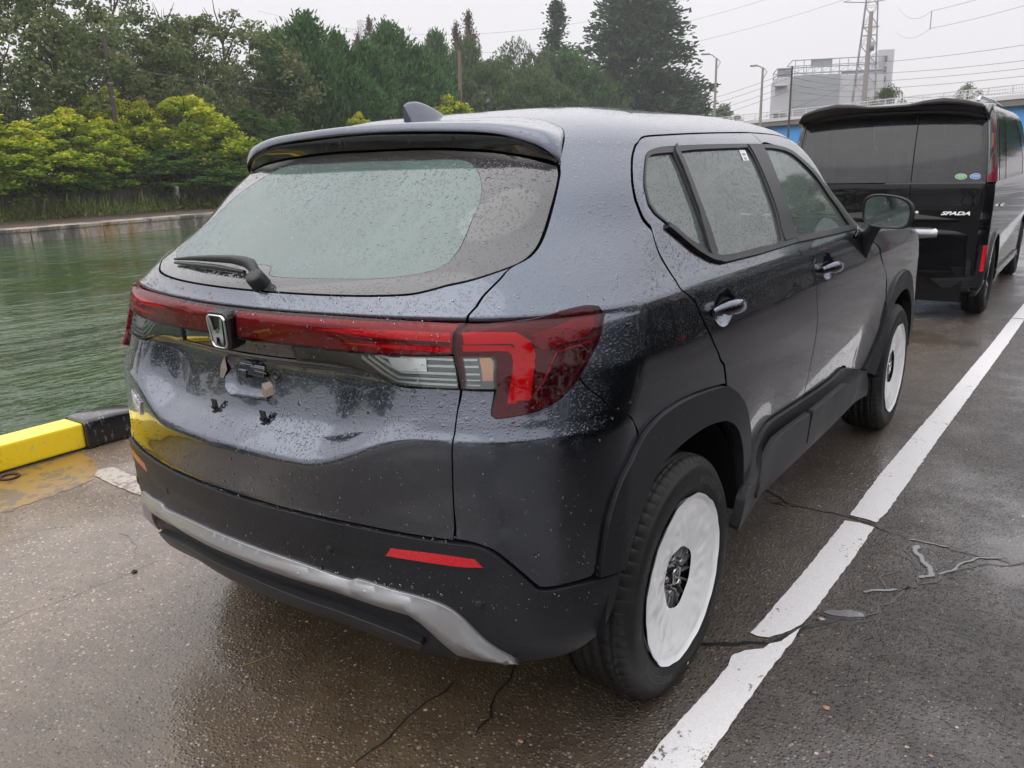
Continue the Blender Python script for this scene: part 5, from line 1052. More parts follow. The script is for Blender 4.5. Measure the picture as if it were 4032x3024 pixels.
def wheel(cy, sg_, ang):
    t = MB(); tm = tyre_mesh()
    w0 = empty('wheel', (sg_*.7725, cy, .334)); w0.parent = car; w0.rotation_euler = (ang, 0, 0 if sg_ > 0 else math.pi)
    ty = tm.build('tyre', M['tyre'], w0, fix=False)
    for a, tx_, sz_ in ((R_(45), 'BRIDGESTONE', .030), (R_(225), 'BRIDGESTONE', .030), (R_(135), 'TURANZA', .024), (R_(-45), 'TURANZA', .024)):
        m = MB(); text_arc(m, tx_, .268, sz_, a, .1099); m.build('tyre_lettering', M['tyre_mark'], w0, fix=False)
    m = MB(); m.lathe([(.0, .112), (.005, .112)], 12, 'X', (0, .275*math.cos(R_(-92)), .275*math.sin(R_(-92)))); m.build('balance_dot', M['lamp_yellow'], w0)
    # rim
    m = MB(); m.lathe([(.222, .092), (.219, .098), (.212, .094), (.205, .075), (.196, .03), (.190, -.09), (.225, -.098)], 48, 'X'); m.build('rim', M['gloss_black'], w0, fix=False)
    # spoked centre
    m = MB(); m.lathe([(.0, .078), (.030, .078), (.034, .068), (.040, .066), (.11, .066), (.20, .058), (.21, .045)], 40, 'X'); hub = m.build('wheel_centre', M['gloss_black'], w0, fix=False)
    for k in range(18):
        m = MB(); a = 2*math.pi*k/18; ca, sa = math.cos(a), math.sin(a); b_ = .0020 if k % 2 else .0036
        pts = [(.052, b_*.6), (.105, b_)]
        P = []
        for (r, hw) in pts:
            P += [(.0755, r*ca-hw*sa, r*sa+hw*ca), (.0755, r*ca+hw*sa, r*sa-hw*ca)]
        P += [(p[0]-.01, p[1], p[2]) for p in P]
        m.add(P, [(0, 1, 3, 2), (4, 6, 7, 5), (0, 2, 6, 4), (1, 5, 7, 3), (0, 4, 5, 1), (2, 3, 7, 6)]); m.build('spoke_face', M['machined'], hub)
    for k in range(5):
        m = MB(); a = R_(18+72*k); m.lathe([(.0, .080), (.007, .080), (.009, .076), (.009, .060)], 8, 'X', (0, .048*math.cos(a), .048*math.sin(a))); m.build('wheel_nut', M['steel'], hub)
    emblem(hub, Matrix.Translation((.0785, 0, 0)) @ Matrix.Rotation(-ang, 4, 'X') @ Matrix(((0, 0, 1, 0), (1, 0, 0, 0), (0, 1, 0, 0), (0, 0, 0, 1))) @ Matrix.Rotation(R_(-12), 4, 'Z'), .044, .046)
    # film stretched over the rim, with a round hole cut for the hub
    m = MB(); V = []; nr, na = 16, 120
    for i in range(nr+1):
        u = i/nr
        for j in range(na):
            a = 2*math.pi*j/na
            hole = .084*(1+.05*math.sin(3*a+1)+.02*math.sin(7*a)); edge = .2325*(1+.006*math.sin(5*a+cy)+.006*math.sin(11*a+2)+.004*math.sin(23*a))
            r = hole+(edge-hole)*u
            x = .086+.0155*math.sin(math.pi*min(1, u*1.0)*.5)
            x += .0035*noise.noise(Vector((9*r*math.cos(a), 9*r*math.sin(a), cy)))*4*u*(1-u)+.0030*abs(noise.noise(Vector((5*math.cos(a)+1.2*u, 5*math.sin(a), 3*u+cy))))*2*u*(1-u)*4
            x += .004*noise.noise(Vector((22*math.cos(a)*r*3, 22*math.sin(a)*r*3, 5+cy)))*u*(1.05-u)
            V.append((x+.008*(u > .97), r*math.cos(a), r*math.sin(a)))
    m.add(V, [(i*na+j, i*na+(j+1) % na, (i+1)*na+(j+1) % na, (i+1)*na+j) for i in range(nr) for j in range(na)], True)
    m.build('wheel_film', M['film'], w0, fix=False)
    m = MB(); m.lathe([(.0, -.02), (.165, -.02), (.165, .0), (.07, .005)], 40, 'X'); m.build('brake_disc', M['steel'], w0)
    return w0
M['machined'] = plain('machined_alloy', (.60, .60, .62), .30, .7)
M['lamp_yellow'] = plain('yellow_dot', (.8, .55, .08), .5)
for cy, sg_, a in ((0, 1, R_(8)), (0, -1, .3), (2.65, 1, 1.2), (2.65, -1, 2.)): wheel(cy, sg_, a)
m = MB(); m.tube([(-.7, 0, .30), (.7, 0, .30)], .045, 12); m.tube([(-.7, 2.65, .30), (.7, 2.65, .30)], .045, 12); m.build('axle', M['well'], car)
# --- badge low on the left of the tailgate
V, F = text_mesh('WR-V', .032, .0006, .0022)
m = MB(); P = []
for v in V:
    p_, n_q = SP(-.525+v.x, .592+v.y, .003+v.z); P.append(tuple(p_))
m.add(P, F); m.build('badge', M['badge'], car)
# --- interior
M['seat'] = plain('grey_seat_fabric', (.16, .17, .17), .85, nscale=20); M['seat_film'] = plain('seat_cover_film', (.45, .50, .48), .25)
m = MB(); m.box((0, .9, .62), (1.36, 2.4, .10)); m.box((0, -.15, .86), (1.2, .55, .04)); m.build('cabin_floor', M['well'], car)
for x, y in ((-.36, 1.05), (.36, 1.05), (-.36, .15), (.36, .15)):
    m = MB(); m.box((x, y+.25, .80), (.50, .50, .16), bev=.04); m.box((x, y, 1.05), (.48, .14, .55), M=Matrix.Rotation(R_(12), 3, 'X'), bev=.05)
    m.tube([(x-.06, y-.06, 1.28), (x-.06, y-.09, 1.38)], .006, 6); m.tube([(x+.06, y-.06, 1.28), (x+.06, y-.09, 1.38)], .006, 6); m.box((x, y-.09, 1.38), (.26, .10, .15), bev=.035); m.build('seat', M['seat'], car)
m = MB(); m.box((0, 1.92, .95), (1.36, .35, .24), bev=.06); m.build('dashboard', M['seat'], car)
m = MB(); m.lathe([(.165+.016*math.cos(a), .016*math.sin(a)) for a in [2*math.pi*k/10 for k in range(11)]], 32, 'Z'); m.box((0, 0, -.01), (.30, .05, .02)); m.box((0, 0, -.02), (.12, .12, .04), bev=.02)
m.v = [tuple(Matrix.Translation((.36, 1.62, 1.05)) @ Matrix.Rotation(R_(68), 4, 'X') @ Vector(p)) for p in m.v]; m.build('steering_wheel', M['lamp_black'], car)

# --- standing drops big enough to see: real beads on the tail and the near side
def beads():
    rs_ = np.random.RandomState(12); n = 2100
    sA = np.concatenate([rs_.uniform(-.85, .98, n), rs_.uniform(-.64, .655, 150), rs_.uniform(-.40, .62, 260)])
    tA = np.concatenate([rs_.uniform(.21, 1.09, n), .500-.0165*(np.abs(sA[n:n+150])/.655)**1.3+rs_.randn(150)*.0012, rs_.uniform(.31, .36, 260)])
    r = np.concatenate([.0010+.0014*rs_.rand(n)**2, .0016+.0016*rs_.rand(150), .0018+.0022*rs_.rand(260)])
    lampz = (tA > .845) & (tA < 1.01)
    offv = np.where(lampz, .0165, .0015); offv = np.where(tA < .49, .0045, offv); sa = np.abs(sA)
    skid = (tA < np.interp(sa, [p[0] for p in skid_top], [p[1] for p in skid_top])) & (tA > np.interp(sa, [0, .307, .449, .535, .565, .59, .639, .70], [.317, .309, .301, .297, .283, .262, .214, .207]))
    so_ = skid_off(sA, tA); offv = np.where(skid, so_, offv)
    keep = ~((tA < .30) & ~skid) & ~((sa > .66) & (tA < 1.01) & (tA > .70) & (sa > .72)) & ~((np.abs(sA) < .07) & (tA > .9)) & ~skid
    keep &= ~((tA > .70) & (tA < .87) & (sA > -.12) & (sA < .13)) & ~((sa > .92) & (tA < .62))
    sA, tA, r, offv = sA[keep], tA[keep], r[keep], offv[keep]
    P = S(sA, tA); Nn = N(sA, tA); P = P+Nn*(offv+r*.15)[:, None]
    bm = bmesh.new(); bmesh.ops.create_icosphere(bm, subdivisions=2, radius=1); B = np.array([tuple(v.co) for v in bm.verts]); F = np.array([[v.index for v in f.verts] for f in bm.faces]); bm.free()
    T1 = np.cross(Nn, [0, 0, 1.]); T1 /= np.linalg.norm(T1, axis=1)[:, None]+1e-9; T2 = np.cross(Nn, T1)
    V = P[:, None]+r[:, None, None]*(B[None, :, 0:1]*T1[:, None]+B[None, :, 1:2]*T2[:, None]*1.25+B[None, :, 2:3]*Nn[:, None]*.62)
    m_ = len(B); FF = (F[None]+np.arange(len(P))[:, None, None]*m_).reshape(-1, 3)
    me = bpy.data.meshes.new('rain_beads'); me.vertices.add(len(P)*m_); me.vertices.foreach_set('co', V.reshape(-1).astype(np.float32)); me.loops.add(len(FF)*3); me.loops.foreach_set('vertex_index', FF.ravel().astype(np.int32))
    me.polygons.add(len(FF)); me.polygons.foreach_set('loop_start', (np.arange(len(FF))*3).astype(np.int32)); me.polygons.foreach_set('loop_total', np.full(len(FF), 3, np.int32)); me.polygons.foreach_set('use_smooth', np.ones(len(FF), bool)); me.update(calc_edges=True)
    t = NT('water_bead'); tb = t.n('ShaderNodeBsdfTransparent'); tb.inputs[0].default_value = (.86, .87, .88, 1); gl = t.n('ShaderNodeBsdfGlossy'); gl.inputs['Roughness'].default_value = .04; fr = t.n('ShaderNodeFresnel'); fr.inputs[0].default_value = 1.75
    mm = t.n('ShaderNodeMixShader'); t.l(fr.outputs[0], mm.inputs[0]); t.l(tb.outputs[0], mm.inputs[1]); t.l(gl.outputs[0], mm.inputs[2]); t.l(mm.outputs[0], t.out.inputs[0])
    o = add_obj('rain_beads', me, t.m, car); o['kind'] = 'stuff'
beads()
# ------------------------------------------------------------------ black van ahead (its own body surface, same chart)
CARROWS = (_x, _Y, _m); TUCK[0] = 0.
VR = np.array([
(0.00,.20,.06,.20,.06,.79,.10,4.45,.04,.0),(0.10,.28,.00,.28,.00,.83,.11,4.60,.05,.0),(0.25,.42,-.01,.42,-.01,.845,.11,4.66,.05,.0),
(0.45,.62,.00,.62,.00,.848,.11,4.66,.05,.0),(0.56,.735,.0,.735,.0,.850,.11,4.64,.05,.0),(0.60,.775,.006,.775,.006,.850,.11,4.62,.05,.0),(0.615,.79,.016,.79,.016,.850,.11,4.62,.05,.0),(0.70,.868,.004,.868,.004,.850,.11,4.55,.05,.0),(0.715,.885,.012,.885,.012,.850,.11,4.55,.05,.0),
(0.78,.95,.028,.95,.028,.850,.11,4.45,.05,.0),(0.95,1.12,.035,1.12,.035,.845,.11,3.95,.05,.0),(1.02,1.19,.045,1.19,.045,.838,.11,3.80,.05,.0),
(1.35,1.50,.10,1.50,.10,.800,.10,3.30,.05,.0),(1.60,1.72,.16,1.72,.16,.760,.10,2.95,.05,.0),(1.68,1.785,.21,1.785,.21,.722,.13,2.80,.05,.0),
(1.76,1.825,.30,1.825,.30,.640,.16,2.60,.04,.0),(1.90,1.845,.50,1.845,.50,.45,.16,2.40,.03,.0),(2.10,1.852,.90,1.852,.90,.12,.10,2.0,.0,.0),(2.20,1.853,1.1,1.853,1.1,.02,.018,1.8,.0,.0)])
_x = VR[:, 0]; _Y = VR[:, 1:]; _m = pchip_prep(_x, _Y)
ROWS_T = TG; TG = np.array(sorted(set([round(x, 3) for x in VR[:, 0]]+[round(.03*i, 3) for i in range(1, 73)]))); TG = np.array([t for i, t in enumerate(TG) if i == 0 or t-TG[i-1] > .004])
SG_c = SG; SG = np.concatenate([np.arange(0, .66, .05), np.arange(.66, 1.05, .022), np.arange(1.1, 4.2, .09), np.arange(4.2, 4.52, .04), np.arange(4.55, 5.21, .1)])
car_paint('black_paint', (.004, .004, .005), .0, .3, ior=1.45)
def mk_vg():
    t = NT('van_dark_glass'); co = t.co('Object'); st = t.co('Object', (24, 24, 1.3)); tr = t.noise(1., 3, .6, st)
    h = drops(t, co, 80, 190, .0015, .35, .6, fine_d=.0008, gate=t.mr(tr, .45, .60, 1, .1)); bn = t.bump(h, .0015, .5)
    tb = t.n('ShaderNodeBsdfTransparent'); tb.inputs[0].default_value = (.30, .31, .31, 1)
    df = t.n('ShaderNodeBsdfDiffuse'); t.sv(df.inputs[0], t.mix(t.mr(tr, .4, .65), (.036, .035, .040), (.014, .014, .017)))
    m1 = t.n('ShaderNodeMixShader'); m1.inputs[0].default_value = .72; t.l(tb.outputs[0], m1.inputs[1]); t.l(df.outputs[0], m1.inputs[2])
    gl = t.n('ShaderNodeBsdfGlossy'); t.sv(gl.inputs['Roughness'], .05); t.l(bn, gl.inputs['Normal']); fr = t.n('ShaderNodeFresnel'); fr.inputs[0].default_value = 1.75; t.l(bn, fr.inputs['Normal'])
    m2 = t.n('ShaderNodeMixShader'); t.l(fr.outputs[0], m2.inputs[0]); t.l(m1.outputs[0], m2.inputs[1]); t.l(gl.outputs[0], m2.inputs[2]); t.l(m2.outputs[0], t.out.inputs[0]); M['van_glass'] = t.m
mk_vg()
van = empty('black_van', (0, 0, 0), 'black minivan parked in line ahead of the grey car', 'van')
BP = M['black_paint']
vg = [[0, 1.005], [.5, 1.003], [.785, 1.003], [.797, 1.05], [.806, 1.30], [.808, 1.60], [.803, 1.66], [0, 1.70]]
def van_inv(y, z, s0, t0): return inv(y, z, s0, t0)
def varch(cy, r, a0=-8, a1=188, n=16): return [van_inv(cy+r*math.cos(R_(a)), .345+r*math.sin(R_(a)), 1.0+3.2*(cy/4.2), .3) for a in np.linspace(a0, a1, n)]
RWY, FWY = .68, 3.53
sideholes = []
vq = [[1.13, 1.005], [1.60, 1.005], [1.60, 1.60], [1.13, 1.61]]; vs1 = [[1.66, 1.005], [2.56, 1.005], [2.62, 1.60], [1.66, 1.60]]; vs2 = [[2.68, 1.005], [3.75, 1.005], [3.90, 1.18], [3.84, 1.42], [3.70, 1.60], [2.72, 1.60]]
ra, fa = varch(RWY, .36), varch(FWY, .36)
body = [[.80, .09], [.80, .99], [1.115, .99], [1.115, 1.63], [.812, 1.64], [.812, 1.70], [.80, 1.72], [.4, 1.745], [0, 1.75], [0, 2.19], [5.2, 2.19], [5.2, 1.66], [4.33, 1.64], [4.30, 1.30], [4.30, 1.00], [5.2, .98], [5.2, .05]] + [[fa[0][0]+.05, .05]] + fa + [[fa[-1][0]-.04, .05], [ra[0][0]+.05, .05]] + ra + [[ra[-1][0]-.03, .06], [1.0, .03], [.80, .03]]
pair('van_body', body, BP, van, holes=[vq, vs1, vs2], corner=30)
gate_l = [[0, .085], [.80, .085], [.80, .45], [.795, .75], [.785, .998], [.5, .998], [0, 1.0]]
panel('van_tailgate', gate_l, BP, van, sym=True, corner=30)
panel('van_rear_glass', vg, M['van_glass'], van, sym=True, off=.002, thick=0, corner=30)
panel('gate_split', band([[.225, .42], [.215, .9], [.218, 1.3], [.235, 1.70]], .007), M['liner'], van, off=.0035, thick=0, gap=0, smooth=False)
panel('gate_split', band([[.805, .08], [.807, .5], [.800, .75], [.793, .995]], .008), M['liner'], van, off=.002, thick=0, gap=0, smooth=False)
panel('gate_rail', band([[.02, .998], [.79, .998]], .012), M['gloss_black'], van, off=.004, thick=0, gap=0, smooth=False)
pn = panel('van_bumper_trim', [[.44, .20], [.50, .205], [.80, .235], [.81, .49], [.93, .49], [1.00, .30], [1.04, .15], [.98, .13], [.84, .13], [.53, .125]], M['clad'], van, off=.006, thick=.01, corner=30)
panel('van_bumper_trim', [[.44, .20], [.50, .205], [.80, .235], [.81, .49], [.93, .49], [1.00, .30], [1.04, .15], [.98, .13], [.84, .13], [.53, .125]], M['clad'], van, off=.006, thick=.01, corner=30, mirror=True)
for mir in (False, True):
    panel('grille_rib', band([[.55, .150], [.80, .160]], .004), M['steel'] if False else M['liner'], van, off=.008, thick=0, gap=0, smooth=False, mirror=mir)
    panel('grille_rib', band([[.52, .172], [.80, .190]], .004), M['liner'], van, off=.008, thick=0, gap=0, smooth=False, mirror=mir)
    rr_ = panel('van_reflector', [[.848, .272], [.905, .275], [.918, .486], [.856, .488]], plain('van_red_reflector', (.75, .015, .02), .2, 0, .6, 1.), van, off=.014, thick=.01, mirror=mir, corner=30)
    lp = panel('van_tail_lamp', [[.815, 1.003], [1.108, 1.003], [1.108, 1.60], [.818, 1.62]], M['lamp_grey'], van, off=.004, thick=.02, mirror=mir, corner=30)
    panel('lamp_core', [[.832, 1.16], [.88, 1.20], [1.02, 1.35], [1.02, 1.45], [.90, 1.56], [.84, 1.58]], M['lamp_mid'], lp, off=.007, thick=.003, mirror=mir)
    panel('lamp_bulb', [[.85, 1.28], [.93, 1.33], [.95, 1.42], [.86, 1.42]], M['lamp_amber'], lp, off=.0095, thick=.002, mirror=mir)
    panel('light_guide', band([[.832, 1.06], [.845, 1.20], [.97, 1.33], [.985, 1.42], [.90, 1.54], [.845, 1.58]], .014), M['lamp_white'], lp, off=.0115, thick=.003, mirror=mir, smooth=False)
    panel('lamp_edge', band([[.835, 1.595], [.885, 1.565], [.915, 1.42], [.905, 1.10]], [.02, .028, .036, .036]), M['lamp_red'], lp, off=.010, thick=.002, mirror=mir, smooth=False)
    panel('lamp_foot', [[.818, 1.006], [1.106, 1.006], [1.106, 1.14], [1.0, 1.14], [.90, 1.09], [.822, 1.075]], M['lamp_red'], lp, off=.0095, thick=.003, mirror=mir, corner=30)
    panel('lamp_lens', [[.815, 1.003], [1.108, 1.003], [1.108, 1.60], [.818, 1.62]], M['clear_lens'], lp, off=.016, thick=.012, mirror=mir, gap=0, corner=30)
    for g_ in (vq, vs1, vs2): panel('van_side_window', g_, M['van_glass'], van, off=-.003, thick=0, gap=-.002, mirror=mir, corner=30)
    panel('van_skirt', [[ra[0][0]+.04, .06], [fa[-1][0]-.03, .06], [fa[-1][0]-.03, .17], [ra[0][0]+.04, .17]], BP, van, off=.02, thick=.02, mirror=mir, corner=30)
    panel('van_door_handle', band([[1.80, .78], [2.05, .79]], .03), M['chrome'], van, off=.03, thick=.02, mirror=mir, smooth=False)
    panel('van_wheel_arch', [[p[0], p[1]] for p in varch(RWY, .405, 0, 180)]+[[p[0], p[1]] for p in ra[1:-1]][::-1], BP, van, off=.016, thick=.03, mirror=mir, corner=50)
vgar = panel('gate_handle_bar', [[-.02, .532], [.264, .532], [.452, .548], [.455, .598], [.40, .628], [.20, .628], [-.02, .62]], M['chrome_bar'], van, off=.02, thick=.02, corner=30)
strip_mesh('van_inner_shell', -5.2, 5.2, .04, 2.19, -.014, van, M['liner'], 200, 60, lambda A, B: ~((np.abs(A) < .79) & (B > 1.02) & (B < 1.66)) & ~((np.abs(A) > 1.12) & (np.abs(A) < 3.8) & (B > 1.01) & (B < 1.6)) & ~((np.abs(A) > 4.3) & (B > 1.05) & (B < 1.65)) & ~((S(A, B)[..., 2] < .75) & (np.abs(A) > 1.0) & (np.minimum(np.abs(S(A, B)[..., 1]-RWY), np.abs(S(A, B)[..., 1]-FWY)) < .42)))
panel('van_windscreen', [[4.34, 1.02], [5.2, 1.0], [5.2, 1.64], [4.35, 1.62]], M['side_glass'], van, off=-.002, thick=0); panel('van_windscreen', [[4.34, 1.02], [5.2, 1.0], [5.2, 1.64], [4.35, 1.62]], M['side_glass'], van, off=-.002, thick=0, mirror=True)
# roof spoiler with two raised horns
xs_ = [-.745, -.73, -.70, -.58, -.42, -.28, -.16, 0, .16, .28, .42, .58, .70, .73, .745]; zu = [1.72, 1.765, 1.79, 1.825, 1.850, 1.838, 1.815, 1.812, 1.815, 1.838, 1.850, 1.825, 1.79, 1.765, 1.72]; zl = [1.70, 1.705, 1.715, 1.742, 1.757, 1.763, 1.765, 1.766, 1.765, 1.763, 1.757, 1.742, 1.715, 1.705, 1.70]
V = []
XX = np.linspace(-.745, .745, 61)
for x in XX:
    u = float(np.interp(x, xs_, zu)); l_ = float(np.interp(x, xs_, zl)); yy = -.055+.10*max(0, abs(x)-.45)**1.5*3; rz = 1.846-.09*max(0, abs(x)-.35)**1.6*2.2
    sec = [(x, .48, rz+.004), (x, .25, rz-.012), (x, .06, u-.001), (x, yy+.02, u), (x, yy, u-.012), (x, yy+.004, (u+l_)/2), (x, yy+.02, l_), (x, yy+.05, l_-.010), (x, .17, l_-.035)]
    V += sec
n_ = 9; m = MB(); m.add(V, [(i*n_+j, (i+1)*n_+j, (i+1)*n_+j+1, i*n_+j+1) for i in range(60) for j in range(n_-1)]+[tuple(range(9)), tuple(range(60*9, 61*9))], True); m.build('van_roof_spoiler', BP, van, fix=True)
for sx_ in (-.60, .60):
    m = MB(); m.tube([(sx_, .55, 1.835), (sx_, .65, 1.875), (sx_, 1.5, 1.885), (sx_, 2.3, 1.86), (sx_, 2.4, 1.82)], .014, 8); m.build('roof_rail', M['chrome'], van)
# badge and two oval stickers
V, F = text_mesh('SPADA', .090, .0030, .004, shear=.35); m = MB(); m.add([tuple(SP(.560+v.x*.74, .744+v.y*.50, .030+v.z)[0]) for v in V], F); m.build('van_badge', M['badge'], van)
for s_, nm, c_ in ((.577, 'oval_sticker_green', (.08, .42, .12)), (.682, 'oval_sticker_blue', (.06, .22, .62))):
    pts_ = [[s_+.042*math.cos(a), 1.052+.024*math.sin(a)] for a in [2*math.pi*k/24 for k in range(24)]]; pin = [[s_+.037*math.cos(a), 1.052+.020*math.sin(a)] for a in [2*math.pi*k/24 for k in range(24)]]
    o = panel('oval_sticker', pts_, plain(nm+'_rim', (.75, .75, .75), .4), van, off=.003, thick=0, gap=0, smooth=False); panel('sticker_face', pin, plain(nm, c_, .4), o, off=.0036, thick=0, gap=0, smooth=False)
    for dt in (.006, -.004): panel('sticker_print', band([[s_-.024, 1.052+dt], [s_+.024, 1.052+dt]], .004), plain(nm+'_ink', (.7, .75, .7), .4), o, off=.0042, thick=0, gap=0, smooth=False)
# seats seen through the glass
m = MB(); m.box((0, 2.4, .45), (1.5, 4.0, .1)); m.build('van_floor', M['well'], van)
for x in (-.38, .38):
    for y in (.75, 1.7, 2.6):
        m = MB(); m.box((x, y, .95), (.5, .14, .62), bev=.05); m.box((x, y, 1.36), (.24, .10, .18), bev=.04); m.build('van_seat', M['seat'], van)
m = MB(); m.box((0, .4, .70), (1.55, .75, .5)); m.box((0, 2.2, .28), (1.5, 4.2, .12)); m.box((0, .06, .33), (1.4, .1, .3)); m.build('van_underbody', M['well'], van)
for cy in (RWY, FWY):
    for sg_ in (1, -1):
        w1 = empty('wheel', (sg_*.745, cy, .320)); w1.parent = van; w1.rotation_euler = (.4, 0, 0 if sg_ > 0 else math.pi)
        m = MB(); m.lathe([(.21, .085), (.24, .098), (.29, .098), (.313, .082), (.320, .06), (.320, .035), (.314, .034), (.314, .028), (.320, .027), (.320, -.027), (.314, -.028), (.314, -.034), (.32, -.035), (.32, -.06), (.313, -.082), (.24, -.098), (.21, -.085)], 48, 'X'); m.build('tyre', M['tyre'], w1, fix=False)
        m = MB(); m.lathe([(.0, .05), (.05, .052), (.06, .040), (.195, .02), (.200, .075), (.212, .086), (.214, .07)], 40, 'X')
        m.build('rim', M['lamp_black'], w1, fix=False)
        for k in range(5):
            a = 2*math.pi*k/5; m = MB(); M3 = Matrix.Rotation(a, 4, 'X'); vv = [(.055, -.022, .03), (.055, .022, .03), (.078, .012, .205), (.078, -.012, .205), (.035, -.026, .03), (.035, .026, .03), (.058, .016, .205), (.058, -.016, .205)]
            m.add([tuple(M3 @ Vector(p)) for p in vv], [(0, 1, 2, 3), (7, 6, 5, 4), (0, 4, 5, 1), (1, 5, 6, 2), (2, 6, 7, 3), (3, 7, 4, 0)]); m.build('spoke', M['lamp_grey'], w1)
van.location = (.06, 5.90, 0)
v2 = copy_tree(van); v2.location = (4.3, -1.2, 0); v2['label'] = 'black minivan across the aisle, seen only mirrored in the grey doors'
v3 = copy_tree(van); v3.location = (4.2, 4.6, 0); v3['label'] = 'second dark minivan across the aisle, mirrored towards the front door'
v4 = copy_tree(van); v4.location = (4.25, 10.2, 0); v4['label'] = 'third dark minivan across the aisle, mirrored in the side of the van ahead'
v5 = copy_tree(van); v5.location = (4.2, 15.9, 0); v5['label'] = 'farthest dark minivan across the aisle, outside the picture'
for v_ in (van, v2, v3, v4, v5): v_['group'] = 'black minivans'
_x, _Y, _m = CARROWS; TUCK[0] = .060; TG = ROWS_T; SG = SG_c
# ------------------------------------------------------------------ trees and bushes
def leaf_mat(name, stops, trans=.35):
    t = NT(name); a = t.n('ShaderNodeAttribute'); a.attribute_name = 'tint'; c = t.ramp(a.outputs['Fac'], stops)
    d = t.n('ShaderNodeBsdfDiffuse'); t.l(c, d.inputs[0]); tr = t.n('ShaderNodeBsdfTranslucent'); t.l(c, tr.inputs[0])
    m1 = t.n('ShaderNodeMixShader'); m1.inputs[0].default_value = trans; t.l(d.outputs[0], m1.inputs[1]); t.l(tr.outputs[0], m1.inputs[2])
    t.l(m1.outputs[0], t.out.inputs[0]); return t.m
LM = {
 'bt': leaf_mat('leaf_olive', [(0, (.062, .095, .036)), (.45, (.145, .190, .080)), (.8, (.25, .265, .13)), (1, (.36, .28, .17))]),
 'yb': leaf_mat('leaf_yellow_green', [(0, (.07, .14, .018)), (.32, (.19, .31, .032)), (.6, (.42, .48, .045)), (1, (.72, .64, .07))]),
 'gb': leaf_mat('leaf_fresh_green', [(0, (.04, .09, .022)), (.5, (.085, .17, .040)), (.85, (.12, .19, .045)), (1, (.24, .27, .05))]),
 'pine': leaf_mat('needle_green', [(0, (.030, .075, .028)), (.5, (.078, .165, .060)), (.85, (.14, .24, .085)), (1, (.20, .27, .11))], .2),
 'dome': leaf_mat('needle_grey_green', [(0, (.045, .078, .034)), (.5, (.10, .15, .062)), (.85, (.095, .125, .058)), (1, (.13, .15, .07))], .2),
 'cedar': leaf_mat('needle_blue_green', [(0, (.022, .050, .028)), (.5, (.050, .092, .046)), (.85, (.085, .135, .065)), (1, (.09, .12, .055))], .2),
 'meta': leaf_mat('needle_rusty', [(0, (.06, .055, .035)), (.5, (.12, .09, .06)), (1, (.18, .11, .08))], .2)}
M['bark'] = plain('tree_bark', (.045, .036, .028), .9, nscale=6, namp=.3)
def quads(C, U, W, tint):
    """leaf quads with centres C, half-axes U and W"""
    n = len(C); V = np.stack([C-U-W, C+U-W*.4, C+U*1.1+W*.5, C-U*.6+W], 1).reshape(-1, 3)
    return V, np.arange(4*n).reshape(-1, 4), np.repeat(tint, 1)
def leaves_obj(C, U, W, tint, name, mat):
    V, F, T = quads(C, U, W, tint); me = bpy.data.meshes.new(name); n = len(C)
    me.vertices.add(len(V)); me.vertices.foreach_set('co', V.astype(np.float32).ravel()); me.loops.add(4*n); me.loops.foreach_set('vertex_index', F.ravel().astype(np.int32))
    me.polygons.add(n); me.polygons.foreach_set('loop_start', (np.arange(n)*4).astype(np.int32)); me.polygons.foreach_set('loop_total', np.full(n, 4, np.int32)); me.update(calc_edges=True)
    at = me.attributes.new('tint', 'FLOAT', 'FACE'); at.data.foreach_set('value', T.astype(np.float32)); me.materials.append(mat); return me
def unit(n, rs_): v = rs_.normal(size=(n, 3)); return v/np.linalg.norm(v, axis=1)[:, None]
def crown_clumps(rs_, n_cl, per, shape, cs, ls, flat=.55, updir=.3, gaps=1.0):
    """clumps of leaves filling the outer part of a crown; crown is 1 wide and 1 tall (z 0..1)"""
    C = []; T = []
    for i in range(n_cl):
        for _ in range(30):
            p = unit(1, rs_)[0]*(.45+.55*rs_.rand()**.4); p[2] = (p[2]+1)/2; r = shape(p[2])
            q = np.array([p[0]*r, p[1]*r, p[2]])
            if r > 0: break
        k = int(per*(.6+.8*rs_.rand())); s = cs*(.6+.8*rs_.rand()); u = unit(k, rs_)*(rs_.rand(k)**.45)[:, None]*s; u[:, 2] *= flat
        u[:, 2] -= .35*(u[:, 0]**2+u[:, 1]**2)/max(s, .01)
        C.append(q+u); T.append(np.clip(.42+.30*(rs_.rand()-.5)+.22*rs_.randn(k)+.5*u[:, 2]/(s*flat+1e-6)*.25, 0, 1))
    C = np.concatenate(C); T = np.concatenate(T); n = len(C); U = unit(n, rs_)*ls; U[:, 2] *= .6; W = np.cross(U, unit(n, rs_)); W = W/np.linalg.norm(W, axis=1)[:, None]*ls*.6
    return C, U, W, T
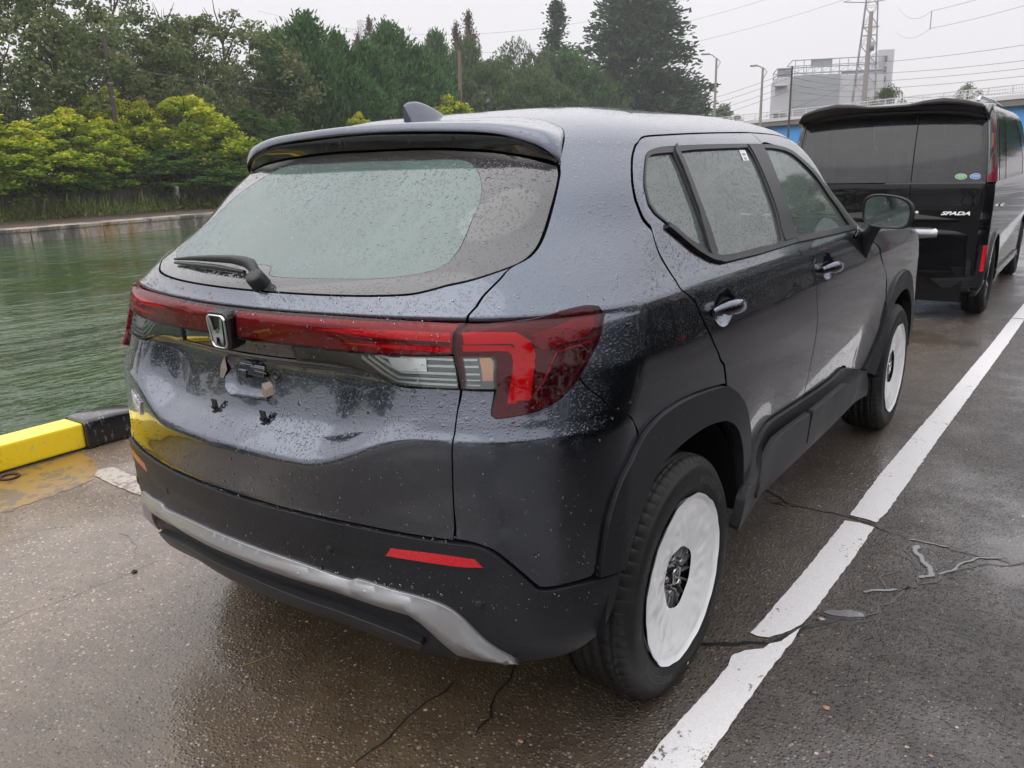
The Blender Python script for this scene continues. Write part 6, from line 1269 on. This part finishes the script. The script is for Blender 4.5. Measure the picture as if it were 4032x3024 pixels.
def make_variant(kind, seed):
    rs_ = np.random.RandomState(seed); A = .5
    if kind == 'bt':
        C, U, W, T = crown_clumps(rs_, 120, 100, lambda z: .5*(1-abs(2*z-.95)**2.2)**.5 if 0 < z < .97 else 0, .085, .0115, .6)
        C[:, 2] = .12+.88*C[:, 2]
    elif kind == 'yb':
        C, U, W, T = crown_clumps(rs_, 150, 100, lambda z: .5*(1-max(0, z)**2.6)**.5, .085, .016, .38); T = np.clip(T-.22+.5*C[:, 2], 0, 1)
    elif kind == 'gb':
        C, U, W, T = crown_clumps(rs_, 130, 90, lambda z: .5*(1-max(0, z)**2.4)**.5, .085, .016, .45)
    elif kind == 'dome':
        C, U, W, T = crown_clumps(rs_, 170, 95, lambda z: .5*(1-max(0, z)**2.8)**.55, .065, .0085, .9); U[:, 2] = abs(U[:, 2])+.006
    elif kind in ('pine', 'spruce', 'cedar', 'meta'):
        C = []; U = []; T = []
        nb = {'pine': 260, 'spruce': 230, 'cedar': 420, 'meta': 170}[kind]
        for i in range(nb):
            z = rs_.rand()**.85
            if kind == 'pine': z = .12+.88*z; r = .5*(1-z)**.62*(.55+.6*rs_.rand()); rise = .16+.12*rs_.rand()
            elif kind == 'spruce': z = .05+.95*z; r = .5*(1-z)**.95*(.6+.5*rs_.rand()); rise = -.01
            elif kind == 'cedar': z = .02+.98*z; r = .5*(1-z*.86)**.8*(.5+.6*rs_.rand()); rise = .03
            else: z = .08+.92*z; r = .5*(1-z)**.8*(.6+.5*rs_.rand()); rise = .10
            a = rs_.rand()*6.283; d = np.array([math.cos(a), math.sin(a), 0]); k = int({'pine': 75, 'spruce': 80, 'cedar': 95, 'meta': 50}[kind]*(.3+1.2*r/.5)); u = rs_.rand(k)**.6
            wob = rs_.randn(k, 3)*np.array([.018, .018, .010 if kind != 'pine' else .016])*(.5+1.2*u[:, None])
            if kind == 'spruce': zz = z-.10*r*u+.10*r*u*u-abs(rs_.randn(k))*.014
            else: zz = z+rise*u*r*2*(u if kind == 'pine' else 1)-(.16*r*u*u if kind == 'cedar' else 0)-abs(rs_.randn(k))*.006
            P = d*r*u[:, None]; P[:, 2] = zz; P += wob; C.append(P)
            dd = np.tile(d, (k, 1)); dd[:, 2] += (1.3 if kind == 'pine' else .25); dd += rs_.randn(k, 3)*.45; dd /= np.linalg.norm(dd, axis=1)[:, None]; U.append(dd)
            T.append(np.clip(.40+.25*(rs_.rand()-.5)+.2*rs_.randn(k)+.25*(u-.6), 0, 1))
        tipn = 60; P = np.zeros((tipn, 3)); P[:, 2] = .86+.14*rs_.rand(tipn); P[:, :2] += rs_.randn(tipn, 2)*.006; C.append(P); dd = np.tile([0, 0, 1.], (tipn, 1))+rs_.randn(tipn, 3)*.4; U.append(dd); T.append(np.full(tipn, .5))
        C = np.concatenate(C); U = np.concatenate(U); T = np.concatenate(T); n = len(C); ls = {'pine': .0155, 'spruce': .012, 'cedar': .0135, 'meta': .013}[kind]
        W = np.cross(U, unit(n, rs_)); W = W/(np.linalg.norm(W, axis=1)[:, None]+1e-9)*ls*.5; U = U*ls
        asp = {'pine': 1.0, 'spruce': 1.0, 'cedar': 1, 'meta': 1}[kind]
    mat = LM.get(kind, LM['pine'])
    if kind == 'spruce': mat = LM['cedar']
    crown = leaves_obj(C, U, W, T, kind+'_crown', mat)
    m = MB(); top = {'yb': .75, 'gb': .75}.get(kind, .96); lean = .02*rs_.randn()
    m.tube([(0, 0, -.01), (lean*.5, .3*lean, top*.35), (lean, 0, top*.7), (lean*.6, 0, top)], [.020, .016, .010, .002], 7)
    nl = {'bt': 26, 'yb': 10, 'gb': 9, 'dome': 12}.get(kind, 22)
    for i in range(nl):
        z = .18+.70*rs_.rand(); a = rs_.rand()*6.28; r = .40*(1-z*.7)*(.6+.5*rs_.rand()); up = .16 if kind in ('bt', 'yb', 'gb', 'dome') else .02; d = Vector((math.cos(a), math.sin(a), 0)); p = Vector((lean*z, 0, z))
        m.tube([p, p+d*r*.5+Vector((.02*rs_.randn(), .02*rs_.randn(), up*.6)), p+d*r+Vector((0, 0, up))], [.008, .005, .0015], 5, cap=False)
    tr_ = m.build(kind+'_trunk', M['bark']).data; bpy.data.objects.remove(bpy.data.objects[-1]) if False else None
    return crown, tr_
VAR = {}
def variants():
    for k, n in (('bt', 3), ('yb', 3), ('gb', 2), ('dome', 3), ('pine', 3), ('spruce', 1), ('cedar', 1), ('meta', 2)):
        VAR[k] = []
        for i in range(n):
            c, t_ = make_variant(k, 11+i*7+len(k)); VAR[k].append((c, t_))
    for o in [o for o in bpy.data.objects if o.name.endswith('_trunk') or '_trunk.' in o.name]: bpy.data.objects.remove(o)
variants()
TREES = [
('yb', -40.4, 15.6, 4.8, 5.3, 'yellow-green bush cut by the left edge of the picture, over the far wall'), ('yb', -40.6, 17.4, 4.3, 5.1, 'low rounded yellow-green bush second from the left over the far wall'), ('yb', -41.4, 20.3, 4.9, 5.3, 'pointed bright green bush left of the leaning pole on the far bank'),
('yb', -42.2, 22.5, 4.8, 3.5, 'small yellow-green bush at the foot of the leaning wooden pole'), ('yb', -44.4, 24.2, 6.6, 4.6, 'olive-yellow bush just behind the leaning wooden pole'), ('yb', -43.6, 25.8, 5.6, 4.3, 'yellow-green bush between the pole and the brightest bush'), ('yb', -42.9, 28.2, 6.3, 6.8, 'largest and brightest yellow bush on the far bank'), ('yb', -42.5, 29.9, 5.0, 3.8, 'golden bush on the right flank of the brightest one'),
('gb', -40.3, 19.0, 3.0, 4.3, 'low dark green shrub hanging over the far wall at left'), ('gb', -44.6, 34.0, 5.8, 5.1, 'mid-green bush left of the rear spoiler, in front of the pines'), ('gb', -41.1, 25.9, 3.0, 7.6, 'spreading green shrub hanging over the far wall under the brightest bush'), ('gb', -45.0, 37.4, 5.5, 4.6, 'green bush showing above the left end of the spoiler'),
('bt', -48.9, 20.2, 12.6, 8.4, 'tall olive tree at the left edge of the picture'), ('bt', -48.3, 23.1, 13.1, 9.9, 'tall broadleaf tree left of the wooden pole, sky showing through'), ('bt', -52.0, 29.0, 14.4, 9.5, 'tall broadleaf tree directly behind the wooden pole'), ('bt', -50.3, 31.6, 12.4, 8.0, 'broadleaf tree right of the wooden pole with bare twigs'), ('bt', -51.9, 37.2, 13.9, 11.7, 'widest broadleaf tree with russet-tinted crown beside the first pine'), ('bt', -55.7, 43.5, 13.0, 7.7, 'thin-crowned tree squeezed between the broadleaf trees and the pines'), ('bt', -53.8, 27.3, 11.1, 8.8, 'darker broadleaf tree farther back at left'), ('bt', -56.0, 37.7, 12.0, 10.6, 'background broadleaf tree behind the brightest bush'),
('pine', -50.7, 43.8, 13.3, 7.7, 'first tall pine from the left, with two pointed tops'), ('pine', -52.3, 48.5, 12.7, 6.4, 'second pine from the left'), ('pine', -53.7, 43.7, 12.5, 5.8, 'slim pine half hidden behind the first one'), ('pine', -54.3, 57.0, 14.5, 8.1, 'tallest pine left of the roof aerial'), ('pine', -52.5, 58.7, 12.3, 8.0, 'bushy pine straight above the roof aerial'), ('pine', -50.5, 50.1, 11.8, 6.8, 'pine between the second pine and the tallest one'), ('pine', -48.0, 46.2, 9.4, 6.4, 'short pine in front of the row, above the spoiler'), ('pine', -63.3, 74.1, 16.5, 7.0, 'pine behind the second utility pole'),
('meta', -80.2, 98.7, 22.4, 8, 'thin spire-shaped tree left of the tallest russet spire'), ('meta', -78.3, 99.4, 23.8, 9, 'tallest russet-tipped spire-shaped tree'), ('meta', -94.5, 92.4, 21.9, 7, 'far rusty spire beside the small lattice tower'), ('meta', -94.8, 95.3, 24.5, 7.5, 'far rusty spire standing clear above the pines'), ('meta', -89.6, 93.3, 23.3, 6.5, 'thin rusty spire peeking over the tallest pine'),
('dome', -68.8, 87.0, 17.8, 13.2, 'rounded evergreen right behind the second utility pole'), ('dome', -65.5, 92.8, 17.8, 15.5, 'broad rounded evergreen in the middle of the skyline'), ('dome', -60.0, 80.2, 14.5, 14.3, 'lower rounded evergreen above the car roof'), ('dome', -66.6, 102.4, 17.6, 13.0, 'rounded evergreen left of the spruce'), ('pine', -65.1, 106.2, 17.1, 16.2, 'wide pine below the spruce'), ('dome', -57.6, 85.5, 13.1, 14.7, 'low grey-green evergreen over the highest part of the roof'),
('spruce', -74.4, 117.6, 27.0, 20.0, 'spruce with a clean pointed top on the skyline'), ('cedar', -68.4, 134.4, 32.5, 34.0, 'huge dark cedar with ragged tiers, the biggest tree'), ('dome', -61.3, 107.7, 15.0, 11.7, 'rounded evergreen in front of the huge cedar'),
('gb', -80.2, 183.7, 19.0, 12.9, 'small green tree right of the huge cedar'), ('gb', -72.0, 156.0, 15.9, 13.1, 'bushy green tree at the right foot of the huge cedar'), ('gb', -105.3, 268.9, 19.6, 15.8, 'last low green tree before the elevated road'),
('yb', -49.6, 59.5, 8.2, 9.5, 'rust-tinged bush left of the second utility pole'), ('yb', -47.8, 61.6, 6.8, 9.5, 'yellow bush right of the aerial, in front of the evergreens'), ('yb', -43.7, 43.3, 5.8, 3.0, 'small yellow-tinged shrub above the spoiler'),
('dome', -17.4, 90.0, 8.4, 7.5, 'dark round tree behind the van roof'), ('bt', -14.0, 118.0, 10.2, 7.0, 'small brownish tree farther behind the van roof')]
rnd = random.Random(5); cnt = {}
CAT = {'bt': 'tree', 'yb': 'bush', 'gb': 'bush', 'dome': 'tree', 'pine': 'tree', 'spruce': 'tree', 'cedar': 'tree', 'meta': 'tree'}
NAME = {'bt': 'broadleaf_tree', 'yb': 'yellow_bush', 'gb': 'green_bush', 'dome': 'evergreen_tree', 'pine': 'pine_tree', 'spruce': 'spruce_tree', 'cedar': 'cedar_tree', 'meta': 'spire_tree'}
def put_tree(k, x, y, h, wd, lab, grp, z=-.45):
    v = VAR[k][cnt.get(k, 0) % len(VAR[k])]; cnt[k] = cnt.get(k, 0)+1
    r = empty(NAME[k], (x, y, z), lab, CAT[k], grp, rnd.random()*6.28); q_ = {'pine': 1.42, 'dome': 1.2}.get(k, 1.12); r.scale = (wd*q_, wd*q_, h)
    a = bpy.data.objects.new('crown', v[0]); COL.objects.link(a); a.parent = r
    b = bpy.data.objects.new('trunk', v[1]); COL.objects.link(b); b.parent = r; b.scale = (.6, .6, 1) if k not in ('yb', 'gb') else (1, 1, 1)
    return r
for (k, x, y, h, wd, lab) in TREES:
    nb_ = k in ('yb', 'gb') and x > -48; put_tree(k, x-(1.2 if nb_ else 0), y, h-(.15 if nb_ else 0), wd*(1.12 if nb_ else 1), lab, 'trees and bushes beyond the canal', .05 if nb_ else -.45)
# more wood behind, so that the skyline is closed (and mirrored in the water): background rows
for i in range(16):
    y = 44+i*9+rnd.random()*3; put_tree('dome' if i % 3 else 'pine', bank(y)-30-12*rnd.random(), y, 10+3*rnd.random(), 11, 'dark evergreen in the back row of the wood, mostly hidden', 'back row of the wood')
for i in range(8):
    y = -14-i*9; put_tree(['bt', 'yb', 'pine', 'gb'][i % 4], bank(y)-9-6*rnd.random(), y, 6+5*rnd.random(), 8, 'tree or bush on the far bank beyond the left edge of the picture', 'far bank outside the picture')
# tree belt to the right of the yard, seen only as the dark band in the doors
for i in range(13):
    put_tree(['dome', 'bt', 'dome'][i % 3], 22+4*rnd.random(), -30+i*7.5, 8.5+2*rnd.random(), 10.5, 'tree in the belt on the landward side, seen only mirrored in the doors', 'landward tree belt', 0)
for i, (x, y) in enumerate(((7.5, 34), (11, 42), (15, 34), (8.5, 50), (16, 46), (21, 38), (12, 58), (6.5, 43))): put_tree(['dome', 'pine'][i % 2], x, y, 8.5+1.5*rnd.random(), 7.5, 'evergreen ahead to the right outside the picture, mirrored in the van side', 'trees ahead on the landward side', 0)
for i in range(7):
    put_tree(['dome', 'bt'][i % 2], -12+i*6.5, -34-3*rnd.random(), 7+1.5*rnd.random(), 8.5, 'tree behind the camera, seen only mirrored in the tailgate', 'trees behind the camera', 0)
# wall on the far bank, in panels
wroot = empty('far_wall', (bank(20, 6.2), 20, -.4), 'dark block wall on the far bank under the yellow bushes', 'wall')
y = -60
while y < 80:
    m = MB(); a, b = bank(y+.03, 6.0), bank(y+3.97, 6.0); m.prism([(a, y+.03), (a-.3, y+.03), (b-.3, y+3.97), (b, y+3.97)], -.6, .72+.03*math.sin(y)); o = m.build('wall_panel', M['farwall'], wroot); o.matrix_parent_inverse = Matrix.Translation((-bank(20, 6.2), -20, .4)); y += 4
m = MB(); m.box((0, 0, .55), (.16, .16, 1.5)); o = m.build('marker_post', M['line']); o.location = (bank(24.4, 5.2), 24.4, -.45); tag(o, 'white marker post standing before the far wall', 'post')
# weeds along the far quay
def weeds():
    rs_ = np.random.RandomState(8); n = 22000; Y = -20+85*rs_.rand(n); off_ = 2.6+3.0*rs_.rand(n)**.7; h = (.30+.75*rs_.rand(n)**2.0)*(1-.4*(off_ < 3.6)); X = -33.4-.118*(Y-12.3)-off_
    C = np.stack([X, Y, -.42+h*(.15+.75*rs_.rand(n))], 1); U = rs_.randn(n, 3)*np.array([.035, .035, .02]); U[:, 2] += h*.22; W = np.cross(U, unit(n, rs_)); W = W/(np.linalg.norm(W, axis=1)[:, None]+1e-9)*.035
    me = leaves_obj(C, U, W, np.clip(.4+.28*rs_.randn(n)+.2*np.sin(Y*.7), 0, 1), 'weeds', leaf_mat('weed_green', [(0, (.05, .04, .02)), (.3, (.07, .09, .025)), (.6, (.11, .16, .04)), (1, (.22, .25, .07))]))
    o = bpy.data.objects.new('weeds', me); COL.objects.link(o); o['kind'] = 'stuff'
weeds()
# ------------------------------------------------------------------ poles, road bridge, pylon, building, cables
def pole(p0, p1, r0, r1, name, label, mat, arms=()):
    root = empty(name, p0, label, 'pole'); m = MB(); d = Vector(p1)-Vector(p0); m.tube([(0, 0, 0), tuple(d*.5), tuple(d)], [r0, (r0+r1)/2, r1], 10); m.build('shaft', mat, root); return root
p1_ = pole((-43.2, 23.1, -.45), (-43.35, 23.42, 8.6), .17, .12, 'utility_pole', 'dark wooden utility pole leaning in front of the yellow bushes', M['wood'])
for z in (6.0, 6.7, 7.5): m = MB(); m.lathe([(.15, 0), (.17, .02), (.17, .08), (.15, .10)], 10, 'Z', (-.12, .26, z)); m.build('strap', M['galv'], p1_)
p2_ = pole((-54.45, 66.9, -.45), (-54.55, 67.6, 12.9), .26, .17, 'utility_pole', 'brown utility pole among the evergreens right of the aerial', plain('brown_pole', (.16, .12, .09), .8, nscale=4))
m = MB(); m.tube([(-.45, 0, 2), (.05, .2, 9.5)], [.2, .13], 8); m.build('stay', M['wood'], p2_)
M['bridge_blue'] = plain('blue_girder_paint', (.10, .42, .98), .4, nscale=2, namp=.06); M['rail_white'] = plain('white_rail_paint', (.70, .68, .70), .5); M['deck'] = plain('deck_concrete', (.20, .18, .18), .8, nscale=2)
def bridge():
    A = Vector((-32.7, 88.1)); B = Vector((-4.1, 68.5)); d = (B-A).normalized(); nrm = Vector((-d.y, d.x)); a0, a1 = -60., 150.
    if nrm.y < 0: nrm = -nrm
    root = empty('elevated_road', (A.x, A.y, 0), 'elevated road with blue steel girder and white railing', 'bridge')
    I = Matrix.Translation((-A.x, -A.y, 0))
    def seg(name, s0, s1, n0, n1, z0, z1, mat):
        P = [A+d*s0+nrm*n0, A+d*s1+nrm*n0, A+d*s1+nrm*n1, A+d*s0+nrm*n1]; m = MB(); m.prism([tuple(p) for p in P], z0, z1); o = m.build(name, mat, root); o.matrix_parent_inverse = I; return o
    seg('deck', a0, a1, -.25, 9, 4.55, 5.0, M['deck']); seg('kerb_edge', a0, a1, -.32, .15, 5.0, 5.30, M['rail_white'])
    s = a0
    while s < a1: seg('girder', s+.01, s+7.99, .35, .75, 2.75, 4.55, M['bridge_blue']); s += 8
    for zz, h in ((5.93, .07), (5.72, .035), (5.52, .035)): seg('rail', a0, a1, -.20, -.12, zz, zz+h, M['rail_white'])
    s = -20.
    post = None
    while s < 75:
        P = A+d*s-nrm*.16; 
        if post is None: m = MB(); m.box((0, 0, .35), (.07, .07, .70)); post = m.build('rail_post', M['rail_white'], root); o = post
        else: o = post.copy(); COL.objects.link(o); o.parent = root
        o.location = (P.x-A.x, P.y-A.y, 5.28); s += 2.0
    bars = []
    m = MB(); s = 18.
    while s < 60:
        P = A+d*s-nrm*.16; m.box((P.x, P.y, 5.6), (.025, .025, .62)); s += .22
    o = m.build('railing_bars', M['rail_white'], root); o.matrix_parent_inverse = I; o['kind'] = 'stuff'
    for s in (-38, -14, 10, 34, 58, 82): seg('pier', s, s+1.6, 2, 7, -.5, 4.56, M['deck'])
bridge()
def lamp_post(px, tipd, zt, label):
    root = empty('street_lamp', px, label, 'street lamp', 'lamps on the elevated road'); h = zt-px[2]
    m = MB(); m.tube([(0, 0, 0), (0, 0, h)], [.14, .09], 8); m.build('post', M['pole_concrete'], root)
    t_ = Vector(tipd)-Vector(px); m = MB(); m.tube([(0, 0, h), (t_.x*.4, t_.y*.4, h+(t_.z-h)*.75), (t_.x*.8, t_.y*.8, t_.z)], .045, 6); m.build('arm', M['pole_concrete'], root)
    m = MB(); m.box((t_.x, t_.y, t_.z), (.62, .26, .12), rz=math.atan2(t_.y, t_.x), bev=.03); m.build('lamp_head', M['galv'], root)
    m = MB(); m.tube([(0, 0, h-.9), (.32, .1, h-.3), (.05, 0, h+.05)], .03, 5); m.build('bracket', M['pole_concrete'], root)
lamp_post((-26.64, 67.63, 0), (-27.45, 67.30, 10.05), 9.64, 'street lamp nearest the huge cedar, left of the white building'); lamp_post((-22.09, 66.15, 0), (-22.75, 65.9, 8.62), 8.4, 'shorter street lamp just left of the white building')
pole((-22.36, 74.49, 0), (-22.36, 74.45, 9.2), .10, .08, 'utility_pole', 'thin dark pole in front of the left side of the white building', M['wood'])
cpole = pole((-18.75, 85.83, 0), (-18.75, 85.80, 14.6), .30, .18, 'utility_pole', 'tall concrete pole in front of the lattice pylon', M['pole_concrete'])
m = MB(); m.box((0, 0, 13.2), (1.6, .1, .1)); m.box((0, 0, 12.5), (1.2, .1, .1)); m.build('crossarm', M['galv'], cpole); m = MB(); m.lathe([(.0, 11.9), (.22, 11.9), (.22, 11.1), (.0, 11.1)], 12, c=(.3, 0, 0)); m.build('transformer', M['galv'], cpole)
def pylon(loc, H, b, tp, label, mat, bays=15, arms=True, th=.075):
    root = empty('lattice_pylon', loc, label, 'pylon', rz=R_(10)); hw = lambda z: b+(tp-b)*(min(z, H*.8)/(H*.8))**.85
    zs = [H*(1-(1-i/bays)**1.25) for i in range(bays+1)]
    m = MB()
    for sx, sy in ((1, 1), (1, -1), (-1, -1), (-1, 1)): m.tube([(sx*hw(z), sy*hw(z), z) for z in zs], th, 4, smooth=False)
    m.build('tower_legs', mat, root); m = MB()
    for i in range(bays):
        a, b_ = hw(zs[i]), hw(zs[i+1])
        for k in range(4):
            c = [(1, 1), (1, -1), (-1, -1), (-1, 1)]; p, q = c[k], c[(k+1) % 4]
            m.tube([(p[0]*a, p[1]*a, zs[i]), (q[0]*b_, q[1]*b_, zs[i+1])], th*.6, 3, cap=False, smooth=False); m.tube([(q[0]*a, q[1]*a, zs[i]), (p[0]*b_, p[1]*b_, zs[i+1])], th*.6, 3, cap=False, smooth=False); m.tube([(p[0]*b_, p[1]*b_, zs[i+1]), (q[0]*b_, q[1]*b_, zs[i+1])], th*.5, 3, cap=False, smooth=False)
    m.build('lattice_bracing', mat, root)
    if arms:
        for z in (H*.63, H*.78, H*.93): m = MB(); m.tube([(-4.2, 0, z+.4), (-hw(z), 0, z), (hw(z), 0, z), (4.2, 0, z+.4)], th*.9, 4); m.tube([(-4.2, 0, z+.4), (-hw(z), 0, z+1.2)], th*.6, 4); m.tube([(4.2, 0, z+.4), (hw(z), 0, z+1.2)], th*.6, 4); m.build('crossarm', mat, root)
pylon((-32.4, 144.2, -.4), 40, 2.45, .50, 'steel lattice pylon crossing the white building', M['galv'])
pylon((-148, 146, -.4), 36, 2.4, .5, 'small faint lattice tower on the left skyline', M['galv'], 12, th=.045)
M['bld_white'] = plain('pale_cladding', (.52, .52, .54), .6, nscale=.3, namp=.03); M['bld_grey'] = plain('grey_cladding', (.34, .36, .38), .6, nscale=.3, namp=.05); M['bld_dark'] = plain('window_dark', (.12, .14, .17), .3)
def building():
    A = Vector((-55.25, 168.9)); B = Vector((-37.0, 176.5)); d = (B-A).normalized(); L_ = (B-A).length+.5; ang = math.atan2(d.y, d.x)
    root = empty('white_building', (A.x, A.y, -.4), 'pale industrial building with a grey panel and open roof frame, behind the pylon', 'building', rz=ang)
    def bx(name, x0, x1, y0, y1, z0, z1, mat): m = MB(); m.box(((x0+x1)/2, (y0+y1)/2, (z0+z1)/2), (x1-x0, y1-y0, z1-z0)); return m.build(name, mat, root)
    bx('wall', 0, L_, 0, 12, 0, 17.2, M['bld_white'])
    bx('tower', L_-1.2, L_+1.6, .8, 12, 0, 21.6, M['bld_white'])
    for i in range(7): z = 9.3+i*1.18; bx('grey_panel', 3.3, 12.2, -.14-.0*i, -.02, z, z+1.14, M['bld_grey'])
    for i in range(7): z = 8+i*1.9; bx('window', L_-.2, L_+.35, .55, .79, z, z+1.0, M['bld_dark'])
    # roof frame
    for z in (17.9, 19.0, 20.4):
        m = MB(); x0 = .2 if z < 20 else 3.0
        m.tube([(x0, 0, z), (L_, 0, z)], .10, 4, smooth=False); m.tube([(x0, 11, z), (L_, 11, z)], .10, 4, smooth=False); m.tube([(x0, 0, z), (x0, 11, z)], .10, 4, smooth=False); m.tube([(L_, 0, z), (L_, 11, z)], .10, 4, smooth=False); m.build('roof_frame', M['bld_grey'], root)
    for i in range(13):
        x = .3+i*(L_-.5)/12; zt = 19.0 if x < 3 else 20.4; m = MB(); m.tube([(x, 0, 17.1), (x, 0, zt)], .07, 4, smooth=False); m.tube([(x, 11, 17.1), (x, 11, zt)], .07, 4, smooth=False)
        if i < 12: m.tube([(x, 0, 17.9), (x+L_/13, 0, 19.0)], .05, 3, smooth=False)
        m.build('roof_strut', M['bld_grey'], root)
    for x0, x1, z0, z1 in ((.3, 3.0, 17.3, 19.0), (6.5, 10.5, 18.9, 20.3), (12.3, L_-.3, 17.3, 17.8)): bx('roof_screen', x0, x1, .12, .2, z0, z1, M['bld_grey'])
    bx('penthouse', 5.0, 9.0, 3, 9, 17.2, 17.9, M['bld_grey'])
    for z in (10.3, 15.6): bx('canopy', -.6, 2.2, -1.2, -.02, z, z+.14, M['bld_grey'])
building()
def cable(p, q, sag, r=.03, name='cable', lab=None, n=20, grp='overhead cables'):
    p, q = Vector(p), Vector(q); P = [p.lerp(q, i/n)-Vector((0, 0, sag*4*(i/n)*(1-i/n))) for i in range(n+1)]; m = MB(); m.tube(P, r, 4, cap=False, smooth=False); o = m.build(name, M['wire']); tag(o, lab, 'cable', grp); return o
import itertools
for i, (z, s_) in enumerate(((25.5, 2.4), (29.5, 2.6), (33.5, 2.8))):
    cable((-36.6, 143.5, z), (-150, 118, z+1), s_*3, .02, lab=['lowest', 'middle', 'highest'][i]+' high-voltage line running left from the pylon')
    cable((-28.2, 145.0, z), (45, 120, z+14), s_*3.4, .02, lab=['lowest', 'middle', 'highest'][i]+' high-voltage line running right from the pylon')
for i in range(5):
    z = [7.2, 7.7, 8.3, 8.8, 5.6][i]; cable((-22.36, 74.5, z), (-55, 96, z-2.6+.25*i), .9, .015, lab=['lowest but one', 'third', 'fourth', 'top', 'lowest'][i]+' wire fanning left from the thin dark pole')
    cable((-22.36, 74.5, z), (-18.75, 85.8, 7.0+.5*i), .25, .015, lab=['first', 'second', 'third', 'fourth', 'fifth'][i]+' wire from the thin dark pole to the concrete pole')
    cable((-18.75, 85.8, [7.6, 8.3, 9.0, 10.0, 6.9][i]), (22, 66, [8.8, 9.6, 10.4, 12.4, 8.0][i]), .8+.15*i, .017, lab=['second', 'third', 'fourth', 'top', 'lowest'][i]+' wire running right from the concrete pole')
cable((-43.3, 23.4, 6.9), (-75, -20, 7.3), .8, .018, lab='upper wire running left from the leaning wooden pole'); cable((-43.3, 23.4, 6.4), (-75, -20, 6.8), .8, .018, lab='lower wire running left from the leaning wooden pole'); cable((-43.3, 23.4, 7.2), (-54.5, 67, 8.6), .8, .018, lab='wire from the leaning wooden pole to the brown one')
m = MB(); m.box((0, 0, .9), (.09, .09, 1.9)); o = m.build('cable_spacer', M['galv']); o.location = (-17.1, 106.5, 15.1); tag(o, 'short vertical bar hanging between two cables in the sky', 'spacer', 'overhead cables')
cable((-17.1, 106.5, 17.0), (-28.4, 144, 23.5), 1.2, .018, lab='upper cable from the hanging bar to the pylon'); cable((-17.1, 106.5, 17.0), (12, 96, 24.0), 1.4, .018, lab='upper cable rising right from the hanging bar'); cable((-17.1, 106.5, 15.15), (-28.4, 144, 20.0), 1.0, .018, lab='lower cable from the hanging bar to the pylon'); cable((-17.1, 106.5, 15.15), (12, 96, 21.0), 1.2, .018, lab='lower cable rising right from the hanging bar')
# ------------------------------------------------------------------ rainy air
t = NT('rain_haze'); pv = t.n('ShaderNodeVolumePrincipled'); pv.inputs['Color'].default_value = (.95, .95, .97, 1); pv.inputs['Density'].default_value = .0007; pv.inputs['Anisotropy'].default_value = .2
t.l(pv.outputs[0], t.out.inputs['Volume']); m = MB(); m.box((-60, 130, 24), (420, 640, 56)); o = m.build('haze', t.m); o['kind'] = 'stuff'
